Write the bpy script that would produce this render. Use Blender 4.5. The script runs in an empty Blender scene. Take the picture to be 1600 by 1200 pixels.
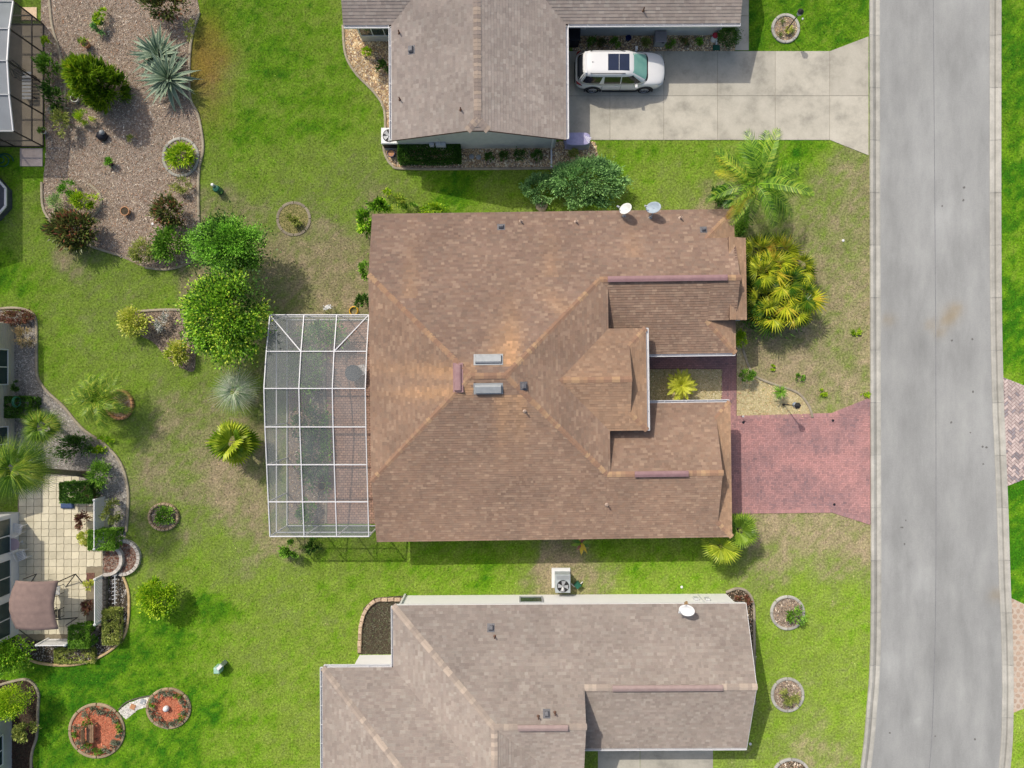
import bpy, math, random
import numpy as np
from mathutils import Vector, Matrix

# ---------------------------------------------------------------- camera, sky, sun, exposure
SC = bpy.context.scene
COL = SC.collection
S, H = 27.5, 40.0          # survey scale of the ground (px per metre) and flying height of the drone (m)
cam_d = bpy.data.cameras.new('camera'); cam = bpy.data.objects.new('camera', cam_d); COL.objects.link(cam)
cam.location = (0, 0, H); cam.rotation_euler = (0, 0, 0)
cam_d.sensor_width = 36; cam_d.lens = 18 / ((800 / S) / H); cam_d.clip_start = 0.5; cam_d.clip_end = 2000
SC.camera = cam
SHX, SHY = 0.535, -0.71    # shadow offset on the ground per metre of height
SUN = Vector((-SHX, -SHY, 1)).normalized()
w = bpy.data.worlds.new('World'); SC.world = w; w.use_nodes = True
nt = w.node_tree; bg = nt.nodes['Background']
sky = nt.nodes.new('ShaderNodeTexSky'); sky.sky_type = 'NISHITA'; sky.sun_disc = False
sky.sun_elevation = math.asin(SUN.z); sky.sun_rotation = math.atan2(SUN.x, SUN.y)
sky.air_density = 1.0; sky.dust_density = 4.0; sky.ozone_density = 0.6
nt.links.new(sky.outputs[0], bg.inputs[0]); bg.inputs[1].default_value = 0.13
sd = bpy.data.lights.new('sun', 'SUN'); sd.energy = 2.65; sd.angle = math.radians(0.5); sd.color = (1, 0.93, 0.82)
so = bpy.data.objects.new('sun', sd); COL.objects.link(so); so.location = SUN * 60
so.rotation_euler = SUN.to_track_quat('Z', 'Y').to_euler()
SC.view_settings.view_transform = 'Standard'; SC.view_settings.look = 'None'
SC.view_settings.exposure = 0.12; SC.view_settings.gamma = 1; SC.view_settings.use_curve_mapping = False
SC.render.engine = 'CYCLES'
SC.cycles.max_bounces = 6; SC.cycles.transparent_max_bounces = 12; SC.cycles.diffuse_bounces = 3

# ---------------------------------------------------------------- helpers
def W(px, py, z=0.0):                       # survey: photo plan + known height -> ground coordinates in metres
    k = (1 - z / H) / S
    return ((px - 800) * k, (600 - py) * k)
def P(px, py, z=0.0):
    x, y = W(px, py, z); return Vector((x, y, z))
def lin(r, g, b):
    f = lambda c: (c / 255 / 12.92) if c / 255 <= 0.04045 else ((c / 255 + 0.055) / 1.055) ** 2.4
    return (f(r), f(g), f(b))
RNG = np.random.default_rng(7); R = random.Random(11)
MATS = {}
def _new(name):
    m = bpy.data.materials.new(name); m.use_nodes = True
    return m, m.node_tree.nodes, m.node_tree.links, m.node_tree.nodes['Principled BSDF']
def mat(name, a, b=None, rough=0.8, scale=6.0, bump=0.0, bscale=None, metal=0.0, tint=False, c=None, detail=6, stretch=None, spec=0.3, coat=0.0, grain=0.0, lo=.3, hi=.7):
    """a/b linear colours mixed by noise in world position; tint=True multiplies by the face attribute 'tint'."""
    if name in MATS: return MATS[name]
    m, n, l, p = _new(name)
    p.inputs['Roughness'].default_value = rough; p.inputs['Metallic'].default_value = metal
    p.inputs['Specular IOR Level'].default_value = spec; p.inputs['Coat Weight'].default_value = coat
    geo = n.new('ShaderNodeNewGeometry'); pos = geo.outputs['Position']
    if stretch:
        mp = n.new('ShaderNodeMapping'); mp.inputs['Scale'].default_value = stretch; l.new(pos, mp.inputs[0]); pos = mp.outputs[0]
    tx = n.new('ShaderNodeTexNoise'); tx.inputs['Scale'].default_value = scale; tx.inputs['Detail'].default_value = detail
    tx.inputs['Roughness'].default_value = 0.65; l.new(pos, tx.inputs['Vector'])
    rp = n.new('ShaderNodeValToRGB'); e = rp.color_ramp.elements
    e[0].position = lo; e[1].position = hi; e[0].color = (*a, 1); e[1].color = (*(b or a), 1)
    if c: x = rp.color_ramp.elements.new(0.5); x.color = (*c, 1)
    l.new(tx.outputs[0], rp.inputs[0]); out = rp.outputs[0]
    if tint:
        at = n.new('ShaderNodeAttribute'); at.attribute_name = 'tint'
        mx = n.new('ShaderNodeMix'); mx.data_type = 'RGBA'; mx.blend_type = 'MULTIPLY'; mx.inputs[0].default_value = 1
        l.new(out, mx.inputs[6]); l.new(at.outputs['Color'], mx.inputs[7]); out = mx.outputs[2]
    if grain:
        t3 = n.new('ShaderNodeTexNoise'); t3.inputs['Scale'].default_value = 14; t3.inputs['Detail'].default_value = 6; t3.inputs['Roughness'].default_value = .8; l.new(geo.outputs['Position'], t3.inputs['Vector'])
        mr = n.new('ShaderNodeMapRange'); mr.inputs[1].default_value = .3; mr.inputs[2].default_value = .7; mr.inputs[3].default_value = 1 - grain; mr.inputs[4].default_value = 1 + grain; l.new(t3.outputs[0], mr.inputs[0])
        vm = n.new('ShaderNodeVectorMath'); vm.operation = 'SCALE'; l.new(out, vm.inputs[0]); l.new(mr.outputs[0], vm.inputs['Scale']); out = vm.outputs[0]
    l.new(out, p.inputs['Base Color'])
    if bump:
        t2 = n.new('ShaderNodeTexNoise'); t2.inputs['Scale'].default_value = bscale or scale * 6; t2.inputs['Detail'].default_value = 4
        l.new(geo.outputs['Position'], t2.inputs['Vector'])
        bp = n.new('ShaderNodeBump'); bp.inputs['Strength'].default_value = bump; bp.inputs['Distance'].default_value = 0.02
        l.new(t2.outputs[0], bp.inputs['Height']); l.new(bp.outputs[0], p.inputs['Normal'])
    MATS[name] = m; return m
def leafmat(name, dark, light, trans=0.3, rough=0.5, third=None, gn=1.8):
    if name in MATS: return MATS[name]
    dark, light = [tuple(min(.8, c * gn) for c in q) for q in (dark, light)]; third = tuple(min(.8, c * gn) for c in third) if third else None
    m, n, l, p = _new(name)
    at = n.new('ShaderNodeAttribute'); at.attribute_name = 'tint'
    rp = n.new('ShaderNodeValToRGB'); e = rp.color_ramp.elements
    e[0].position = 0.1; e[1].position = 0.9 if not third else 0.7; e[0].color = (*dark, 1); e[1].color = (*light, 1)
    if third: x = e.new(0.95); x.color = (*third, 1)
    l.new(at.outputs['Fac'], rp.inputs[0]); l.new(rp.outputs[0], p.inputs['Base Color'])
    p.inputs['Roughness'].default_value = rough; p.inputs['Specular IOR Level'].default_value = 0.35
    tr = n.new('ShaderNodeBsdfTranslucent'); l.new(rp.outputs[0], tr.inputs[0])
    ms = n.new('ShaderNodeMixShader'); ms.inputs[0].default_value = trans
    l.new(p.outputs[0], ms.inputs[1]); l.new(tr.outputs[0], ms.inputs[2]); l.new(ms.outputs[0], n['Material Output'].inputs[0])
    MATS[name] = m; return m
def colmat(name, rough=0.9, amt=0.25, scale=30, bump=0.3, trans=0.0):
    """colour straight from the attribute 'tint' (RGB) with fine grain"""
    if name in MATS: return MATS[name]
    m, n, l, p = _new(name)
    at = n.new('ShaderNodeAttribute'); at.attribute_name = 'tint'
    geo = n.new('ShaderNodeNewGeometry')
    tx = n.new('ShaderNodeTexNoise'); tx.inputs['Scale'].default_value = scale; tx.inputs['Detail'].default_value = 5
    l.new(geo.outputs['Position'], tx.inputs['Vector'])
    mr = n.new('ShaderNodeMapRange'); mr.inputs[1].default_value = 0.25; mr.inputs[2].default_value = 0.75
    mr.inputs[3].default_value = 1 - amt; mr.inputs[4].default_value = 1 + amt; l.new(tx.outputs[0], mr.inputs[0])
    mx = n.new('ShaderNodeVectorMath'); mx.operation = 'SCALE'; l.new(at.outputs['Color'], mx.inputs[0]); l.new(mr.outputs[0], mx.inputs['Scale'])
    l.new(mx.outputs[0], p.inputs['Base Color']); p.inputs['Roughness'].default_value = rough; p.inputs['Specular IOR Level'].default_value = 0.15; p.inputs['Diffuse Roughness'].default_value = 1.0
    if bump:
        bp = n.new('ShaderNodeBump'); bp.inputs['Strength'].default_value = bump; bp.inputs['Distance'].default_value = 0.02
        l.new(tx.outputs[0], bp.inputs['Height']); l.new(bp.outputs[0], p.inputs['Normal'])
    if trans:
        tr = n.new('ShaderNodeBsdfTranslucent'); l.new(mx.outputs[0], tr.inputs[0])
        ms = n.new('ShaderNodeMixShader'); ms.inputs[0].default_value = trans
        l.new(p.outputs[0], ms.inputs[1]); l.new(tr.outputs[0], ms.inputs[2]); l.new(ms.outputs[0], n['Material Output'].inputs[0])
    MATS[name] = m; return m
def screenmat(name, col, alpha):
    m, n, l, p = _new(name)
    p.inputs['Base Color'].default_value = (*col, 1); p.inputs['Roughness'].default_value = 0.6
    tr = n.new('ShaderNodeBsdfTransparent'); ms = n.new('ShaderNodeMixShader')
    geo = n.new('ShaderNodeNewGeometry'); tx = n.new('ShaderNodeTexNoise'); tx.inputs['Scale'].default_value = 0.6; tx.inputs['Detail'].default_value = 5
    l.new(geo.outputs['Position'], tx.inputs['Vector'])
    mr = n.new('ShaderNodeMapRange'); mr.inputs[1].default_value = 0.3; mr.inputs[2].default_value = 0.7
    mr.inputs[3].default_value = alpha - 0.07; mr.inputs[4].default_value = alpha + 0.07
    l.new(tx.outputs[0], mr.inputs[0]); l.new(mr.outputs[0], ms.inputs[0])
    l.new(tr.outputs[0], ms.inputs[1]); l.new(p.outputs[0], ms.inputs[2]); l.new(ms.outputs[0], n['Material Output'].inputs[0])
    MATS[name] = m; return m

ORG = {}
def props(o, label=None, cat=None, group=None, kind=None):
    if label: o['label'] = label
    if cat: o['category'] = cat
    if group: o['group'] = group
    if kind: o['kind'] = kind
    return o
def thing(name, label, cat, loc=(0, 0, 0), group=None, kind=None):
    o = bpy.data.objects.new(name, None); COL.objects.link(o); o.location = loc; o.empty_display_size = 0.2
    ORG[o.name] = Vector(loc); return props(o, label, cat, group, kind)
def org(o): return ORG.get(o.name, Vector((0, 0, 0))) if o is not None else Vector((0, 0, 0))
def link(name, me, parent=None, loc=None):
    o = bpy.data.objects.new(name, me); COL.objects.link(o)
    if parent is not None: o.parent = parent; ORG[o.name] = org(parent)
    else: ORG[o.name] = Vector(loc or (0, 0, 0)); o.location = ORG[o.name]
    return o
def inst(name, me, parent, mtx):            # a piece that shares its mesh; mtx is world placement
    o = bpy.data.objects.new(name, me); COL.objects.link(o); o.parent = parent
    ORG[o.name] = org(parent); o.matrix_basis = Matrix.Translation(-org(parent)) @ mtx; return o
def npmesh(name, v, f, mats, tint=None, smooth=False, midx=None):
    v = np.asarray(v, dtype=np.float32).reshape(-1, 3); f = np.asarray(f, dtype=np.int32); n, k = f.shape
    me = bpy.data.meshes.new(name)
    me.vertices.add(len(v)); me.vertices.foreach_set('co', v.ravel())
    me.loops.add(n * k); me.loops.foreach_set('vertex_index', f.ravel())
    me.polygons.add(n); me.polygons.foreach_set('loop_start', np.arange(0, n * k, k, dtype=np.int32))
    for m in (mats if isinstance(mats, (list, tuple)) else [mats]): me.materials.append(m)
    if midx is not None: me.polygons.foreach_set('material_index', np.asarray(midx, dtype=np.int32))
    if smooth: me.polygons.foreach_set('use_smooth', np.ones(n, dtype=bool))
    me.update(calc_edges=True)
    if tint is not None: settint(me, tint)
    return me
def settint(me, tint):
    t = np.asarray(tint, dtype=np.float32)
    if t.ndim == 1: t = np.repeat(t[:, None], 3, 1)
    a = me.attributes.new('tint', 'FLOAT_COLOR', 'FACE')
    a.data.foreach_set('color', np.c_[t, np.ones(len(t), dtype=np.float32)].ravel())
class MB:
    """collects faces of one object"""
    def __init__(s): s.v = []; s.f = []; s.t = []; s.m = []; s.tint = 1.0; s.mi = 0
    def add(s, vs, fs):
        b = len(s.v); s.v += [tuple(x) for x in vs]
        for f in fs: s.f.append(tuple(i + b for i in f)); s.t.append(s.tint); s.m.append(s.mi)
        return s
    def box(s, x0, y0, z0, x1, y1, z1, bottom=True):
        v = [(x0, y0, z0), (x1, y0, z0), (x1, y1, z0), (x0, y1, z0), (x0, y0, z1), (x1, y0, z1), (x1, y1, z1), (x0, y1, z1)]
        f = [(4, 5, 6, 7), (0, 1, 5, 4), (1, 2, 6, 5), (2, 3, 7, 6), (3, 0, 4, 7)]
        if bottom: f.append((3, 2, 1, 0))
        return s.add(v, f)
    def bevbox(s, x0, y0, z0, x1, y1, z1, b=0.02):
        r = lambda d, z: [(x0 + d, y0 + d, z), (x1 - d, y0 + d, z), (x1 - d, y1 - d, z), (x0 + d, y1 - d, z)]
        v = r(0, z0) + r(0, z1 - b) + r(b, z1)
        f = [(8, 9, 10, 11), (3, 2, 1, 0)]
        for k in (0, 4):
            for i in range(4): f.append((k + i, k + (i + 1) % 4, k + 4 + (i + 1) % 4, k + 4 + i))
        return s.add(v, f)
    def prism(s, poly, z0, z1, bottom=False):
        n = len(poly); v = [(p[0], p[1], z0) for p in poly] + [(p[0], p[1], z1) for p in poly]
        f = [tuple(range(n, 2 * n))] + [(i, (i + 1) % n, n + (i + 1) % n, n + i) for i in range(n)]
        if bottom: f.append(tuple(range(n - 1, -1, -1)))
        return s.add(v, f)
    def tube(s, pts, r, n=8, cap=True):
        pts = [Vector(p) for p in pts]; r = r if isinstance(r, (list, tuple)) else [r] * len(pts); vs = []
        for i, p in enumerate(pts):
            d = (pts[min(i + 1, len(pts) - 1)] - pts[max(i - 1, 0)]).normalized()
            a = d.orthogonal().normalized() if i == 0 else (a - d * a.dot(d)).normalized()
            b = d.cross(a)
            vs += [p + (a * math.cos(k * 2 * math.pi / n) + b * math.sin(k * 2 * math.pi / n)) * r[i] for k in range(n)]
        f = []
        for i in range(len(pts) - 1):
            for k in range(n): f.append((i * n + k, i * n + (k + 1) % n, (i + 1) * n + (k + 1) % n, (i + 1) * n + k))
        if cap: f.append(tuple(range(n - 1, -1, -1))); f.append(tuple(range(len(vs) - n, len(vs))))
        return s.add(vs, f)
    def lathe(s, cx, cy, prof, n=20, cap=True):       # prof: (radius, z) bottom -> top
        vs = []
        for r, z in prof: vs += [(cx + r * math.cos(k * 2 * math.pi / n), cy + r * math.sin(k * 2 * math.pi / n), z) for k in range(n)]
        f = []
        for i in range(len(prof) - 1):
            for k in range(n): f.append((i * n + k, i * n + (k + 1) % n, (i + 1) * n + (k + 1) % n, (i + 1) * n + k))
        if cap: f.append(tuple(range(len(vs) - n, len(vs))))
        return s.add(vs, f)
    def beam(s, p0, p1, wd, ht):                      # rectangular bar, ht measured along z (or sideways when upright)
        p0, p1 = Vector(p0), Vector(p1); d = (p1 - p0).normalized()
        up = Vector((0, 0, 1)) if abs(d.z) < 0.95 else Vector((0, 1, 0))
        a = d.cross(up).normalized() * wd / 2; b = a.cross(d).normalized() * ht / 2
        v = [p + q for p in (p0, p1) for q in (a + b, b - a, -a - b, a - b)]
        return s.add(v, [(0, 1, 2, 3), (7, 6, 5, 4)] + [(i, i + 4, (i + 1) % 4 + 4, (i + 1) % 4) for i in range(4)])
    def mesh(s, name, mats, o=(0, 0, 0), smooth=False):
        me = bpy.data.meshes.new(name); o = Vector(o)
        me.from_pydata([(x - o.x, y - o.y, z - o.z) for x, y, z in s.v], [], s.f)
        for m in (mats if isinstance(mats, (list, tuple)) else [mats]): me.materials.append(m)
        me.polygons.foreach_set('material_index', s.m)
        if smooth: me.polygons.foreach_set('use_smooth', [True] * len(s.f))
        t = [x if isinstance(x, (tuple, list)) else (x, x, x) for x in s.t]; settint(me, t); me.update(); return me
    def build(s, name, mats, parent=None, loc=None, smooth=False):
        if parent is not None: return link(name, s.mesh(name, mats, org(parent), smooth), parent)
        o = Vector(loc or (0, 0, 0)); return link(name, s.mesh(name, mats, o, smooth), None, o)
def spline(pts, n=6, closed=False):          # Catmull-Rom through 2-D points
    out = []; m = len(pts); rng = range(m) if closed else range(m - 1)
    g = (lambda i: pts[i % m]) if closed else (lambda i: pts[max(0, min(m - 1, i))])
    for i in rng:
        p0, p1, p2, p3 = [np.array(g(i + d), dtype=float) for d in (-1, 0, 1, 2)]
        for k in range(n):
            t = k / n; out.append(tuple(0.5 * (2 * p1 + (p2 - p0) * t + (2 * p0 - 5 * p1 + 4 * p2 - p3) * t * t + (3 * p1 - p0 - 3 * p2 + p3) * t ** 3)))
    if not closed: out.append(tuple(pts[-1]))
    return out
def gpts(pp, n=0, closed=False):             # pixel outline -> ground outline (optionally smoothed)
    q = [W(x, y) for x, y in pp]
    return spline(q, n, closed) if n else q
def inpoly(x, y, poly):
    r = np.zeros(len(x), dtype=bool); n = len(poly); j = n - 1
    for i in range(n):
        xi, yi = poly[i][0], poly[i][1]; xj, yj = poly[j][0], poly[j][1]
        if yi != yj:
            c = ((yi > y) != (yj > y)) & (x < (xj - xi) * (y - yi) / (yj - yi) + xi); r ^= c
        j = i
    return r
def circle(cx, cy, r, n=28, sy=1.0): return [(cx + r * math.cos(k * 2 * math.pi / n), cy + r * sy * math.sin(k * 2 * math.pi / n)) for k in range(n)]
def ccw(poly):
    a = sum(poly[i - 1][0] * poly[i][1] - poly[i][0] * poly[i - 1][1] for i in range(len(poly)))
    return list(poly) if a > 0 else list(poly)[::-1]
def sweep(mb, path, prof, closed=False):     # prof: list of (offset to the left, z)
    n = len(path); k = len(prof); vs = []
    for i in range(n):
        a = np.array(path[(i - 1) % n if closed else max(i - 1, 0)]); b = np.array(path[(i + 1) % n if closed else min(i + 1, n - 1)])
        d = b - a; d = d / (np.linalg.norm(d) + 1e-9); nn = np.array((-d[1], d[0]))
        vs += [(path[i][0] + nn[0] * o, path[i][1] + nn[1] * o, z) for o, z in prof]
    f = []
    for i in range(n if closed else n - 1):
        for j in range(k - 1):
            a = i * k + j; b = ((i + 1) % n) * k + j; f.append((a, a + 1, b + 1, b)[::-1])
    if not closed: f += [tuple(range(k)), tuple(range((n - 1) * k + k - 1, (n - 1) * k - 1, -1))]
    mb.add(vs, f)
def _h(ix, iy, s): 
    n = (ix.astype(np.int64) * 374761393 + iy.astype(np.int64) * 668265263 + s * 974711) & 0x7fffffff
    n = ((n ^ (n >> 13)) * 1274126177) & 0x7fffffff
    return ((n ^ (n >> 16)) & 0xffff) / 65535.0
def vnoise(x, y, s=0):
    ix, iy = np.floor(x), np.floor(y); fx, fy = x - ix, y - iy; fx = fx * fx * (3 - 2 * fx); fy = fy * fy * (3 - 2 * fy)
    a, b, c, d = _h(ix, iy, s), _h(ix + 1, iy, s), _h(ix, iy + 1, s), _h(ix + 1, iy + 1, s)
    return (a * (1 - fx) + b * fx) * (1 - fy) + (c * (1 - fx) + d * fx) * fy
def fbm(x, y, s=0, o=4):
    r = 0; a = 0.5; t = 0
    for k in range(o): r = r + a * vnoise(x * 2 ** k, y * 2 ** k, s + k); t += a; a *= 0.6
    return r / t
def clip(sub, cl):                            # convex 2-D clip (clip polygon counter-clockwise)
    out = sub
    for i in range(len(cl)):
        a, b = cl[i - 1], cl[i]; ex, ey = b[0] - a[0], b[1] - a[1]; inp = out; out = []
        if not inp: return []
        sd = [ex * (p[1] - a[1]) - ey * (p[0] - a[0]) for p in inp]
        for j in range(len(inp)):
            p, q, sp, sq = inp[j - 1], inp[j], sd[j - 1], sd[j]
            if (sp >= 0) != (sq >= 0):
                t = sp / (sp - sq); out.append((p[0] + (q[0] - p[0]) * t, p[1] + (q[1] - p[1]) * t))
            if sq >= 0: out.append(q)
    return out
def norm(a): return a / (np.linalg.norm(a, axis=-1, keepdims=True) + 1e-9)

# ---------------------------------------------------------------- materials
M_conc = mat('concrete', lin(150, 146, 135), lin(191, 186, 172), 0.9, 0.75, 0.15, 40, tint=True, c=lin(181, 176, 162), detail=10, grain=.08, lo=.30, hi=.66)
M_kerb = mat('kerb_concrete', lin(164, 162, 153), lin(196, 193, 183), 0.9, 1.3, 0.2, 40, tint=True, grain=.1)
M_edge = mat('weathered_edging', lin(138, 128, 110), lin(176, 166, 146), 0.95, 2.5, 0.3, 40, tint=True)
M_white = mat('white_paint', (0.72, 0.72, 0.71), (0.78, 0.78, 0.77), 0.5, 3)
M_alu = mat('white_aluminium', (0.66, 0.66, 0.67), (0.70, 0.70, 0.71), 0.4, 3)
M_stucco = mat('stucco', (0.56, 0.56, 0.54), (0.64, 0.64, 0.62), 0.9, 2, 0.1, 60)
M_beige = mat('beige_siding', lin(186, 180, 164), lin(200, 194, 178), 0.8, 2)
M_mulch = mat('mulch_soil', lin(116, 102, 90), lin(166, 150, 136), 1, 5, 0.5, 40)
M_soil = mat('dark_soil', lin(50, 44, 36), lin(88, 78, 62), 1, 6, 0.5, 40)
M_wood = mat('bark', lin(92, 80, 68), lin(136, 122, 106), 0.9, 10, 0.4, 40)
M_glass = mat('window_glass', (0.02, 0.045, 0.045), (0.03, 0.06, 0.06), 0.08, 2, spec=0.6)
M_black = mat('black_metal', (0.02, 0.02, 0.022), (0.035, 0.035, 0.035), 0.5, 5)
M_dark = mat('dark_plastic', (0.012, 0.013, 0.02), (0.02, 0.022, 0.03), 0.5, 5)
M_grey = mat('grey_metal', (0.3, 0.32, 0.33), (0.38, 0.4, 0.41), 0.5, 5)
M_lgrey = mat('light_grey_metal', (0.5, 0.52, 0.54), (0.6, 0.62, 0.63), 0.45, 5)
M_terra = mat('terracotta', lin(170, 120, 85), lin(196, 150, 112), 0.85, 8)
M_chip = colmat('chips', 0.95, 0.2, 30, 0)
M_bronze = mat('dark_bronze_metal', (0.035, 0.03, 0.026), (0.05, 0.045, 0.04), 0.5, 4)
M_pink = mat('mauve_metal', lin(138, 108, 110), lin(154, 124, 124), 0.5, 3)
M_blue = mat('blue_glaze', (0.012, 0.02, 0.08), (0.02, 0.03, 0.12), 0.25, 6)
M_green = mat('green_plastic', lin(30, 84, 66), lin(44, 104, 84), 0.45, 6)
# ---------------------------------------------------------------- ground: lawn colours surveyed as greenness samples (px, py, greenness)
GS = np.array([(340,30,.85),(420,100,.84),(500,180,.8),(323,120,.42),(318,90,.5),(380,210,.8),(420,280,.58),(340,325,.38),(460,400,.27),(540,300,.5),(540,400,.3),(520,450,.25),
(650,310,.55),(700,290,.9),(780,320,.55),(1010,270,.62),(1060,300,.5),(1000,235,.75),(1100,235,.64),(1250,240,.92),(1220,250,.8),(1330,275,.35),(1290,300,.4),(1230,330,.42),(1300,400,.3),(1340,350,.36),(1300,500,.27),
(1250,560,.25),(1340,560,.32),(1300,600,.27),(1200,560,.25),(1230,830,.18),(1300,830,.18),(1340,860,.2),(1220,880,.3),(1310,885,.35),(1340,930,.66),(1250,920,.6),(1320,1000,.6),(1290,1060,.52),(1200,1150,.52),
(1340,1100,.6),(1260,1170,.4),(1000,900,.74),(950,860,.8),(1080,890,.66),(850,880,.15),(870,870,.12),(930,905,.3),(760,890,.78),(700,880,.68),(600,890,.66),(520,880,.6),(430,900,.58),(470,950,.6),(540,930,.65),(440,1050,.57),(470,1150,.55),
(400,1000,.52),(390,880,.4),(350,760,.14),(390,800,.18),(430,860,.32),(330,870,.5),(340,700,.25),(310,630,.42),(280,700,.42),(270,640,.32),(240,740,.36),(250,580,.5),(200,600,.6),(150,560,.55),(180,690,.6),(100,460,.6),
(60,430,.7),(20,420,.9),(130,420,.36),(100,410,.24),(180,440,.48),(230,430,.52),(250,460,.6),(300,440,.25),(150,500,.5),(90,550,.66),(40,320,.58),(45,380,.5),(300,590,.52),(320,880,.7),(230,870,.45),(270,900,.6),(330,950,.92),
(250,1000,.9),(100,1060,.97),(200,1060,.92),(330,1100,.9),(280,1180,.92),(80,1130,.92),(100,1180,.92),(1200,30,.86),(1330,30,.88),(1340,60,.84),(1580,100,.92),(1580,300,.92),(1580,500,.95),(1590,800,.98),(1590,900,1.),(1590,1160,.6),
(400,1100,.7),(360,1150,.7),(300,820,.45),(590,310,.42),(560,470,.22),(340,250,.66),(40,270,.8),(900,860,.3),(820,860,.7),(700,860,.75),(1180,1000,.62),(1210,600,.15),(1070,600,.2),(1120,330,.3),(490,410,.22),(300,840,.4)], dtype=float)
GS[:, 2] = np.where(GS[:, 2] < .44, np.maximum(GS[:, 2] - .11, 0), GS[:, 2])
PAL = np.array([lin(176,161,132), lin(154,151,108), lin(132,152,72), lin(138,163,62), lin(113,157,28), lin(58,118,17)])
def green_field(x, y):
    g = np.zeros_like(x); wsum = np.zeros_like(x) + 1e-9
    gx, gy = (GS[:, 0] - 800) / S, (600 - GS[:, 1]) / S
    for i in range(len(GS)):
        d2 = (x - gx[i]) ** 2 + (y - gy[i]) ** 2
        ww = 1 / (d2 + 0.35) ** 1.6; g += ww * GS[i, 2]; wsum += ww
    return g / wsum
def lawn_colour(x, y, jitter=None):
    wx = x + (fbm(x * .8, y * .8, 31) - .5) * 1.6; wy = y + (fbm(x * .8, y * .8, 47) - .5) * 1.6
    g = green_field(wx, wy)
    g = g + (fbm(x * 1.3, y * 1.3, 3, 5) - .5) * 0.42 + (vnoise(x * 6, y * 6, 9) - .5) * 0.3
    if jitter is not None: g = g + jitter
    g = np.clip(g, 0, 1) * 5; i = np.minimum(g.astype(int), 4); f = (g - i)[:, None]
    c = PAL[i] * (1 - f) + PAL[i + 1] * f
    bx, by = (322 - 800) / S, (600 - 100) / S; m = np.exp(-((wx - bx) / 1.3) ** 2 - ((wy - by) / 2.6) ** 2)[:, None] * .75      # scorched orange strip by the bark garden
    c = c * (1 - m) + np.array(lin(164, 126, 62)) * m
    return c * (0.8 + 0.4 * fbm(x * 2.2, y * 2.2, 77, 4))[:, None]

# ---- outlines (ground level)
ROADW = [(1358,-200),(1358,0),(1359,500),(1360,800),(1360,960),(1358,1050),(1354,1100),(1350,1150),(1344,1200),(1318,1400)]
ROADE = [(1564,-200),(1563,0),(1563,400),(1566,600),(1570,700),(1574,800),(1577,900),(1581,1000),(1582,1100),(1577,1200),(1552,1400)]
gw, ge = gpts(ROADW, 8), gpts(ROADE, 8)
DRIVE = [(1120,652),(1302,647),(1360,622),(1360,819),(1298,799),(1120,801)]
WALK1 = [(1000,545),(1151,545),(1151,577),(1000,577)]
WALK2 = [(1127,577),(1151,577),(1151,655),(1127,655)]
NDRIVE = [(880,79),(1295,82),(1358,58),(1358,243),(1300,219),(880,219)]
NWALK = [(1148,-60),(1170,-60),(1170,80),(1148,80)]
SDRIVE = [(934,1150),(1114,1150),(1114,1300),(934,1300)]
EDRIVE = [(1563,588),(1720,650),(1720,700),(1572,760)]
EDRIVE2 = [(1579,934),(1720,1000),(1720,1060),(1581,1114)]
BARK = spline([(66,-30),(64,30),(66,75),(70,150),(70,200),(72,240),(68,285),(72,330),(100,365),(140,384),(190,402),(228,418),(262,421),(296,411),(313,392),(311,345),(311,270),(318,230),(310,180),(298,155),(296,110),(300,60),(312,20),(300,-30)], 4)
BED = dict(
 sago=[(1005,577),(1128,577),(1128,640),(1005,640)],
 front=spline([(1151,525),(1160,552),(1175,583),(1205,599),(1243,612),(1262,632),(1268,651),(1151,652)], 1),
 crot=spline([(212,487),(260,484),(290,487),(302,520),(305,575),(290,578),(262,560),(240,535),(215,520)], 4, True),
 pebble=spline([(-20,498),(40,488),(55,500),(57,560),(60,590),(75,612),(100,635),(130,670),(165,695),(190,725),(201,770),(196,840),(185,860),(160,862),(150,780),(120,760),(60,770),(10,760),(10,640)], 3, True),
 patiobed=spline([(172,895),(190,900),(200,935),(196,985),(175,1012),(140,1030),(100,1037),(60,1032),(40,1020),(20,1000),(120,1000),(165,960)], 3, True),
 corner=spline([(-20,1076),(20,1064),(45,1062),(60,1080),(60,1110),(58,1150),(50,1180),(50,1230),(-20,1230)], 3, True),
 sbed=spline([(635,930),(585,934),(568,950),(561,985),(560,1022),(640,1022)], 1),
 ncorn=spline([(1134,925),(1152,919),(1170,925),(1180,945),(1181,990),(1181,1100),(1140,1100)], 1),
 nwest=spline([(536,40),(540,85),(556,115),(585,145),(600,170),(602,205),(600,235),(612,258),(635,264),(900,262),(935,245),(930,222),(860,222),(650,222),(640,60),(640,40)], 1),
 ngar=[(895,50),(1148,50),(1148,80),(895,80)],
)
RINGS = dict(fern=(283,246,27,29), grassring=(459,342,25,25), palmring=(188,632,20,22), ring2=(257,807,22,20), mulch1=(152,1141,42,41), mulch2=(264,1106,33,30),
 s1=(1230,957,25,25), s2=(1230,1085,24,25), ntop=(1227,45,20,21), s3=(1236,1206,26,20))
PATIO = [(28,740),(132,740),(165,790),(166,868),(172,895),(166,960),(120,1000),(30,1000)]
CAGEF = [(449,520),(560,520),(560,821),(449,821)]
EX = [gpts(p) for p in (DRIVE, WALK1, WALK2, NDRIVE, NWALK, SDRIVE, EDRIVE, EDRIVE2, PATIO, CAGEF, BARK)] + [gpts(p) for p in BED.values()]
EX += [gw + ge[::-1]] + [[(W(a, b)[0] + r / S * math.cos(t * .3), W(a, b)[1] + q / S * math.sin(t * .3)) for t in range(21)] for a, b, r, q in RINGS.values()]
EX += [gpts([(0,0),(66,39),(73,228),(68,262),(-10,262),(-10,0)])]

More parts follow.
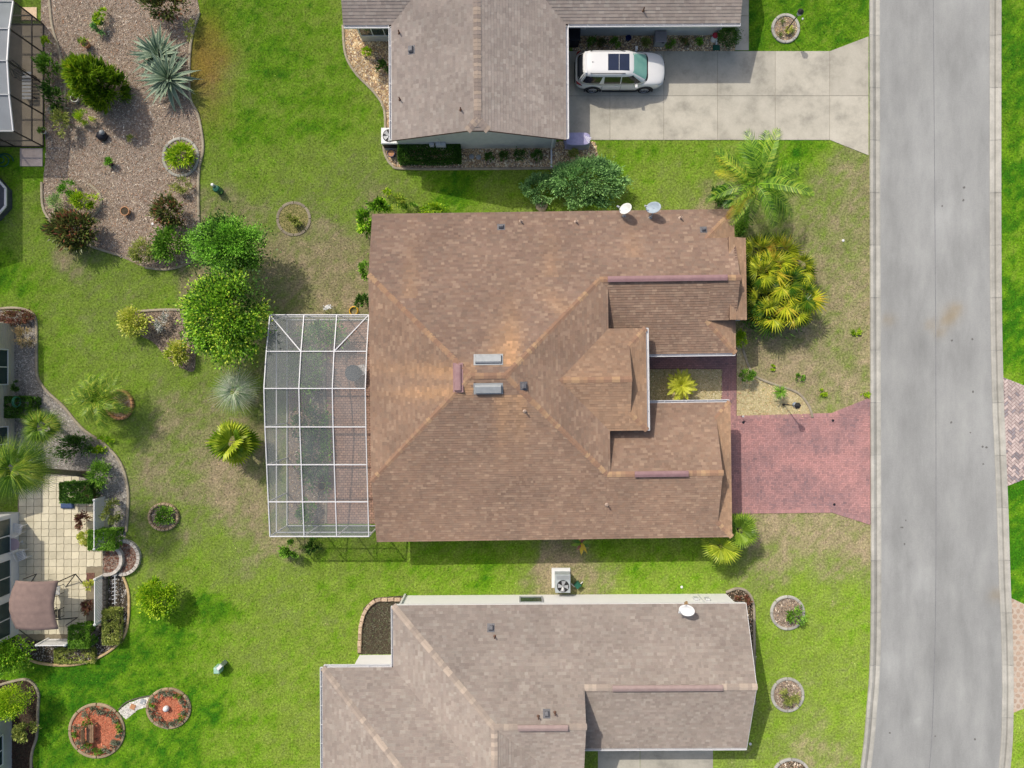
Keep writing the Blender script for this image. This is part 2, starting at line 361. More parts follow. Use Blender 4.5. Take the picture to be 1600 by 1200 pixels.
# ---- the ground sheet: fine in view, coarse out to the horizon
fx = np.arange(-33, 33.01, 0.25); fy = np.arange(-25, 25.01, 0.25)
xs = np.r_[-900, -300, -120, -60, -40, fx, 40, 60, 120, 300, 900]; ys = np.r_[-900, -300, -120, -60, -35, fy, 35, 60, 120, 300, 900]
X, Y = np.meshgrid(xs, ys); nx, ny = len(xs), len(ys)
v = np.c_[X.ravel(), Y.ravel(), np.zeros(nx * ny)]
ii, jj = np.meshgrid(np.arange(nx - 1), np.arange(ny - 1)); b = (jj * nx + ii).ravel()
f = np.c_[b, b + 1, b + nx + 1, b + nx]
cx, cy = v[f].mean(1)[:, 0], v[f].mean(1)[:, 1]
M_lawn = colmat('lawn_ground', 1.0, 0.5, 9, 0.6)
# vertex colours so that the turf blends smoothly
me = npmesh('lawn', v, f, M_lawn)
a = me.attributes.new('tint', 'FLOAT_COLOR', 'POINT'); lc = lawn_colour(v[:, 0], v[:, 1]) * 0.92
a.data.foreach_set('color', np.c_[lc, np.ones(len(lc))].astype(np.float32).ravel())
props(link('lawn', me), 'mown lawn of green turf with dry tan patches between the houses', 'lawn', None, 'structure')

# ---- grass blades
NB = 420000
gx = RNG.uniform(-30.5, 30.5, NB); gy = RNG.uniform(-23, 23, NB); keep = np.ones(NB, dtype=bool)
for e in EX: keep &= ~inpoly(gx, gy, e)
for x0, y0, x1, y1 in ((-6.8, -8, 11.2, 8.6), (-6, 13.5, 2.6, 25), (-5.9, -30, 12, -12.2), (-6, 20, 11.5, 26)): keep &= ~((gx > x0) & (gx < x1) & (gy > y0) & (gy < y1))
gx, gy = gx[keep], gy[keep]; NB = len(gx)
th = RNG.uniform(0, 6.283, NB); L = RNG.uniform(.05, .12, NB); wd = RNG.uniform(.01, .024, NB); lean = RNG.uniform(0.3, 1.1, NB)
ct, st = np.cos(th), np.sin(th); hh = RNG.uniform(.015, .06, NB)
b0 = np.c_[gx - st * wd, gy + ct * wd, np.zeros(NB)]; b1 = np.c_[gx + st * wd, gy - ct * wd, np.zeros(NB)]
tp = np.c_[gx + ct * L * lean, gy + st * L * lean, hh]
vv = np.stack([b0, b1, tp], 1).reshape(-1, 3); ff = np.arange(NB * 3).reshape(-1, 3)
gc = lawn_colour(gx, gy, RNG.normal(0, .13, NB)) * RNG.lognormal(.08, .27, NB)[:, None]
props(link('grass', npmesh('grass', vv, ff, colmat('grass_blades', .7, .1, 3, 0, 0.25), gc)), 'short grass blades growing all over the lawn', 'grass', None, 'stuff')

# ---- scattering of chips / stones inside an outline, one joined piece of ground cover
def in_any(x, y, polys):
    r = np.zeros(len(x), dtype=bool)
    for p in polys: r |= inpoly(x, y, p)
    return r
def chips(name, label, poly, dens, size, cols, z=0.02, stone=False, holes=(), parent=None, cat='ground cover', thick=.5):
    p = np.array(poly)[:, :2]; lo, hi = p.min(0), p.max(0); n = int((hi[0] - lo[0]) * (hi[1] - lo[1]) * dens)
    x, y = RNG.uniform(lo[0], hi[0], n), RNG.uniform(lo[1], hi[1], n); k = inpoly(x, y, poly)
    for h in holes: k &= ~inpoly(x, y, h)
    x, y = x[k], y[k]; n = len(x)
    sz = size * RNG.lognormal(0, .35, n)
    if stone:
        base = np.array([(1, 0, 0), (.3, .8, 0), (-.8, .5, 0), (-.6, -.7, 0), (.5, -.8, 0), (.1, .1, thick)])
        fc = np.array([(0, 1, 5), (1, 2, 5), (2, 3, 5), (3, 4, 5), (4, 0, 5)])
    else:
        base = np.array([(-1, -.3, -.1), (1, -.25, .25), (.9, .3, .3), (-1, .3, .05)]); fc = np.array([(0, 1, 2, 3)])
    a = RNG.uniform(0, 6.283, n); ca, sa = np.cos(a), np.sin(a); q = base[None] * (sz[:, None, None]); tl = RNG.normal(0, .35, (n, 1))
    px = q[:, :, 0] * ca[:, None] - q[:, :, 1] * sa[:, None] + x[:, None]; py = q[:, :, 0] * sa[:, None] + q[:, :, 1] * ca[:, None] + y[:, None]
    pz = q[:, :, 2] + q[:, :, 0] * tl * (0 if stone else 1) + z + (0 if stone else .012)
    V = np.stack([px, py, np.maximum(pz, z - .01)], 2).reshape(-1, 3); nb = len(base)
    F = (np.arange(n) * nb)[:, None, None] + fc[None]; F = F.reshape(-1, fc.shape[1])
    cols = np.array(cols); cc = cols[RNG.integers(0, len(cols), n)] * RNG.uniform(.75, 1.2, (n, 1)) * (0.75 + .5 * fbm(x * 1.5, y * 1.5, 5))[:, None]
    cc = np.repeat(cc, len(fc), 0)
    o = org(parent) if parent else Vector((0, 0, 0)); V = V - np.array(o)
    ob = link(name, npmesh(name, V, F, M_chip, cc), parent)
    props(ob, kind='stuff') if parent else props(ob, label, cat, None, 'stuff')
    return ob
def slab(name, label, poly, z, m, cat='paving', kind='structure', z0=-.02):
    mb = MB(); mb.prism(ccw(poly), z0, z); return props(mb.build(name, m), label, cat, None, kind)

# ---- road with seam, kerbs in cast lengths
M_road = mat('asphalt', lin(140, 141, 139), lin(162, 163, 160), 0.95, 0.5, 0.25, 60, c=lin(152, 153, 151), detail=9, stretch=(1.7, .5, 1), tint=True, grain=.09)
rows = 260; cols_ = 26; tt = np.linspace(0, 1, rows)
def along(path):
    d = np.r_[0, np.cumsum([math.dist(path[i], path[i + 1]) for i in range(len(path) - 1)])]; d = d / d[-1]
    return np.interp(tt, d, [p[0] for p in path]), np.interp(tt, d, [p[1] for p in path])
(wx_, wy_), (ex_, ey_) = along(gw), along(ge); uu = np.linspace(0, 1, cols_)
rx = wx_[:, None] * (1 - uu) + ex_[:, None] * uu; ry = wy_[:, None] * (1 - uu) + ey_[:, None] * uu
V = np.c_[rx.ravel(), ry.ravel(), np.full(rx.size, .012)]; ii, jj = np.meshgrid(np.arange(cols_ - 1), np.arange(rows - 1)); b = (jj * cols_ + ii).ravel(); F = np.c_[b + cols_, b + cols_ + 1, b + 1, b]
me = npmesh('road', V, F, M_road); X_, Y_ = V[:, 0], V[:, 1]
t = 1 + (fbm(X_ * .9, Y_ * .22, 61, 4) - .5) * .2 + (fbm(X_ * 2.2, Y_ * .06, 67, 3) - .5) * .07 + (fbm(X_ * .5, Y_ * .5, 71, 5) - .5) * .22
for px_, py_, r_, am in ((1440,910,.9,.16),(1390,880,1.2,.14),(1385,1030,1.1,.15),(1470,345,1.0,.14),(1470,170,1.1,.08),(1500,920,.5,.12),(1432,1125,.35,.16),(1450,300,2.5,.05),(1500,650,2.5,.06),(1440,640,1.6,-.06),(1400,150,2.0,-.06)):
    q = W(px_, py_); dx = X_ - q[0] + (fbm(X_ * 2, Y_ * 2, 5) - .5) * 1.2; dy = Y_ - q[1] + (fbm(X_ * 2, Y_ * 2, 9) - .5) * 1.2; t = t + am * np.exp(-(dx ** 2 + dy ** 2) / r_ ** 2)
tc = np.stack([t, t, t], 1); rust = np.zeros_like(t)
for px_, py_, r_ in ((1487,490,.5),(1479,503,.35),(1495,482,.3),(1454,507,.3),(1468,519,.3),(1388,500,.35),(1556,930,.4)):
    q = W(px_, py_); rust = rust + .5 * np.exp(-((X_ - q[0]) ** 2 + (Y_ - q[1]) ** 2) / r_ ** 2) * (.4 + fbm(X_ * 4, Y_ * 4, 3))
tc *= 1 - np.clip(rust, 0, .6)[:, None] * np.array([.06, .3, .62]); a = me.attributes.new('tint', 'FLOAT_COLOR', 'POINT'); a.data.foreach_set('color', np.c_[tc, np.ones(len(t))].astype(np.float32).ravel())
road = props(link('road', me), 'grey asphalt road running down beside the front lawns', 'road', None, 'structure')
me = road.data
seam = MB(); sp = gpts([(1457,-200),(1458,0),(1461,400),(1462,600),(1462,900),(1459,1060),(1452,1200),(1428,1400)], 8)
sweep(seam, sp, [(-.018, .016), (.018, .016)]); seam.build('road_seam', mat('seam', lin(112, 112, 116), lin(140, 140, 143), .9, 5), road)
# lighter and rusty worn patches of the surface, 4 mm sheets with ragged outlines
def patch(px, py, rx, ry, m, seed, z=.016):
    r = random.Random(seed); n = 22; pts = []
    for k in range(n):
        q = r.uniform(.6, 1.1); t = k * 2 * math.pi / n; pts.append(W(px + rx * q * math.cos(t), py + ry * q * math.sin(t)))
    mb = MB(); mb.add([(x, y, z) for x, y in pts], [tuple(range(n))[::-1]]); return mb
M_stain = mat('oil_stain', lin(96, 94, 92), lin(120, 118, 116), .8, 8)
for k, (a, b2) in enumerate([(1535,698),(1541,699),(1519,530),(1472,322),(1505,313),(1410,824),(1413,850),(1408,824),(1506,293),(1487,532),(1516,676),(1536,725),(1461,1150),(1415,813),(1520,612),(1486,660),(1523,1155),(1390,1145)]):
    patch(a, b2, R.uniform(1.2, 2.6), R.uniform(1.2, 2.4), M_stain, k, .018 ).build('oil_spot', M_stain, road)
def kerb_side(path, sgn, label, wd=.6):
    k = thing('kerb', label, 'kerb', (path[0][0], path[0][1], 0), None, 'structure')
    d = [0]
    for i in range(1, len(path)): d.append(d[-1] + math.dist(path[i], path[i - 1]))
    xa, ya = [p[0] for p in path], [p[1] for p in path]; LN = 2.98; t = 0.35
    t0 = 0
    while t0 < d[-1] - .1:
        t1 = min(t0 + LN if t0 else t, d[-1]); ss = np.linspace(t0 + .009, t1 - .009, 5)
        pp = list(zip(np.interp(ss, d, xa), np.interp(ss, d, ya)))
        mb = MB(); mb.tint = R.uniform(.84, 1.06)
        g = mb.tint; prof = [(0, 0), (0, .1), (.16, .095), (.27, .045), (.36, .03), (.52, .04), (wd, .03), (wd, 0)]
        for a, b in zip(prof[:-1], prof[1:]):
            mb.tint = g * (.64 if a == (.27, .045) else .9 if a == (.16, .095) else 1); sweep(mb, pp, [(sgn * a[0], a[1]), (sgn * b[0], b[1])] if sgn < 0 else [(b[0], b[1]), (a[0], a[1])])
        mb.build('kerb_segment', M_kerb, k); t0 = t1
    return k
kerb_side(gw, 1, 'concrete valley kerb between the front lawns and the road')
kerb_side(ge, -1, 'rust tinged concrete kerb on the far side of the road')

# ---- driveways: cast slabs and block paving
def slabs(name, label, xcuts, ycuts, extra, z=.03):
    k = thing(name, label, 'driveway', (*W(xcuts[0], ycuts[0]), 0), None, 'structure'); g = .012
    cells = [[(xcuts[i], ycuts[j]), (xcuts[i + 1], ycuts[j]), (xcuts[i + 1], ycuts[j + 1]), (xcuts[i], ycuts[j + 1])] for i in range(len(xcuts) - 1) for j in range(len(ycuts) - 1)] + extra
    for c in cells:
        q = ccw(gpts(c)); mx, my = sum(p[0] for p in q) / len(q), sum(p[1] for p in q) / len(q)
        q = [(x + math.copysign(g, mx - x), y + math.copysign(g, my - y)) for x, y in q]
        mb = MB(); mb.tint = R.uniform(.93, 1.06); mb.prism(q, -.02, z); mb.build('concrete_slab', M_conc, k)
    return k
slab('joint_bed', 'dark sand joints under the concrete driveway slabs', gpts([(876,80),(1357,80),(1357,219),(876,219)]), .012, mat('joint', lin(136,131,120), lin(152,147,135), .95, 5))
nd = slabs('driveway', 'pale concrete driveway in cast slabs leading to the white car', [880,953,1037,1121,1211,1296], [80,150,219], [[(1296,80),(1357,57),(1357,150),(1296,150)], [(1296,150),(1357,150),(1357,243),(1296,219)]])
slabs('walkway', 'concrete side walk along the end of the northern garage', [1148,1170], [-60,25,79], [])
slabs('driveway', 'concrete driveway in front of the southern garage', [934,1000,1114], [1150,1300], [])
def brickfield(parent, polys, bl, bw, z, m, tintf, ang=0.0, gap=.006, pattern='herring'):
    """individually set blocks; herringbone or running bond; joined because each is only a few pixels"""
    mb = MB(); ca, sa = math.cos(ang), math.sin(ang)
    for poly in polys:
        pl = ccw(poly); xs_ = [p[0] * ca + p[1] * sa for p in pl]; ys_ = [-p[0] * sa + p[1] * ca for p in pl]
        lp = list(zip(xs_, ys_)); x0, x1, y0, y1 = min(xs_) - bl, max(xs_) + bl, min(ys_) - bl, max(ys_) + bl
        rects = []
        if pattern == 'herring':
            i0 = int((x0 - 2) / bw); 
            for j in range(int(y0 / bw) - 1, int(y1 / bw) + 2):
                for i in range(int(x0 / bw) - 1, int(x1 / bw) + 2):
                    q = (i - j) % 4
                    if q == 0: rects.append((i * bw, j * bw, bl, bw))
                    elif q == 3: rects.append((i * bw, j * bw, bw, bl))
        else:
            for j in range(int(y0 / bw) - 1, int(y1 / bw) + 2):
                for i in range(int(x0 / bl) - 1, int(x1 / bl) + 2): rects.append((i * bl + (j % 2) * bl / 2, j * bw, bl, bw))
        for rx, ry, w_, h_ in rects:
            r = [(rx + gap, ry + gap), (rx + w_ - gap, ry + gap), (rx + w_ - gap, ry + h_ - gap), (rx + gap, ry + h_ - gap)]
            c = clip(r, lp)
            if len(c) < 3: continue
            q = [(x * ca - y * sa, x * sa + y * ca) for x, y in c]
            mb.tint = tintf(q[0][0], q[0][1]); mb.prism(q, z - .02, z + R.uniform(-.002, .002))
    return props(mb.build('paver', m, parent), kind='stuff')
M_pav = colmat('block_paver', .9, .15, 25, .2)
def pinkt(x, y):
    n = float(fbm(np.array([x * .9]), np.array([y * .9]), 21, 4)[0]); n2 = float(vnoise(np.array([x * .35]), np.array([y * .35]), 5)[0])
    a = np.array(lin(190, 146, 143)); b = np.array(lin(140, 118, 122)); f = min(1, max(0, (n - .38) * 2.6 * (.6 + .6 * n2))) * .6 + R.random() ** 3 * .45
    return tuple((a * (1 - f) + b * f) * R.uniform(.9, 1.08))
M_joint = mat('paver_joint', lin(112, 84, 82), lin(132, 100, 98), .95, 8)
dw = props(MB().prism(ccw(gpts(DRIVE)), -.02, .02).build('driveway', M_joint), 'pink block paved driveway flaring out to the road kerb', 'driveway', None, 'structure')
brickfield(dw, [gpts([(1122,654),(1300,649),(1300,797),(1122,799)]), gpts([(1300,649),(1359,626),(1359,816),(1300,797)])], .2, .1, .034, M_pav, pinkt)
bd = MB()
for e in ([(1300,648),(1122,653)], [(1359.5,624),(1300,648)], [(1122,800),(1300,798)], [(1300,798),(1359.5,817)]):
    p, q = gpts(e); nst = int(math.dist(p, q) / .11)
    for k in range(nst):
        t = (k + .5) / nst; cx_, cy_ = p[0] + (q[0] - p[0]) * t, p[1] + (q[1] - p[1]) * t
        dx, dy = (q[0] - p[0]) / math.dist(p, q), (q[1] - p[1]) / math.dist(p, q); bd.tint = tuple(np.array(pinkt(cx_, cy_)) * 1.02)
        bd.prism(ccw([(cx_ + dx * a - dy * b, cy_ + dy * a + dx * b) for a, b in ((-.05, -.1), (.05, -.1), (.05, .1), (-.05, .1))]), .0, .039)
props(bd.build('border_paver', M_pav, dw), kind='stuff')
wk = props(MB().prism(ccw(gpts(WALK1)), -.02, .018).prism(ccw(gpts(WALK2)), -.02, .0182).build('walkway', M_joint), 'pink block walk leading from the driveway to the sheltered front door', 'walkway', None, 'structure')
brickfield(wk, [gpts([(1000,546),(1150,546),(1150,576),(1000,576)])], .2, .1, .031, M_pav, pinkt, 0, .006, 'run')
brickfield(wk, [gpts([(1128,576),(1150,576),(1150,652),(1128,652)])], .2, .1, .031, M_pav, pinkt, math.pi / 2, .006, 'run')
def palet(x, y):
    return tuple(np.array(lin(196, 182, 178)) * R.uniform(.72, 1.1)) if R.random() < .8 else tuple(np.array(lin(150, 144, 148)) * R.uniform(.8, 1.1))
ed = props(MB().prism(ccw(gpts(EDRIVE)), -.02, .02).build('driveway', M_joint), 'pale herringbone block driveway across the road', 'driveway', None, 'structure')
brickfield(ed, [gpts(EDRIVE)], .3, .15, .034, M_pav, palet, math.radians(45), .012)
ed2 = props(MB().prism(ccw(gpts(EDRIVE2)), -.02, .02).build('driveway', mat('flag_joint', lin(186,172,156), lin(200,186,170), .9, 8)), 'tan flagstone driveway across the road, lower right', 'driveway', None, 'structure')
mb = MB(); pl = ccw(gpts(EDRIVE2))
for i in range(40):
    for j in range(40):
        cx_, cy_ = 28.2 + i * .36 + (j % 2) * .18, -19.2 + j * .3
        q = [(cx_ + R.uniform(.1, .18) * math.cos(t * 1.047), cy_ + R.uniform(.1, .17) * math.sin(t * 1.047)) for t in range(6)]
        c = clip(q, pl)
        if len(c) > 2: mb.tint = tuple(np.array(lin(178, 158, 142)) * R.uniform(.85, 1.1)); mb.prism(c, 0, .034)
props(mb.build('flagstone', M_pav, ed2), kind='stuff')

# ---- planting beds
K_TAN = [lin(226,206,168), lin(208,182,138), lin(184,154,120), lin(240,228,200), lin(160,132,106), lin(218,194,152)]
K_STRAW = [lin(206,194,150), lin(188,174,128), lin(222,212,176), lin(168,152,110), lin(176,172,112)]
K_BARK = [lin(200,182,158), lin(182,162,138), lin(220,206,184), lin(148,128,108), lin(240,230,214), lin(196,160,130), lin(170,156,142)]
K_RED = [lin(222,140,106), lin(200,118,88), lin(232,160,126), lin(178,102,76)]
K_GREY = [lin(168,164,158), lin(140,136,130), lin(196,192,184), lin(120,116,110), lin(180,170,158)]
K_DARK = [lin(74,66,58), lin(94,84,74), lin(112,100,86), lin(58,50,44)]
K_WHITE = [lin(220,216,208), lin(196,190,182), lin(232,230,224)]
def bed(name, label, poly, ground, cols, dens, size, stone, holes=(), z=.014):
    b = props(MB().prism(ccw(poly), -.02, z).build(name, ground), label, 'garden bed', None, 'structure')
    chips('stones' if stone else 'chips', '', poly, dens, size, cols, z, stone, holes, b); return b
def edging(label, path, closed=False, wd=.13, ht=.1, m=None):
    mb = MB(); mb.tint = 1
    sweep(mb, path, [(-wd / 2, 0), (-wd / 2, ht * .8), (-wd / 4, ht), (wd / 4, ht), (wd / 2, ht * .8), (wd / 2, 0)][::-1], closed)
    c = path[0]; return props(mb.build('bed_edging', m or M_edge, None, (c[0], c[1], 0)), label, 'edging')
fern_r = [(W(283,246)[0] + 1.0 * math.cos(t * .3), W(283,246)[1] + 1.05 * math.sin(t * .3)) for t in range(21)]
bed('mulch_bed', 'large bark mulch garden bed in the upper left corner', gpts(BARK), M_mulch, K_BARK, 330, .03, False)
edging('thin concrete edging along the lawn side of the bark garden', gpts(spline([(312,20),(300,60),(296,110),(298,155),(310,180),(318,230),(311,270),(311,345),(313,392),(296,411),(262,421),(228,418)], 5)))
edging('thin concrete edging along the dark cage side of the bark garden', gpts(spline([(76,-20),(82,40),(92,75),(102,130),(102,180)], 5)))
edging('short curved edging round the flower clump in the bark garden', gpts(spline([(140,288),(156,303),(158,322),(144,340),(126,345)], 5)))
edging('edging under the dark croton at the lower edge of the bark garden', gpts(spline([(66,285),(70,330),(100,365),(140,384),(190,400)], 5)))
bed('gravel_bed', 'tan gravel planting bed under the bright sago palm by the entrance', gpts(BED['sago']), mat('straw_ground', lin(172,160,120), lin(208,196,156), 1, 5, .4, 40), K_STRAW + K_TAN[3:4] + K_TAN[:2], 420, .03, False)
bed('gravel_bed', 'stony front bed beside the walk with a curved kerb', gpts(BED['front']), MATS['straw_ground'], K_STRAW + K_TAN[:3], 330, .028, False)
edging('weathered curved kerb in the front lawn around the stony bed', gpts(spline([(1160,545),(1175,583),(1205,599),(1243,612),(1262,632),(1269,652)], 5)))
bed('mulch_bed', 'brown mulch bed with yellow crotons beside the big bushy tree', gpts(BED['crot']), M_mulch, K_BARK[:2] + K_BARK[3:4] + K_DARK[1:3], 300, .035, False)
edging('curved edging along the top of the croton bed', gpts(spline([(212,487),(260,484),(290,487),(302,505)], 5)))
bed('pebble_bed', 'winding grey pebble border along the beige house', gpts(BED['pebble']), mat('sandy', lin(120,116,108), lin(160,154,146), 1, 6), K_GREY, 300, .03, True)
edging('concrete edging winding from the house corner past the pebble border', gpts(spline([(-20,485),(20,481),(45,486),(57,502),(58,560),(60,590),(75,612),(100,635),(130,670),(165,695),(190,725),(201,770),(198,830)], 6)))
bed('pebble_bed', 'planted border curving round the lattice screened patio', gpts(BED['patiobed']), M_soil, K_GREY + K_DARK, 260, .03, True)
edging('golden edging stones curving round the patio border', gpts(spline([(192,897),(202,930),(198,985),(178,1012),(140,1033),(100,1039),(60,1035),(40,1026)], 6)), m=mat('gold_kerb', lin(176,150,108), lin(206,180,138), .9, 4))
bed('mulch_bed', 'dark mulch bed against the house in the bottom left corner', gpts(BED['corner']), M_soil, [lin(78,58,50), lin(98,74,62), lin(64,48,42)], 320, .03, False)
edging('concrete edging round the dark bed in the bottom left corner', gpts(spline([(-20,1076),(20,1064),(45,1062),(60,1080),(60,1110),(58,1150),(50,1180),(50,1230)], 6)))
bed('soil_bed', 'bare dark soil bed behind tan edging stones at the southern house', gpts(BED['sbed']), M_soil, [lin(112,110,92), lin(96,92,78), lin(126,124,104), lin(104,112,82), lin(88,82,70)], 350, .03, False)
bed('soil_bed', 'narrow corner bed with reddish plants at the end of the southern house', gpts(BED['ncorn']), M_soil, K_DARK + K_BARK, 300, .03, False)
edging('pale kerb curving round the corner bed of the southern house', gpts(spline([(1134,925),(1152,919),(1168,925),(1177,945),(1178,990),(1178,1100)], 6)))
bed('gravel_bed', 'tan river stone bed along the northern house', gpts(BED['nwest']), M_mulch, K_TAN, 420, .04, True)
edging('pale concrete edging curving along the river stone bed', gpts(spline([(536,40),(540,85),(556,115),(585,145),(600,170),(602,205),(600,235),(612,258),(635,264),(760,264),(900,263)], 6)))
bed('gravel_bed', 'brown stone strip between the northern garage wall and the driveway', gpts(BED['ngar']), M_mulch, K_TAN, 420, .035, True)
ring_lab = dict(fern='white kerb ring round the lime green fern in the bark garden', grassring='overgrown kerb ring sunk in the dry lawn above the cage', palmring='brick ring round the base of the feathery palm',
 ring2='tan block ring of ground cover beside the patio', mulch1='large orange mulch ring with a bench in the lower left lawn', mulch2='small orange mulch ring with a white ball', s1='kerb ring with a leafy shrub near the road',
 s2='kerb ring with a sprawling weed near the road', ntop='kerb ring with stones and a lamp at the top lawn', s3='kerb ring cut by the bottom edge of the lawn')
ring_st = dict(fern=(K_BARK, M_mulch), grassring=([lin(140,142,84), lin(160,152,104), lin(122,130,66)], mat('turf_soil', lin(120,116,70), lin(156,146,100), 1, 6, .4, 40)), palmring=([lin(150,110,84)], M_mulch), ring2=(K_BARK, M_mulch), mulch1=(K_RED, mat('red_ground', lin(170,104,78), lin(196,128,98), 1, 5, .4, 40)), mulch2=(K_RED, MATS.get('red_ground') or mat('red_ground', lin(170,104,78), lin(196,128,98), 1, 5, .4, 40)), s1=(K_BARK + K_DARK[:2], M_mulch), s2=(K_BARK + K_DARK[:2], M_mulch), ntop=(K_TAN, M_mulch), s3=(K_BARK, M_soil))
RING_ROOT = {}
for k, (a, b_, r, q) in RINGS.items():
    cx_, cy_ = W(a, b_); poly = circle(cx_, cy_, r / S, 36, q / r)
    t = thing('planting_ring', ring_lab[k], 'planter ring', (cx_, cy_, 0)); RING_ROOT[k] = t
    MB().prism(poly, -.02, .02).build('soil', ring_st[k][1], t)
    chips('chips', '', poly, 380, .028, ring_st[k][0], .02, False, (), t)
    nseg = 22 if k in ('ring2', 'palmring') else 8
    for s_ in range(nseg):
        a0, a1 = s_ * 2 * math.pi / nseg + .02, (s_ + 1) * 2 * math.pi / nseg - .02; mb = MB(); mb.tint = R.uniform(.75, 1.05) * (.78 if k == 'grassring' else 1)
        pts = [(cx_ + r / S * math.cos(u), cy_ + q / S * math.sin(u)) for u in np.linspace(a0, a1, 6)]
        ht = .2 if k in ('ring2', 'palmring') else .05 if k == 'grassring' else .1
        sweep(mb, pts, [(.07, 0), (.07, ht * .85), (.03, ht), (-.05, ht), (-.08, ht * .8), (-.08, 0)]); mb.build('kerb_stone', M_terra if k == 'palmring' else mat('tan_block', lin(150,130,104), lin(186,166,138), .9, 4, tint=True) if k in ('ring2', 'mulch1', 'mulch2') else M_edge if k in ('grassring',) else M_kerb, t)
# white stone path with three stepping stones between the two mulch rings
pp = gpts([(185,1111),(198,1100),(218,1092),(238,1088),(234,1103),(215,1109),(197,1124)])
bed('stone_path', 'white pebble path arching between the two orange mulch rings', pp, mat('white_sand', lin(190,186,180), lin(214,210,204), .95, 6), K_WHITE, 600, .025, True)
edging('dark edging along the upper side of the white pebble path', gpts(spline([(186,1108),(198,1097),(218,1090),(236,1087)], 6)), False, .06, .06, mat('dark_edge', lin(80,76,70), lin(110,104,96), .9, 5))
for k, (a, b_, lab) in enumerate([(208,1104,'brown square stepping stone in the white pebble path'), (224,1096,'dark stepping stone nearest the small orange ring')]):
    x, y = W(a, b_); mb = MB(); mb.prism([(x + .2 * math.cos(t * 1.57 + .4) , y + .2 * math.sin(t * 1.57 + .4)) for t in range(4)], .0, .05)
    props(mb.build('stepping_stone', M_terra if k == 0 else M_grey, None, (x, y, 0)), lab, 'stepping stone')
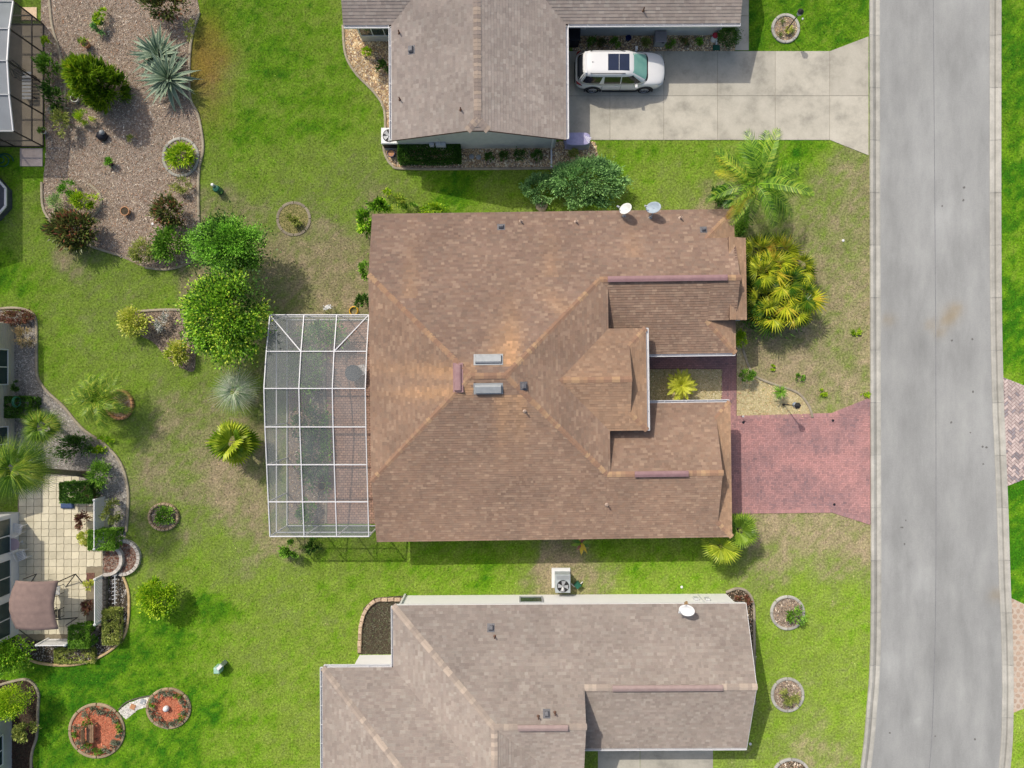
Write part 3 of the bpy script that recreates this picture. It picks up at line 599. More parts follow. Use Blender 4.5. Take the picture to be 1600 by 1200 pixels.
# ---------------------------------------------------------------- houses
M_roof = colmat('asphalt_shingle', .95, .16, 40, .25)
M_vent = mat('vent_metal', lin(92,92,96), lin(116,116,120), .5, 6)
M_deck = mat('roof_deck', lin(96, 76, 66), lin(120, 98, 86), .95, 5)
M_fascia = mat('fascia', (0.6, 0.58, 0.55), (0.66, 0.64, 0.6), .6, 4)
class House:
    def __init__(s, name, label, th, pal, cat='house'):
        s.th = math.radians(th); s.c, s.s = math.cos(s.th), math.sin(s.th); s.pal = pal; s.faces = []
        s.root = thing(name, label, cat); s.roof = None
    def g(s, x, y, z=0.0): return Vector((x * s.c - y * s.s, x * s.s + y * s.c, z))
    def l(s, X, Y): return (X * s.c + Y * s.s, -X * s.s + Y * s.c)
    def face(s, poly, p0, z0, gdir, slope, warm=0.0, dark=1.0): s.faces.append((ccw(poly), p0, z0, gdir, slope, warm, dark))
    @staticmethod
    def fz(F, x, y): return F[2] + F[4] * ((x - F[1][0]) * F[3][0] + (y - F[1][1]) * F[3][1])
    def z_at(s, x, y):
        b = None
        for F in s.faces:
            if inpoly(np.array([x]), np.array([y]), F[0])[0]:
                z = s.fz(F, x, y); b = z if b is None else max(b, z)
        return b if b is not None else 2.8
    def on(s, px, py):
        z = 3.5
        for _ in range(6): x, y = s.l(*W(px, py, z)); z = s.z_at(x, y)
        return x, y, z
    def up(s, x, y):                       # face under the point: unit normal in world
        best = max((F for F in s.faces if inpoly(np.array([x]), np.array([y]), F[0])[0]), key=lambda F: s.fz(F, x, y), default=None)
        if best is None: return Vector((0, 0, 1)), (0, 1)
        gx_, gy_ = best[3]; n = Vector((-gx_ * best[4], -gy_ * best[4], 1)).normalized(); return s.g(n.x, n.y, n.z), best[3]
    def build_roof(s, streaks=(), warmcol=None, expo=.135, tabw=.23):
        mb = MB()
        for F in s.faces:                  # deck with 12 cm edges
            top = [s.g(x, y, s.fz(F, x, y) - .012) for x, y in F[0]]; bot = [p - Vector((0, 0, .14)) for p in top]; n = len(top)
            mb.add(top + bot, [tuple(range(n)), tuple(range(2 * n - 1, n - 1, -1))] + [(i, n + i, n + (i + 1) % n, (i + 1) % n) for i in range(n)])
        s.roof = mb.build('roof', M_deck, s.root)
        vs, fs, ts = [], [], []; pal = np.array(s.pal)
        for F in s.faces:
            poly, p0, z0, (gx_, gy_), sl, warm, dark = F; hx, hy = gy_, -gx_
            uv = ccw([(x * hx + y * hy, x * gx_ + y * gy_) for x, y in poly]); us = [p[0] for p in uv]; vv_ = [p[1] for p in uv]
            ex = expo * math.cos(math.atan(sl)); v0 = min(vv_); nrow = int((max(vv_) - v0) / ex) + 1; base = p0[0] * gx_ + p0[1] * gy_
            for r in range(nrow):
                va, vb = v0 + r * ex, v0 + (r + 1) * ex; u = min(us) - R.random() * tabw
                # horizontal extent of this course
                while u < max(us):
                    wv = tabw * R.choice((.5, .75, 1, 1, 1.25)); c = clip([(u, va), (u + wv, va), (u + wv, vb), (u, vb)], uv); u += wv
                    if len(c) < 3: continue
                    x = c[0][0] * hx + c[0][1] * gx_; y = c[0][0] * hy + c[0][1] * gy_
                    lift = R.uniform(.014, .024); b = len(vs)
                    for (pu, pv) in c:
                        z = z0 + sl * (pv - base) + lift * (1 - (pv - va) / ex); vs.append(s.g(pu * hx + pv * gx_, pu * hy + pv * gy_, z))
                    lo = sorted([k for k in range(len(c)) if abs(c[k][1] - va) < 1e-6], key=lambda k: c[k][0])
                    q = pal[R.randrange(len(pal))]; wf = warm
                    for (sx, sy, ax, ay, rx_, ry_, amt) in streaks:
                        dx, dy = x - sx, y - sy; la, lb = dx * ax + dy * ay, -dx * ay + dy * ax
                        if la > 0: wf += amt * math.exp(-(lb / rx_) ** 2 - (la / ry_) ** 2)
                    nz = float(fbm(np.array([x * .7]), np.array([y * .7]), 13, 3)[0]); wf = min(1, max(0, wf * (.5 + nz)))
                    if warmcol is not None: q = q * (1 - wf) + np.array(warmcol) * wf * R.choice((.9, 1, 1.05, 1.18))
                    q = q * dark * R.uniform(.91, 1.07) * (.86 + .28 * nz); f_ = tuple(range(b, b + len(c)))
                    fs.append(f_); ts.append(tuple(q))
                    if len(lo) >= 2:
                        k0, k1 = lo[0], lo[-1]; b2 = len(vs); d = Vector((0, 0, lift + .004))
                        vs += [vs[b + k0] - d, vs[b + k1] - d]; fs.append((b2, b2 + 1, b + k1, b + k0)); ts.append(tuple(q * .9))
        me = bpy.data.meshes.new('shingles'); me.from_pydata([tuple(v) for v in vs], [], fs); me.materials.append(M_roof); settint(me, ts); me.update()
        props(link('shingles', me, s.roof), kind='stuff')
        return s.roof
    def cap_meshes(s, cols, half=.15):
        out = []
        for c in cols:
            mb = MB(); mb.tint = c; L = .27
            v = [(0, -half, -.05 + .008), (0, 0, .012), (0, half, -.05 + .008), (L, -half, -.05 - .006), (L, 0, 0), (L, half, -.05 - .006),
                 (0, -half, -.075), (0, half, -.075)]
            mb.add(v, [(0, 3, 4, 1), (1, 4, 5, 2), (0, 1, 2, 7, 6), (0, 6, 3), (2, 5, 7)]); out.append(mb.mesh('ridge_shingle', M_roof))
        s.caps_m = out
    def caps(s, a, b, step=.2, lift=.022):     # a -> b, local 3-D points, running uphill
        A, B = s.g(*a) + Vector((0, 0, lift)), s.g(*b) + Vector((0, 0, lift)); d = B - A; n = max(1, int(d.length / step)); d.normalize()
        y = Vector((0, 0, 1)).cross(d).normalized(); zz = d.cross(y)
        for k in range(n):
            p = A + (B - A) * (k / n); m = Matrix((d, y, zz)).transposed().to_4x4(); m.translation = p
            inst('ridge_shingle', R.choice(s.caps_m), s.roof, m)
    def wall(s, poly, z1, m, name='wall', z0=0.0):
        mb = MB(); q = [s.g(x, y) for x, y in ccw(poly)]; mb.prism([(p.x, p.y) for p in q], z0, z1); return mb.build(name, m, s.root)
    def soffit(s, poly, z):
        mb = MB(); q = [s.g(x, y) for x, y in ccw(poly)]; mb.prism([(p.x, p.y) for p in q], z, z + .02, True); return mb.build('soffit', M_fascia, s.root)
    def fascia(s, pts, h=.17, m=None, t=.025):
        mb = MB()
        for a, b in zip(pts[:-1], pts[1:]):
            A, B = s.g(*a), s.g(*b); mb.beam(A - Vector((0, 0, h / 2 + .01)), B - Vector((0, 0, h / 2 + .01)), t, h)
        return mb.build('fascia', m or M_fascia, s.root)
    def gutter(s, a, b, z, out, w_=.13, strap=.95, m=None):    # a, b along the eave; out = outward unit vector, all local
        mb = MB(); ox, oy = out
        def q(p, o, zz): return s.g(p[0] + ox * o, p[1] + oy * o, zz)
        for o0, o1, z0, z1 in ((.0, .012, -.11, 0), (w_ - .02, w_ + .012, -.09, .012), (.0, w_, -.12, -.105)):
            v = [q(p, o, z + zz) for p in (a, b) for o, zz in ((o0, z0), (o1, z0), (o1, z1), (o0, z1))]
            mb.add(v, [(0, 1, 2, 3), (7, 6, 5, 4)] + [(i, i + 4, (i + 1) % 4 + 4, (i + 1) % 4) for i in range(4)])
        L = math.dist(a, b); n = max(2, int(L / strap))
        for k in range(n + 1):
            t = k / n; p = (a[0] + (b[0] - a[0]) * t, a[1] + (b[1] - a[1]) * t); mb.beam(q(p, -.05, z + .02), q(p, w_, z + .005), .025, .012)
        return mb.build('gutter', m or M_alu, s.root)
    def vent(s, px, py, ln, wd_, ht, m, along, name='roof_vent', lift=0.0):
        x, y, z = s.on(px, py); n, gd = s.up(x, y); ax = s.g(*along).normalized(); ax = (ax - n * ax.dot(n)).normalized(); ay = n.cross(ax)
        mb = MB(); h, b = ht, .05; L2, W2 = ln / 2, wd_ / 2
        v = [(-L2, -W2, 0), (L2, -W2, 0), (L2, W2, 0), (-L2, W2, 0), (-L2, -W2, h * .6), (L2, -W2, h * .6), (L2, W2, h * .6), (-L2, W2, h * .6),
             (-L2 + .02, -W2 + b, h), (L2 - .02, -W2 + b, h), (L2 - .02, W2 - b, h), (-L2 + .02, W2 - b, h)]
        f_ = [(8, 9, 10, 11)] + [(k + i, k + (i + 1) % 4, k + 4 + (i + 1) % 4, k + 4 + i) for k in (0, 4) for i in range(4)]
        O = s.g(x, y, z) + n * (.02 + lift)
        mb.add([O + ax * a + ay * b_ + n * c for a, b_, c in v], f_)
        mb.add([O + ax * a + ay * b_ + n * .004 for a, b_ in ((-L2 - .08, -W2 - .08), (L2 + .08, -W2 - .08), (L2 + .08, W2 + .08), (-L2 - .08, W2 + .08))], [(0, 1, 2, 3)])
        return mb.build(name, m, s.roof)
    def pipe(s, px, py, r=.045, h=.32, m=None, name='vent_pipe'):
        x, y, z = s.on(px, py); p = s.g(x, y, z); mb = MB()
        mb.lathe(p.x, p.y, [(r * 2.4, z), (r * 1.5, z + .05), (r, z + .07), (r, z + h), (r * .7, z + h), (r * .7, z + h - .05)], 12); return mb.build(name, m or M_white, s.roof)
    def ridgevent(s, a, b, m, wd_=.3, h=.07):
        A, B = s.g(*a), s.g(*b); mb = MB(); d = (B - A).normalized(); y = Vector((0, 0, 1)).cross(d).normalized(); pr = [(-wd_ / 2, -.01), (-wd_ / 2, .035), (-.03, h), (.03, h), (wd_ / 2, .035), (wd_ / 2, -.01)]
        v = [P_ + y * o + Vector((0, 0, .05 + z)) for P_ in (A, B) for o, z in pr]; k = len(pr)
        mb.add(v, [(i, i + 1, k + i + 1, k + i)[::-1] for i in range(k - 1)] + [tuple(range(k)), tuple(range(2 * k - 1, k - 1, -1))]); return mb.build('ridge_vent', m, s.roof)
    def window(s, cx, cy, z0, wd_, ht, out, m_frame=None, panes=1, rows=1, name='window'):
        ox, oy = out; tx, ty = -oy, ox; fr = .06
        def bar(u0, u1, w0, w1, o0, o1, mb):
            v = [s.g(cx + tx * u + ox * o, cy + ty * u + oy * o, w_) for o in (o0, o1) for u, w_ in ((u0, w0), (u1, w0), (u1, w1), (u0, w1))]
            mb.add(v, [(4, 5, 6, 7), (3, 2, 1, 0)] + [(i, (i + 1) % 4, (i + 1) % 4 + 4, i + 4) for i in range(4)])
        mb = MB(); bar(-wd_ / 2 - fr, wd_ / 2 + fr, z0 - fr, z0, .003, .05, mb); bar(-wd_ / 2 - fr, wd_ / 2 + fr, z0 + ht, z0 + ht + fr, .003, .05, mb)
        bar(-wd_ / 2 - fr, -wd_ / 2, z0, z0 + ht, .003, .05, mb); bar(wd_ / 2, wd_ / 2 + fr, z0, z0 + ht, .003, .05, mb)
        for k in range(1, panes): u = -wd_ / 2 + wd_ * k / panes; bar(u - .025, u + .025, z0, z0 + ht, .003, .045, mb)
        for k in range(1, rows): u = z0 + ht * k / rows; bar(-wd_ / 2, wd_ / 2, u - .025, u + .025, .003, .042, mb)
        f_ = mb.build(name, m_frame or M_white, s.root)
        for i in range(panes):
            for j in range(rows):
                g = MB(); bar(-wd_ / 2 + wd_ * i / panes + .026, -wd_ / 2 + wd_ * (i + 1) / panes - .026, z0 + ht * j / rows + .026, z0 + ht * (j + 1) / rows - .026, .004, .02, g); g.build('pane', M_glass, f_)
        return f_

# ---- central brown house
PB = [lin(*c) for c in ((150,127,113),(146,124,110),(154,132,116),(148,128,114),(150,126,110),(167,145,127),(146,126,112),(142,120,107),(154,131,115),(149,127,112),(148,124,109),(151,128,113),(160,138,122))]
hm = House('brown_roof_house', 'central house with a brown shingle hip roof and pink ridge vents', .8, PB)
sl = .36; ZR = 2.7 + sl * 8.69; yr = .42; N_, S_ = 9.11, -8.27; xw = -7.28; jn, js, zj = N_ - 3.4, S_ + 3.4, 2.7 + sl * 3.4
xr1, xr2 = xw + (8.69 - 3.4), -.31; ZN = 2.7 + sl * 3.84; ZS = 2.7 + sl * 3.57; yN, yS = N_ - 3.84, S_ + 3.57; XE = 4.98; ZE = ZR - sl * (XE - xr2)
hN = xr2 + (ZR - ZN) / sl; hS = xr2 + (ZR - ZS) / sl; g_n, g_s, g_e, g_w = (0, -1), (0, 1), (-1, 0), (1, 0)
tn = .02; tw = .16; te = .1; ts_ = .12
# north slope (split in convex pieces), rake at the palm corner and the projecting bay
hm.face([(xw, N_), (xw, jn), (xr1, yr), (xr2, yr), (hN, yN), (hN, N_)], (0, N_), 2.7, g_n, sl, tn, 1.06)
hm.face([(hN, N_), (hN, yN), (10.24, yN), (10.24, N_)], (0, N_), 2.7, g_n, sl, tn, 1.06); hm.face([(10.24, 7.46), (10.24, N_), (11.89, N_)], (0, N_), 2.7, g_n, sl, tn, 1.06); hm.face([(10.24, 7.46), (11.89, N_), (11.89, 6.7), (10.24, 6.7)], (11.89, 0), 2.7, g_e, sl, .3)
bx = 11.72; yb1, yb2 = 7.46, 3.17
hm.face([(10.24, yb1), (10.24, yN), (bx, yN), (bx, yb1)], (0, N_), 2.7, g_n, sl, tn, 1.06)
# west jerkinhead
hm.face([(xw, jn), (xw, js), (xr1, yr)], (xw, 0), zj, g_w, sl, tw)
# south slope
hm.face([(xw, S_), (xw, js), (xr1, yr), (xr2, yr), (hS, yS), (hS, S_)][::-1], (0, S_), 2.7, g_s, sl, ts_)
gxS = 10.72
hm.face([(hS, S_), (hS, yS), (gxS, yS), (gxS, S_)], (0, S_), 2.7, g_s, sl, ts_); hm.face([(gxS, S_), (gxS, S_ + .83), (11.55, S_)], (0, S_), 2.7, g_s, sl, ts_)
# east main slope with valleys
ye1, ye2 = 2.77, -2.47; yem = .15; ZEr = ZE + sl * 2.62; xe0 = xr2 + (ZR - ZEr) / sl
hm.face([(xr2, yr), (hN, yN), (XE, yN - (XE - hN)), (XE, ye1), (xe0, yem)], (xr2, 0), ZR, (-1, 0), sl, te)
hm.face([(xr2, yr), (xe0, yem), (XE, ye2), (XE, yS + (XE - hS)), (hS, yS)], (xr2, 0), ZR, (-1, 0), sl, te)
# northern wing, inner slope
sw = .37; hm.face([(hN, yN), (XE, yN - (XE - hN) * sl / sw), (XE, yN)], (0, 1.475), ZN - sw * (yN - 1.475), g_s, sw, te); hm.face([(XE, yN), (XE, 1.475), (10.24, 1.475), (10.24, yN)], (0, 1.475), ZN - sw * (yN - 1.475), g_s, sw, te)
hm.face([(10.24, 3.17), (10.24, yN), (bx, yN), (bx, 3.17)], (0, 1.475), ZN - sw * (yN - 1.475), g_s, sw, te)
zl = ZN - sw * (yN - 1.475)
hm.face([(10.24, 3.17), (10.24, 1.475), (11.89, 1.475)], (0, 1.475), zl, g_s, sw, te)
hm.face([(10.24, 3.12), (11.89, 1.475), (11.89, 3.9), (10.24, 3.9)], (11.89, 0), zl, g_e, sw, .3)
# bay skirt under its little gable
zk = 2.7 + sl * (N_ - yb1)
hm.face([(11.3, yb1), (12.3, yb1), (12.3, 3.17), (11.3, 3.17)], (12.3, 0), zk - .04, g_e, sl, .35)
# southern wing, inner slope and skirt
zi = ZS - sw * (-1.12 - yS)
hm.face([(hS, yS), (XE, yS + (XE - hS) * sl / sw), (XE, yS)], (0, -1.12), zi, g_n, sw, te); hm.face([(XE, yS), (XE, -1.12), (gxS, -1.12), (gxS, yS)], (0, -1.12), zi, g_n, sw, te); hm.face([(gxS, -1.12), (11.55, -1.12), (gxS, -1.95)], (0, -1.12), zi, g_n, sw, te)
hm.face([(11.55, -1.12), (11.55, S_), (gxS - .1, S_ + .93), (gxS - .1, -2.05)], (11.55, 0), 2.7, g_e, sl, .4)
# entry roof
gxE = 6.0
hm.face([(xe0, yem), (XE, ye1), (gxE, ye1), (gxE, yem)], (0, ye1), ZE, g_n, sl, .3); hm.face([(gxE, ye1), (6.9, ye1), (gxE, ye1 - .9)], (0, ye1), ZE, g_n, sl, .3)
hm.face([(xe0, yem), (gxE, yem), (gxE, ye2), (XE, ye2)], (0, ye2), ZE, g_s, sl, .3); hm.face([(gxE, ye2), (6.9, ye2), (gxE, ye2 + .9)], (0, ye2), ZE, g_s, sl, .3)
hm.face([(6.9, ye1), (6.9, ye2), (gxE - .1, ye2 + 1.0), (gxE - .1, ye1 - 1.0)], (6.9, 0), ZE, g_e, sl, .4)
WARM = lin(192, 156, 120)
hm.build_roof([(.1, .9, 0, 1, .5, 2.6, .9), (-.6, 1.0, -.12, 1, .45, 1.6, .5), (-.55, -.6, 0, -1, .45, 2.2, .55), (.3, -.6, 0, -1, .35, 2.2, .5), (-1.6, .75, -1, .05, .42, 4.2, .7), (-2, -.3, -1, 0, .35, 3.8, .65),
  (-5, 4.5, 0, 1, .4, 3, .3), (6.5, 6.5, 0, 1, .5, 2, .2), (2.2, 5.5, 0, 1, .5, 2.4, .25), (3, 3.5, -.7, .7, .5, 2, .3)], WARM)
hm.cap_meshes([lin(*c) for c in ((164,132,110),(172,142,116),(156,126,106),(186,156,124),(162,130,108),(176,144,116))], .145)
for a, b in (((xw, jn, zj), (xr1, yr, ZR)), ((xw, js, zj), (xr1, yr, ZR)), ((hN, yN, ZN), (xr2, yr, ZR)), ((hS, yS, ZS), (xr2, yr, ZR)), ((xr1, yr, ZR), (xr2, yr, ZR)),
             ((hN, yN, ZN), (4.95, yN, ZN)), ((11.05, yN, ZN), (bx, yN, ZN)), ((hS, yS, ZS), (6.2, yS, ZS)), ((8.95, yS, ZS), (gxS, yS, ZS)), ((gxE, yem, ZEr), (xe0, yem, ZEr)),
             ((11.55, S_, 2.7), (gxS, S_ + .83, 2.7 + sl * .83)), ((11.55, -1.12, zi), (gxS, -1.95, zi + sw * .83)), ((6.9, ye1, ZE), (gxE, ye1 - .9, ZE + sl * .9)), ((6.9, ye2, ZE), (gxE, ye2 + .9, ZE + sl * .9)),
             ((11.89, N_, 2.7), (10.24, 7.46, 2.7 + sl * 1.65)), ((11.89, 1.475, zl), (10.24, 3.12, zl + sw * 1.65))): hm.caps(a, b)
def gable(h, x0, y0, y1, ya, zb, za, ov=.14, name='gable'):     # small vertical gable facing east with a projecting rake board
    mb = MB(); q = lambda x, y, z: h.g(x, y, z)
    v = [q(x0 - .02, y0, zb), q(x0 - .02, y1, zb), q(x0 - .02, ya, za - .02), q(x0 - .12, y0, zb), q(x0 - .12, y1, zb), q(x0 - .12, ya, za - .02)]
    mb.add(v, [(0, 1, 2), (5, 4, 3), (0, 3, 4, 1), (1, 4, 5, 2), (2, 5, 3, 0)]); return mb.build(name, M_deck, h.roof)
gable(hm, gxS, -1.95, S_ + .83, yS, 2.95, ZS); gable(hm, gxE, ye1 - .9, ye2 + .9, yem, ZE + .28, ZEr); gable(hm, bx, yb1 - .2, yb2 + .2, yN, zk + .1, ZN)
hm.ridgevent((4.95, yN, ZN), (11.05, yN, ZN), M_pink); hm.ridgevent((6.2, yS, ZS), (8.95, yS, ZS), M_pink)
hm.vent(763, 562, 1.28, .42, .16, M_grey, (1, 0)); hm.vent(763, 607, 1.28, .42, .2, M_grey, (1, 0)); hm.vent(716, 590, 1.28, .38, .12, M_pink, (0, 1))
hm.vent(783, 355, .24, .2, .16, M_vent, (1, 0), 'box_vent'); hm.vent(1099, 359, .2, .2, .16, M_vent, (1, 0), 'box_vent'); hm.vent(818, 603, .26, .22, .18, M_vent, (0, 1), 'box_vent')
for a in ((814, 346), (900, 347), (1063, 341), (820, 642), (948, 788)): hm.pipe(*a, m=mat('pipe_cap', lin(168,146,130), lin(206,186,170), .6, 9))
fp = [(xw + .5, N_ - .5), (xw + .5, S_ + .5), (11.0, S_ + .5), (11.0, -1.7), (XE + .2, -1.7), (XE + .2, 2.0), (11.2, 2.0), (11.2, 3.6), (11.7, 3.6), (11.7, 7.0), (11.4, 7.0), (11.4, N_ - .5)]
hm.wall(fp, 2.5, M_stucco)
hm.soffit([(xw + .05, N_ - .05), (xw + .05, S_ + .05), (11.5, S_ + .05), (11.5, -1.17), (6.0, -1.17), (6.0, 1.5), (11.8, 1.5), (11.8, 3.2), (12.2, 3.2), (12.2, 7.4), (11.8, 7.4), (11.8, N_ - .05)], 2.5)
hm.wall([(xw + .5, N_ - .9), (xw + .5, jn), (xw + .5, js), (xw + .5, S_ + .9), (xw + .62, S_ + .9), (xw + .62, N_ - .9)], 2.84, M_stucco, 'wall')
hm.wall([(XE - .3, yN - 1.3), (XE - .3, yS + 1.1), (XE - .15, yS + 1.1), (XE - .15, yN - 1.3)], ZE - .16, M_stucco, 'wall', 2.52)
hm.wall([(XE - .2, 2.3), (6.4, 2.3), (6.4, -2.0), (XE - .2, -2.0)], ZE - .18, M_stucco, 'wall', 2.52)
for a, b in (((11.5, -1.12), (6.95, -1.12)), ): hm.gutter(a, b, zi - .02, (0, 1))
hm.gutter((7.0, 1.475), (11.85, 1.475), zl - .02, (0, -1)); hm.gutter((6.9, ye1), (6.9, ye2), ZE - .02, (1, 0))
hm.window(11.7, 5.3, .8, 1.8, 1.3, (1, 0), None, 2); hm.window(2, N_ - .5, .9, 1.2, 1.2, (0, 1)); hm.window(-3, N_ - .5, .9, 1.2, 1.2, (0, 1)); hm.window(-2, S_ + .5, .9, 1.4, 1.2, (0, -1)); hm.window(4, S_ + .5, .9, 1.2, 1.2, (0, -1))
gd = MB(); q0, q1 = hm.g(11.0, -2.4), hm.g(11.0, -7.3)
for k in range(4): gd.beam(hm.g(11.02, -4.85 - 2.4, .3 + k * .54), hm.g(11.02, -4.85 + 2.4, .3 + k * .54), .04, .5)
gd.build('garage_door', M_white, hm.root)

# ---- northern and southern neighbours (greyer shingles)
PG = [lin(*c) for c in ((164,154,145),(162,151,142),(167,157,148),(160,149,141),(165,154,145),(171,162,153),(162,152,144),(158,147,139),(164,153,144))]
hn = House('grey_roof_house', 'northern house with pinkish grey shingle roof beside the parked white car', .3, PG)
sn = .34; xw_, xe_, yg = -6.3, 2.95, 12.93; xr = (xw_ + xe_) / 2; zr = 2.7 + sn * (xe_ - xw_) / 2; jd = .55; yv = 19.05
hn.face([(xw_, yg), (xw_, yv), (xr, yv + (xr - xw_)), (xr, yg + jd), (xr - jd, yg)], (xw_, 0), 2.7, (1, 0), sn, 0, 1.14)
hn.face([(xe_, yg), (xr + jd, yg), (xr, yg + jd), (xr, yv + (xr - xw_)), (xe_, yv)], (xe_, 0), 2.7, (-1, 0), sn, 0, 1.14)
hn.face([(xr - jd, yg), (xr + jd, yg), (xr, yg + jd)], (xr, yg), zr - sn * jd, (0, 1), sn, 0, .9)
hn.face([(-8.85, yv), (xw_, yv), (xr, yv + (xr - xw_)), (-8.85, yv + (xr - xw_))], (0, yv), 2.7, (0, 1), sn, 0, 1.06)
hn.face([(12.2, yv), (12.2, yv + (xr - xw_)), (xr, yv + (xr - xw_)), (xe_, yv)], (0, yv), 2.7, (0, 1), sn, 0, 1.06)
hn.face([(-8.85, 28.3), (-8.85, yv + (xr - xw_)), (12.2, yv + (xr - xw_)), (12.2, 28.3)], (0, 28.3), 2.7, (0, -1), sn, 0, .98)
hn.build_roof(expo=.16)
hn.cap_meshes([lin(*c) for c in ((182,166,150),(160,146,136),(168,154,144),(188,172,156))], .19)
hn.caps((xr, yg + jd, zr), (xr, yv + 4.6, zr), .2); hn.caps((xr - jd, yg, zr - sn * jd), (xr, yg + jd, zr), .18); hn.caps((xr + jd, yg, zr - sn * jd), (xr, yg + jd, zr), .18)
wn = mat('pale_grey_wall', lin(186, 190, 188), lin(200, 203, 200), .85, 3, .08, 50)
yw = 13.38
hn.wall([(xw_ + .02, yw), (2.5, yw), (2.5, 19.75), (11.75, 19.75), (11.75, 27.9), (-8.4, 27.9), (-8.4, 19.5), (xw_ + .3, 19.5), (xw_ + .3, 13.9), (xw_ + .02, 13.9)], 2.5, wn)
mb = MB(); v = [(xw_ + .02, yw), (2.5, yw), (xr + .5, yw), (xr - .5, yw)]; zz = [2.49, 2.49, zr - .33, zr - .33]
q = [hn.g(x, y, z) for (x, y), z in zip(v, zz)] + [hn.g(x, y + .12, z) for (x, y), z in zip(v, zz)]
mb.add(q, [(0, 1, 2, 3), (7, 6, 5, 4), (0, 4, 5, 1), (1, 5, 6, 2), (2, 6, 7, 3), (3, 7, 4, 0)]); mb.build('gable_wall', wn, hn.root)
hn.soffit([(2.6, 13.6), (2.9, 13.6), (2.9, 19.1), (12.1, 19.1), (12.1, 19.8), (2.6, 19.8)], 2.5); hn.soffit([(-8.8, 19.1), (-6.2, 19.1), (-6.2, 19.6), (-8.8, 19.6)], 2.5)
hn.gutter((xw_, 13.0), (xw_, yv - .1), 2.68, (-1, 0)); hn.gutter((-8.8, yv), (xw_ - .15, yv), 2.68, (0, -1)); hn.gutter((xe_, 13.0), (xe_, yv - .1), 2.68, (1, 0)); hn.gutter((3.1, yv), (12.2, yv), 2.68, (0, -1))
hn.window(-7.3, 19.5, .75, 2.0, 1.7, (0, -1), M_white, 3); hn.window(3.4, 19.75, .9, 1.5, 1.2, (0, -1), M_white, 1)
hn.vent(643, 78, .24, .3, .16, M_vent, (1, 0), 'box_vent')
for a in ((624, 52), (625, 156), (1005, 17), (720, 172)): hn.pipe(*a, r=.035, m=mat('brown_pipe', lin(92,70,60), lin(120,92,78), .7, 9))
mb = MB(); x, y = 2.3, 13.34
mb.beam(hn.g(x, y - .06, 2.5), hn.g(x, y - .06, .12), .09, .07); mb.beam(hn.g(x, y - .04, .12), hn.g(x, y - 1.15, .05), .09, .07); mb.build('downspout', M_white, hn.root)
mb = MB(); mb.beam(hn.g(11.7, 19.68, 2.5), hn.g(11.7, 19.68, .12), .09, .07); mb.beam(hn.g(11.7, 19.68, .12), hn.g(11.7, 19.2, .05), .09, .07); mb.build('downspout', M_white, hn.root)
mb = MB(); a = hn.g(-3.9, yw - .12, .6); mb.box(a.x - .25, a.y - .08, .5, a.x + .3, a.y + .1, 1.15); mb.mi = 0; mb.box(a.x - .6, a.y - .05, .7, a.x - .35, a.y + .1, 1.1); mb.tube([(a.x, a.y, 1.1), (a.x, a.y, 1.9)], .025); mb.build('meter_box', M_lgrey, hn.root)

hs = House('grey_roof_house', 'southern house with grey shingle roof and white north wall', .3, [c for c in PG] + [lin(158,146,138)])
s5 = .42; zE = 2.7; yN5 = -11.7; yR1 = -15.45; zR1 = 2.7 + s5 * (yN5 - yR1); yR2 = -17.1; zR2 = 2.7 + s5 * (yN5 - yR2); xh = -6.37; xk = xh + (yN5 - yR2); xg = 3.6; yS5 = -19.33; sS = (zR1 - 2.7) / (yR1 - yS5)
hs.face([(xh, yN5), (12.33, yN5), (12.33, yR1), (xg, yR1), (xg - .001, yR1)], (0, yN5), 2.7, (0, -1), s5)
hs.faces.pop()
hs.face([(xg, yN5), (12.33, yN5), (12.33, yR1), (xg, yR1)], (0, yN5), 2.7, (0, -1), s5, 0, .9)
hs.face([(xh, yN5), (xg, yN5), (xg, yR2), (xk, yR2)], (0, yN5), 2.7, (0, -1), s5, 0, .9)
hs.face([(xg - .3, yR1), (12.33, yR1), (12.33, yS5), (xg - .3, yS5)], (0, yS5), 2.7, (0, 1), sS, 0, .86)
hs.face([(xk, yR2), (xg, yR2), (xg, yR2 - (xg - xk))], (0, yR2), zR2, (0, 1), s5)
yw5 = -14.98; yvb = yw5 - (xk - xh)
hs.face([(xh, yN5), (xk, yR2), (xk, yvb), (xh, yw5)], (xh, 0), 2.7, (1, 0), s5, 0, 1.02)
hs.face([(-10.12, yw5), (xh, yw5), (xk, yvb), (-10.12 + (xk - xh), yvb)], (0, yw5), 2.7, (0, -1), s5)
hs.face([(-10.12, yw5), (-10.12 + (xk - xh), yvb), (-10.12 + (xk - xh), -27), (-10.12, -27)], (-10.12, 0), 2.7, (1, 0), s5)
hs.face([(xk, yR2), (xg, yR2 - (xg - xk)), (xg, -27), (xk, -27)], (xk, 0), zR2, (-1, 0), s5)
hs.face([(-10.12 + (xk - xh), yvb), (xk, yvb), (xk, -27), (-10.12 + (xk - xh), -27)], (xk, 0), zR2, (1, 0), .001)
hs.build_roof(expo=.15)
hs.cap_meshes([lin(*c) for c in ((178,165,152),(168,155,144),(162,150,140),(188,174,160))], .165)
hs.caps((xh, yN5, 2.7), (xk, yR2, zR2), .22); hs.caps((-10.12, yw5, 2.7), (-10.12 + (xk - xh), yvb, zR2), .22); hs.caps((xk, yR2, zR2), (.2, yR2, zR2), .2); hs.caps((2.7, yR2, zR2), (xg, yR2, zR2), .2); hs.caps((xk, yR2 - .1, zR2), (xk, yvb, zR2), .2)
hs.caps((xg, yR1, zR1), (5.0, yR1, zR1), .2); hs.caps((10.6, yR1, zR1), (12.33, yR1, zR1), .2)
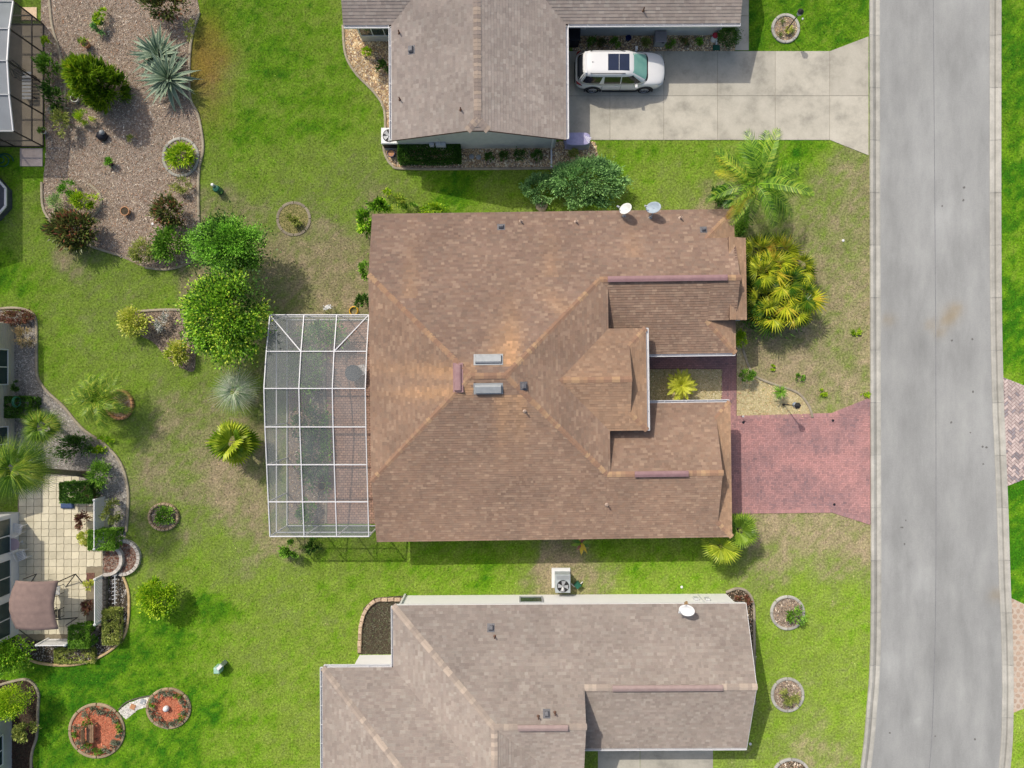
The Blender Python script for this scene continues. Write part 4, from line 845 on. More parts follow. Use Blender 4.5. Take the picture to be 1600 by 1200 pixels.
M_pink2 = mat('faded_mauve_metal', lin(150,130,126), lin(166,146,140), .6, 3); hs.ridgevent((5.0, yR1, zR1), (10.6, yR1, zR1), M_pink2); hs.ridgevent((.2, yR2, zR2), (2.7, yR2, zR2), M_pink2)
ww = mat('white_stucco', (.8, .8, .79), (.84, .84, .83), .85, 1.5, .08, 50)
hs.wall([(-6.1, -11.98), (12.1, -11.98), (12.1, -18.95), (3.3, -18.95), (3.3, -27), (-8.73, -27), (-8.73, -15.35), (-6.1, -15.35)], 2.52, ww)
mb = MB(); v = [(12.1, -11.98), (12.1, -18.95), (12.1, yR1)]; zz = [2.5, 2.5, zR1 - .2]; q = [hs.g(x, y, z) for (x, y), z in zip(v, zz)] + [hs.g(x - .12, y, z) for (x, y), z in zip(v, zz)]
mb.add(q, [(0, 2, 1), (3, 4, 5), (0, 3, 5, 2), (2, 5, 4, 1), (0, 1, 4, 3)]); mb.build('gable_wall', ww, hs.root)
v = [(3.3, -12.5), (3.3, -21.5), (3.3, yR2)]; zz = [2.5, 3.0, zR2 - .2]; mb = MB(); q = [hs.g(x, y, z) for (x, y), z in zip(v, zz)] + [hs.g(x - .12, y, z) for (x, y), z in zip(v, zz)]
mb.add(q, [(0, 2, 1), (3, 4, 5), (0, 3, 5, 2), (2, 5, 4, 1), (0, 1, 4, 3)]); mb.build('gable_wall', ww, hs.root)
hs.gutter((3.75, yS5), (12.33, yS5), 2.68, (0, -1)); hs.gutter((-10.05, yw5), (xh - .15, yw5), 2.68, (0, 1)); hs.gutter((xh, yN5 - .05), (xh, yw5 - .1), 2.68, (-1, 0), .1); hs.gutter((-10.12, yw5), (-10.12, -26), 2.68, (-1, 0))
hs.fascia([(-6.3, yN5 + .015, 2.69), (12.33, yN5 + .015, 2.69)], m=M_white); hs.fascia([(12.345, yN5, 2.7), (12.345, yR1, zR1), (12.345, yS5, 2.7)], m=M_white)
hs.window(1.0, -11.98, .5, 1.2, .9, (0, 1), M_grey, 1)
hs.vent(767, 981, .22, .28, .16, M_vent, (1, 0), 'box_vent'); hs.vent(854, 1115, .2, .28, .16, M_vent, (1, 0), 'box_vent')
for a in ((773, 994), (841, 1119), (867, 1113)): hs.pipe(*a, r=.035, m=MATS['brown_pipe'])
mb = MB(); a = hs.g(-6.12, -11.9); mb.beam((a.x, a.y, 2.5), (a.x, a.y, .05), .09, .07); mb.build('downspout', M_white, hs.root)
mb = MB()
for x, y, z in ((10.1, -11.93, .9), (10.7, -11.93, 1.0)):
    p = hs.g(x, y, z); mb.box(p.x - .12, p.y - .02, z, p.x + .12, p.y + .09, z + .35)
p = hs.g(10.4, -11.9); mb.tube([(p.x, p.y, .3), (p.x, p.y, 2.3)], .02); mb.build('meter_box', M_lgrey, hs.root)
# edging stones of the bare bed, each its own piece
se = thing('stone_edging', 'row of tan concrete edging stones round the bare soil bed', 'edging', (*W(560, 960), 0))
ep = gpts(spline([(636,937),(612,936),(588,938),(574,950),(566,968),(563,990),(562,1018)], 10)); d = np.r_[0, np.cumsum([math.dist(ep[i], ep[i + 1]) for i in range(len(ep) - 1)])]
st = []
for k in range(3):
    mb = MB(); mb.tint = (.8, 1, 1.12)[k]; mb.bevbox(-.165, -.1, 0, .165, .1, .14 + .02 * k, .03); st.append(mb.mesh('edging_stone', mat('edge_stone', lin(170,146,122), lin(206,184,158), .95, 8, .4, 40, tint=True)))
for u in np.arange(.18, d[-1], .36):
    x, y = np.interp(u, d, [p[0] for p in ep]), np.interp(u, d, [p[1] for p in ep]); x2, y2 = np.interp(u + .05, d, [p[0] for p in ep]), np.interp(u + .05, d, [p[1] for p in ep])
    inst('edging_stone', R.choice(st), se, Matrix.Translation((x, y, .0)) @ Matrix.Rotation(math.atan2(y2 - y, x2 - x) + R.uniform(-.12, .12), 4, 'Z'))
# ---------------------------------------------------------------- screened pool cage behind the brown house
M_screen = screenmat('insect_screen', (.26, .285, .295), .33)
M_screen_w = screenmat('insect_screen_wall', (.24, .27, .29), .3)
cage = thing('screen_enclosure', 'white framed screened pool cage against the back of the brown house', 'screen cage', (*W(515, 670), 0))
XL, XRt = W(449, 0)[0], W(580, 0)[0] + .45; YB = [W(0, y, z)[1] for y, z in ((492, 2.85), (549, 3.4), (607, 3.75), (667, 3.6), (726, 3.35), (784, 3.1), (838, 2.85))]
ZB = [2.85, 3.4, 3.75, 3.6, 3.35, 3.1, 2.85]; XC = [XL + (XRt - XL) * t for t in (0, .345, .675, 1.0)]
rot = math.radians(.8)
def cx(i, j):                      # grid node: column i, row j
    x = XC[i]; y = YB[j]; return Vector((x - (y + 3) * .0, y, ZB[j]))
def bar(p, q, w_=.055, h=.1, m=M_alu, name='beam', par=cage):
    mb = MB(); mb.beam(p, q, w_, h); return mb.build(name, m, par)
for j in range(7): bar(cx(0, j), cx(3, j), .052, .1)
for i in range(4):
    for j in range(6): bar(cx(i, j) + Vector((0, 0, .004)), cx(i, j + 1) + Vector((0, 0, .004)), .046, .09)
bar(cx(0, 0) + Vector((0, 0, .01)), cx(1, 1) + Vector((0, 0, .01)), .05, .08); bar(cx(3, 0) + Vector((0, 0, .01)), cx(2, 1) + Vector((0, 0, .01)), .05, .08)
for i in range(3):
    for j in range(6):
        a = [cx(i, j), cx(i + 1, j), cx(i + 1, j + 1), cx(i, j + 1)]; mb = MB(); mb.add([p - Vector((0, 0, .03)) for p in a], [(3, 2, 1, 0)]); mb.build('screen_panel', M_screen, cage)
for j in range(7): p = cx(0, j); bar(p - Vector((0, 0, .05)), (p.x, p.y, 0), .06, .06, name='post')
for i in (1, 2): 
    for j in (0, 6): p = cx(i, j); bar(p - Vector((0, 0, .05)), (p.x, p.y, 0), .06, .06, name='post')
for j in (0, 6): p = cx(3, j); bar(p - Vector((0, 0, .05)), (p.x, p.y, 0), .07, .07, name='post')
g0, g6 = cx(0, 0), cx(0, 6); h0, h6 = cx(3, 0), cx(3, 6)
for z in (.06, 1.85):
    w_ = .05
    bar((g0.x, g0.y, z), (g6.x, g6.y, z), w_, .06, name='rail'); bar((g0.x, g0.y, z), (h0.x, h0.y, z), w_, .061, name='rail'); bar((g6.x, g6.y, z), (h6.x, h6.y, z), w_, .061, name='rail')
for j in range(6):
    a, b = cx(0, j), cx(0, j + 1); mb = MB(); mb.add([(a.x, a.y, .03), (b.x, b.y, .03), (b.x, b.y, b.z - .06), (a.x, a.y, a.z - .06)], [(0, 1, 2, 3)]); mb.build('screen_panel', M_screen_w, cage)
for j in (0, 6):
    for i in range(3):
        a, b = cx(i, j), cx(i + 1, j); mb = MB(); mb.add([(a.x, a.y, .03), (b.x, b.y, .03), (b.x, b.y, b.z - .06), (a.x, a.y, a.z - .06)], [(0, 1, 2, 3)]); mb.build('screen_panel', M_screen_w, cage)
# patio of blocks on the house side, planting bed on the lawn side
pat = props(MB().prism(ccw([(XL + 2.2, YB[6] + .1), (XRt, YB[6] + .1), (XRt, YB[0] - .1), (XL + 2.2, YB[0] - .1)]), -.02, .016).build('patio', mat('patio_joint', lin(120,96,88), lin(140,114,104), .95, 6)), 'reddish block paved patio inside the screened cage', 'patio', None, 'structure')
def redt(x, y): return tuple(np.array(lin(196, 162, 142)) * R.uniform(.8, 1.12))
brickfield(pat, [[(XL + 2.25, YB[6] + .12), (XRt, YB[6] + .12), (XRt, YB[0] - .12), (XL + 2.25, YB[0] - .12)]], .21, .14, .03, M_pav, redt, 0, .012, 'run')
bed('mulch_bed', 'shaded planting bed inside the screened cage', [(XL + .08, YB[6] + .1), (XL + 2.15, YB[6] + .1), (XL + 2.15, YB[0] - .1), (XL + .08, YB[0] - .1)], M_mulch, K_TAN[:3] + K_BARK, 300, .03, False)
edging('kerb between the cage patio and its planting bed', [(XL + 2.2, YB[0] - .15), (XL + 2.1, YB[2]), (XL + 2.25, YB[4]), (XL + 2.2, YB[6] + .15)], False, .12, .08)
# ---------------------------------------------------------------- dark bronze cage and house in the upper left corner
M_scr_d = screenmat('dark_screen', (.07, .075, .08), .5); M_scr_t = screenmat('dark_screen_top', (.34, .38, .42), .5)
dc = thing('screen_enclosure', 'dark bronze screened lanai cut by the upper left corner of the photo', 'screen cage', (*W(60, 130), 0))
dy = [W(0, y, z)[1] for y, z in ((2, 2.45), (45, 2.75), (95, 2.9), (148, 2.75), (205, 2.45))]; dz = [2.45, 2.75, 2.9, 2.75, 2.45]; dx0 = -26.6; dx1 = -31.5
slab('lanai_floor', 'beige concrete patio floor inside the dark screened lanai', [(dx1, dy[4]), (dx0, dy[4]), (dx0, dy[0]), (dx1, dy[0])], .03, mat('tan_concrete', lin(186,172,150), lin(206,192,170), .9, 2))
for k in range(5):
    p = Vector((dx0, dy[k], dz[k])); bar(p, (dx1, dy[k], dz[k]), .06, .09, M_grey, par=dc); bar(p, (dx0, dy[k], 0), .06, .06, M_bronze, 'post', dc)
    if k < 4: q = Vector((dx0, dy[k + 1], dz[k + 1])); bar(p, q, .06, .08, M_alu, par=dc)
for z in (.05, 1.0): bar((dx0, dy[0], z), (dx0, dy[4], z), .05, .06, M_bronze, 'rail', dc); bar((dx0, dy[4], z), (dx1, dy[4], z), .05, .061, M_bronze, 'rail', dc); bar((dx0, dy[0], z), (dx1, dy[0], z), .05, .061, M_bronze, 'rail', dc)
for k in (1, 3): bar((dx0 - 1.6 * k, dy[4], dz[4]), (dx0 - 1.6 * k, dy[4], 0), .06, .06, M_bronze, 'post', dc)
for k in range(4):
    mb = MB(); mb.add([(dx0, dy[k], .03), (dx0, dy[k + 1], .03), (dx0, dy[k + 1], dz[k + 1]), (dx0, dy[k], dz[k])], [(0, 1, 2, 3)]); mb.build('screen_panel', M_scr_d, dc)
    mb = MB(); mb.add([(dx0, dy[k], dz[k] - .03), (dx0, dy[k + 1], dz[k + 1] - .03), (dx1, dy[k + 1], dz[k + 1] - .03), (dx1, dy[k], dz[k] - .03)], [(0, 1, 2, 3)]); mb.build('screen_panel', M_scr_t, dc)
for y in (dy[0], dy[4]):
    mb = MB(); mb.add([(dx0, y, .03), (dx1, y, .03), (dx1, y, 2.42), (dx0, y, 2.42)], [(0, 1, 2, 3)]); mb.build('screen_panel', M_scr_d, dc)
h1 = House('west_house', 'house whose roof lies just outside the upper left edge', 0, PG)
h1.face([(-29.25, 8.9), (-29.25, 26), (-34, 26), (-34, 8.9)], (-29.25, 0), 2.7, (-1, 0), .36); h1.build_roof(expo=.3)
h1.wall([(-31.6, 9.3), (-31.6, 25.6), (-34, 25.6), (-34, 9.3)], 2.5, M_stucco)
slab('door_slab', 'small square concrete step pad below the dark lanai', gpts([(32,232),(67,232),(67,260),(32,260)]), .05, mat('pink_conc', lin(186,170,160), lin(208,192,182), .9, 4), 'step pad', 'thing')
slab('path_slab', 'pale garden slab by the upper end of the dark lanai', gpts([(34,12),(58,12),(58,32),(34,32)]), .05, mat('sand_conc', lin(206,180,146), lin(222,198,166), .9, 4), 'paving slab', 'thing')
# octagonal deck with white rim
oc = thing('spa_deck', 'dark grey octagonal spa deck with white rim at the left edge', 'spa deck', (*W(-8, 312), 0))
ocx, ocy = W(-10, 312); op = [(ocx + 1.15 * math.cos(math.pi / 8 + k * math.pi / 4), ocy + 1.3 * math.sin(math.pi / 8 + k * math.pi / 4)) for k in range(8)]
MB().prism(op, 0, .5).build('deck', mat('slate', lin(70,74,82), lin(92,96,104), .6, 3, .3, 10), oc)
for k in range(8):
    a, b = op[k], op[(k + 1) % 8]; bar((*a, .53), (*b, .53), .12, .07, M_white, 'rim', oc)
# ---------------------------------------------------------------- beige house on the left edge and bottom left house
h3 = House('beige_house', 'beige house wall with white windows along the left edge', 0, PG)
xb = W(23, 0)[0]; y0_, y1_ = W(0, 507)[1], W(0, 745)[1]
h3.wall([(xb, y0_), (xb, y1_), (xb - 6, y1_), (xb - 6, y0_)], 2.75, M_beige)
for k in range(16): 
    mb = MB(); mb.box(xb - .004, y1_ + .02, .1 + k * .165, xb + .012 , y0_ + .012, .1 + k * .165 + .15); mb.build('siding_board', M_beige, h3.root)
mb = MB(); mb.beam((xb - 3, y0_ + .03, 2.7), (xb + .03, y0_ + .03, 2.7), .06, .12); mb.build('fascia', M_white, h3.root)
for py, hh_ in ((574, 1.9), (692, 1.9)): h3.window(xb + .012, W(0, py)[1], .62, hh_, 1.35, (1, 0), None, 2)
h3.face([(xb + .12, y0_ + .45), (xb + .12, y1_), (xb - 6, y1_), (xb - 6, y0_ + .45)], (xb + .12, 0), 2.85, (-1, 0), .36); h3.build_roof(expo=.3)
xs2 = W(30, 0)[0]; ya, yb_ = W(0, 800)[1], W(0, 990)[1]
h3.wall([(xs2, ya), (xs2, yb_), (xs2 - 6, yb_), (xs2 - 6, ya)], 2.45, M_white, 'sunroom_wall')
n_ = 3
for k in range(n_): h3.window(xs2, ya + (yb_ - ya) * (k + .5) / n_, .75, 1.9, 1.45, (1, 0), None, 2)
mb = MB(); mb.box(xs2 - 6, yb_ - .1, 2.46, xs2 + .12, ya + .1, 2.56); mb.build('roof', M_white, h3.root)
h4 = House('corner_house', 'house wall with tall windows in the bottom left corner', 0, PG)
x4 = W(19, 0)[0]; y4 = W(0, 1108)[1]
h4.wall([(x4, y4), (x4, -26), (x4 - 5, -26), (x4 - 5, y4)], 2.6, mat('corner_wall', lin(176,176,172), lin(190,190,186), .85, 3))
for py in (1160, 1215): h4.window(x4, W(0, py)[1], .8, 1.6, 1.4, (1, 0), None, 2)
h4.face([(x4 + .1, y4 + .1), (x4 + .1, -26), (x4 - 5, -26), (x4 - 5, y4 + .1)], (x4 + .1, 0), 2.7, (-1, 0), .36); h4.build_roof(expo=.3)
# ---------------------------------------------------------------- patio of square slabs
pt = thing('patio', 'patio of pale square concrete slabs beside the sunroom', 'patio', (*W(100, 870), 0), None, 'structure')
MB().prism(ccw(gpts([(28,742),(132,742),(166,790),(166,1000),(28,1000)])), -.02, .012).build('joint_bed', mat('patio_sand', lin(128,118,98), lin(146,136,116), .95, 6), pt)
tiles = []; M_tile = mat('patio_slab', lin(198,190,164), lin(220,212,186), .9, 1.5, .15, 40, tint=True)
for k in range(4):
    mb = MB(); mb.tint = (.9, .97, 1.02, 1.07)[k]; h = .2; q = []
    for e in range(4):
        for i in range(6):
            t = -1 + i / 3; o = .012 * math.sin(t * math.pi * 1.0 + (e % 2) * math.pi); a, b = t * h, -h + o
            for _ in range(e): a, b = -b, a
            q.append((a, b))
    mb.prism(q, -.01, .04); tiles.append(mb.mesh('patio_slab', M_tile))
sp_ = 11.75
for i in range(12):
    for j in range(22):
        px, py = 30 + sp_ * (i + .5), 744 + sp_ * (j + .5)
        if py > 992 or px > 166 or (py > 890 and px > 140) or (py < 775 and px > 128) or (py > 975 and px > 120): continue
        x, y = W(px, py); inst('patio_slab', R.choice(tiles), pt, Matrix.Translation((x, y, R.uniform(-.004, .004))))
brickfield(pt, [gpts([(132,752),(150,752),(150,812),(132,812)]), gpts([(133,895),(148,895),(148,906),(133,906)])], .2, .1, .034, M_pav, lambda x, y: tuple(np.array(lin(140, 100, 88)) * R.uniform(.8, 1.1)), 0, .01, 'run')
# ---------------------------------------------------------------- white vinyl fence panels
def fence(label, a, b, h, lattice):
    A, B = Vector((*a, 0)), Vector((*b, 0)); d = (B - A).normalized(); L = (B - A).length
    t = thing('fence_panel', label, 'fence', tuple(A))
    for p in (A, B): 
        mb = MB(); mb.box(p.x - .06, p.y - .06, 0, p.x + .06, p.y + .06, h + .04); mb.lathe(p.x, p.y, [(.08, h + .04), (.08, h + .06), (.01, h + .12)], 4); mb.build('post', M_white, t)
    for z in (.12, h): mb = MB(); mb.beam(A + Vector((0, 0, z)) + d * .06, B + Vector((0, 0, z)) - d * .06, .05, .09); mb.build('rail', M_white, t)
    if lattice:
        n = int(L / .16)
        for k in range(-5, n + 1):
            for sg in (0, 1):
                u0, u1 = k * .16, k * .16 + (h - .2); z0, z1 = .16, h - .04
                if sg: u0, u1 = u1, u0
                def cl(u, z, uu, zz):
                    lo, hi = .07, L - .07; 
                    if u < lo: z = z + (zz - z) * (lo - u) / (uu - u) if uu != u else z; u = lo
                    if u > hi: z = z + (zz - z) * (hi - u) / (uu - u) if uu != u else z; u = hi
                    return u, z
                if max(u0, u1) < .1 or min(u0, u1) > L - .1: continue
                a0 = cl(u0, z0, u1, z1); a1 = cl(u1, z1, u0, z0)
                if abs(a0[0] - a1[0]) < .05: continue
                mb = MB(); off = Vector((d.y, -d.x, 0)) * (.008 if sg else -.008)
                mb.beam(A + d * a0[0] + Vector((0, 0, a0[1])) + off, A + d * a1[0] + Vector((0, 0, a1[1])) + off, .014, .045); mb.build('lattice_slat', M_white, t)
    else:
        n = max(1, int(L / .15))
        for k in range(n):
            u0, u1 = .07 + (L - .14) * k / n, .07 + (L - .14) * (k + 1) / n - .008; mb = MB(); mb.beam(A + d * ((u0 + u1) / 2) + Vector((0, 0, .16)), A + d * ((u0 + u1) / 2) + Vector((0, 0, h - .05)), u1 - u0, .025)
            v = [A + d * u + Vector((d.y * o, -d.x * o, z)) for z in (.16, h - .05) for u, o in ((u0, -.012), (u1, -.012), (u1, .012), (u0, .012))]
            mb = MB(); mb.add(v, [(4, 5, 6, 7), (0, 1, 5, 4), (1, 2, 6, 5), (2, 3, 7, 6), (3, 0, 4, 7)]); mb.build('fence_board', M_white, t)
    return t
fence('solid white fence panel beside the yellow bush on the patio', W(163, 777), W(163, 852), .95, False)
fence('white lattice fence panel beside the brown canopy', W(164, 898), W(164, 967), .95, True)
fence('white fence panel along the lower edge of the patio', W(76, 998), W(119, 998), 1.0, False)
# ---------------------------------------------------------------- canopy swing with metal legs
gz = thing('garden_canopy', 'brown fabric canopy on black metal legs over the patio', 'canopy', (*W(60, 945), 0))
M_can = mat('brown_canvas', lin(122,104,98), lin(138,118,110), .9, 3, .1, 80)
x0c, y0c = W(22, 984, 2.3); x1c, y1c = W(89, 908, 2.3); nu, nv_ = 14, 10; v, f = [], []
for i in range(nu + 1):
    for j in range(nv_ + 1):
        u, t = i / nu, j / nv_; yy = y0c + (y1c - y0c) * u; bow = math.sin(u * math.pi) * .18
        xx = (x0c - bow * 1.6) + ((x1c - bow) - (x0c - bow * 1.6)) * t
        zz = 2.15 + .35 * math.sin(t * math.pi) * .6 + .12 * math.sin(u * math.pi) + .02 * math.cos(u * math.pi * 10); v.append((xx, yy, zz))
for i in range(nu):
    for j in range(nv_): a = i * (nv_ + 1) + j; f.append((a, a + 1, a + nv_ + 2, a + nv_ + 1))
mb = MB(); mb.add(v, [q[::-1] for q in f]); o = mb.build('canvas', M_can, gz, smooth=True); sm = o.modifiers.new('thick', 'SOLIDIFY'); sm.thickness = .012
for (ax, ay), (fx_, fy_), (sx_, sy_) in (((89, 910), (118, 897), (103, 917)), ((89, 910), (118, 897), (138, 922)), ((88, 968), (121, 965), (103, 977)), ((36, 905), (57, 897), (47, 912)), ((30, 984), (52, 1000), (40, 1000))):
    p, q, r = P(ax, ay, 2.15), P(fx_, fy_, .75), P(sx_, sy_, .02); mb = MB(); mb.tube([p, q], .028, 6); mb.build('strut', M_black, gz); mb = MB(); mb.tube([q, r], .028, 6); mb.build('leg', M_black, gz)
mb = MB(); mb.tube([P(89, 910, 2.15), P(83, 945, 2.2), P(88, 982, 2.15)], .03, 6); mb.build('frame_bar', M_black, gz)
def patio_chair(label, px, py, rz, m, group=None, seat_m=None):
    x, y = W(px, py); t = thing('patio_chair', label, 'chair', (x, y, 0), group); rm = Matrix.Translation((x, y, 0)) @ Matrix.Rotation(rz, 4, 'Z'); g = lambda a, b, c: rm @ Vector((a, b, c))
    for a in (-.24, .24):
        for b in (-.22, .22): mb = MB(); mb.tube([g(a, b, .03), g(a * .95, b * .95, .42)], .018, 6); mb.build('leg', m, t)
        mb = MB(); mb.tube([g(a * 1.1, -.24, .42), g(a * 1.1, -.22, .62), g(a * 1.1, .2, .64), g(a * 1.05, .26, .42)], .018, 6); mb.build('armrest', m, t)
    for k in range(6): mb = MB(); mb.beam(g(-.25, -.22 + k * .085, .43), g(.25, -.22 + k * .085, .43), .055, .02); mb.build('seat_slat', seat_m or m, t)
    for k in range(5): mb = MB(); mb.tube([g(-.2 + k * .1, .25, .44), g(-.2 + k * .1, .36, .92)], .014, 5); mb.build('back_slat', m, t)
    mb = MB(); mb.tube([g(-.25, .25, .44), g(-.25, .37, .95), g(.25, .37, .95), g(.25, .25, .44)], .02, 6); mb.build('back_frame', m, t); return t
patio_chair('black metal chair peeking out under the upper part of the canopy', 94, 919, math.pi / 2, M_black, None, M_lgrey)
patio_chair('black metal chair peeking out under the lower part of the canopy', 95, 955, math.pi / 2, M_black)
patio_chair('white chair above the round mauve table', 36, 823, 2.9, M_white); patio_chair('white chair below the round mauve table', 42, 865, .4, M_white)
patio_chair('pale slatted chair standing inside the white screened cage', 566, 579, -1.3, M_white)
patio_chair('black chair inside the dark screened lanai', 36, 118, .4, M_black)
tb = thing('patio_table', 'round mauve patio table between two white chairs', 'table', (*W(35, 846), 0)); x, y = W(35, 846)
mb = MB(); mb.lathe(x, y, [(.33, .7), (.34, .715), (.34, .735), (.33, .74)], 24); mb.build('tabletop', mat('mauve', lin(178,158,164), lin(192,172,178), .5, 4), tb); mb = MB(); mb.lathe(x, y, [(.2, 0), (.2, .02), (.03, .05), (.03, .7)], 12); mb.build('pedestal', M_white, tb)
# two tiered half-round block planters
for lab, (px, py), rr, ht in (('outer half round planter of white blocks beside the patio', (193, 870), (27, 26), .22), ('inner half round planter of white blocks holding red mulch', (172, 872), (24, 23), .42)):
    cx_, cy_ = W(px, py); t = thing('block_planter', lab, 'planter', (cx_, cy_, 0)); n = 15; rx_, ry_ = rr[0] / S, rr[1] / S
    hp = [(cx_ + (rx_ - .1) * math.cos(u) * .95, cy_ + (ry_ - .1) * math.sin(u)) for u in np.linspace(-1.75, 1.75, 18)]
    MB().prism(ccw(hp), 0, ht - .06).build('soil', M_mulch, t); chips('chips', '', hp, 400, .03, [lin(140,92,74), lin(112,76,62), lin(160,112,92)], ht - .055, False, (), t)
    for k in range(n):
        u = -1.75 + 3.5 * (k + .5) / n; c, s_ = math.cos(u), math.sin(u); X0, Y0 = cx_ + rx_ * c * .95, cy_ + ry_ * s_; an = math.atan2(s_, c); mb = MB(); mb.tint = R.uniform(.8, 1.05)
        for lay in range(1 if ht < .3 else 2):
            z0 = lay * .21 if ht > .3 else 0; q = [(a, b) for a, b in ((-.09, -.085), (.09, -.11), (.09, .11), (-.09, .085))]
            w4 = [(X0 + a * math.cos(an) - b * math.sin(an), Y0 + a * math.sin(an) + b * math.cos(an)) for a, b in q]; mb.prism(w4, z0, z0 + (.2 if ht > .3 else ht))
        mb.build('planter_block', mat('white_block', lin(176,168,158), lin(214,208,198), .9, 6, .2, 40, tint=True), t)
# dark low block wall along the patio steps
t = thing('block_wall', 'low dark block wall running down behind the lattice fence', 'wall', (*W(167, 900), 0))
for k in range(18):
    x, y = W(167 + (0 if k < 12 else (12 - k) * 3.6), 860 + k * 8); mb = MB(); mb.tint = 1; mb.bevbox(x - .1, y - .13, 0, x + .1, y + .13, .3, .025); mb.build('wall_block', mat('dark_block', lin(96,90,82), lin(132,124,112), .95, 6, .3, 40), t)
# ---------------------------------------------------------------- plants
def unit_rand(n, r=None):
    a = RNG.normal(size=(n, 3)); return norm(a)
def leafcloud(name, parent, cen, rad, n, L, Wd, m, clumps=30, spread=.3, shell=(.55, 1.0), up=.5, out=.8, rnd=.6, zmin=-.35, tmid=.5, tvar=.22, droop=0.0, box=False, lumps=None, fold=True):
    cen, rad = np.array(cen), np.array(rad)
    if box: cc = RNG.uniform(-1, 1, (clumps, 3)); k = RNG.integers(0, 3, clumps); cc[np.arange(clumps), k] = np.sign(cc[np.arange(clumps), k]); cc[:, 2] = np.where(RNG.random(clumps) < .5, 1, cc[:, 2])
    else:
        nd = clumps // 2; u_ = np.sqrt(RNG.random(nd)) * .92; a_ = RNG.uniform(0, 6.283, nd); dome = np.c_[u_ * np.cos(a_), u_ * np.sin(a_), np.sqrt(1 - u_ ** 2)] * RNG.uniform(.85, 1.0, (nd, 1))
        cc = unit_rand(clumps * 3); cc = cc[cc[:, 2] > zmin][:clumps - nd]; cc = np.r_[cc * RNG.uniform(shell[0], shell[1], (len(cc), 1)), dome]
    w_ = RNG.uniform(.6, 1.4, len(cc)); ci = RNG.choice(len(cc), n, p=w_ / w_.sum()); g = RNG.normal(0, 1, (n, 3)) * spread * (.6 + .4 * RNG.random((len(cc), 1))[ci])
    p = cc[ci] + g
    if box: p = np.clip(p, -1.02, 1.02)
    pos = p * rad + cen; pos[:, 2] = np.maximum(pos[:, 2], .04)
    outv = norm(p * np.array([1, 1, .9])); d = norm(outv * out + unit_rand(n) * rnd + np.array([0, 0, up])); d[:, 2] -= droop; d = norm(d)
    sd = norm(np.cross(d, unit_rand(n) * .55 + outv * .6 + np.array([0, 0, 1.1]))); l = L * RNG.uniform(.7, 1.3, (n, 1)); wv = Wd * RNG.uniform(.75, 1.25, (n, 1)); nn = np.cross(sd, d)
    v = np.stack([pos, pos + d * l * .5 + sd * wv + nn * l * .06, pos + d * l - nn * l * .1, pos + d * l * .5 - sd * wv + nn * l * .06], 1)
    v[:, :, 2] = np.maximum(v[:, :, 2], .02)
    f = np.arange(n * 4).reshape(n, 4); tc = RNG.normal(0, tvar * .55, len(cc)); t = np.clip(tmid + tc[ci] + RNG.normal(0, tvar * .8, n), 0, 1)
    return link(name, npmesh(name, v.reshape(-1, 3) - np.array(org(parent)), f, m, t), parent)
def trunk(parent, base, top, r0, limbs=5, spread=.8, m=None, name='trunk'):
    mb = MB(); b, t = Vector(base), Vector(top); mid = b.lerp(t, .5) + Vector((R.uniform(-.08, .08), R.uniform(-.08, .08), 0)); mb.tube([b, b.lerp(t, .1), mid, t], [r0 * 1.3, r0, r0 * .8, r0 * .55], 8)
    for k in range(limbs):
        a = k * 6.283 / limbs + R.uniform(-.4, .4); s_ = b.lerp(t, R.uniform(.45, .9)); e = t + Vector((math.cos(a) * spread, math.sin(a) * spread, R.uniform(-.1, .5) * spread)); mb.tube([s_, s_.lerp(e, .5) + Vector((0, 0, .08 * spread)), e], [r0 * .5, r0 * .35, r0 * .15], 6)
    return mb.build(name, m or M_wood, parent)
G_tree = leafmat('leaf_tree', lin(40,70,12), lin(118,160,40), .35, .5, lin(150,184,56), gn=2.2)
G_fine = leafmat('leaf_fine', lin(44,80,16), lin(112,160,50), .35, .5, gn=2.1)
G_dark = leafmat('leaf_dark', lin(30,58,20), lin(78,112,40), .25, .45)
G_mid = leafmat('leaf_mid', lin(52,88,24), lin(118,156,54), .3, .5)
G_lime = leafmat('leaf_lime', lin(84,128,16), lin(160,194,42), .35, .5)
G_yel = leafmat('leaf_yellow', lin(120,140,36), lin(220,206,84), .3, .5, lin(236,218,110))
G_crot = leafmat('leaf_croton', lin(44,52,26), lin(92,104,50), .2, .35, lin(128,76,60))
G_jun = leafmat('leaf_juniper', lin(46,80,44), lin(132,170,100), .2, .6)
G_palm = leafmat('leaf_palm', lin(62,98,26), lin(142,170,58), .35, .4, lin(190,190,80), gn=1.35)
G_palmy = leafmat('leaf_palm_yellow', lin(112,130,24), lin(198,194,60), .35, .4, lin(216,190,70), gn=1.35)
G_silv = leafmat('leaf_silver', lin(110,132,100), lin(186,200,166), .25, .4, gn=1.7)
G_fan = leafmat('leaf_fan', lin(92,124,24), lin(178,190,60), .35, .4, lin(206,198,90), gn=1.35)
G_pmt = leafmat('leaf_palmetto', lin(58,92,18), lin(190,196,50), .3, .4, lin(190,170,60), gn=1.35)
G_sago = leafmat('leaf_sago', lin(140,150,24), lin(214,206,72), .3, .4)
G_red = leafmat('leaf_red', lin(82,50,44), lin(138,94,76), .25, .5, lin(116,118,62), gn=1.3)
G_dusty = leafmat('leaf_dusty', lin(118,124,108), lin(190,194,178), .2, .6)
G_mill = leafmat('leaf_miller', lin(88,98,76), lin(160,166,140), .2, .6, gn=1.2)
G_dead = leafmat('leaf_dead', lin(150,130,106), lin(204,190,168), .15, .7, gn=1.35)
G_gold = leafmat('leaf_gold', lin(176,140,40), lin(220,186,66), .3, .5, gn=1.35)
G_br = leafmat('leaf_olive', lin(90,104,44), lin(150,156,84), .3, .5)
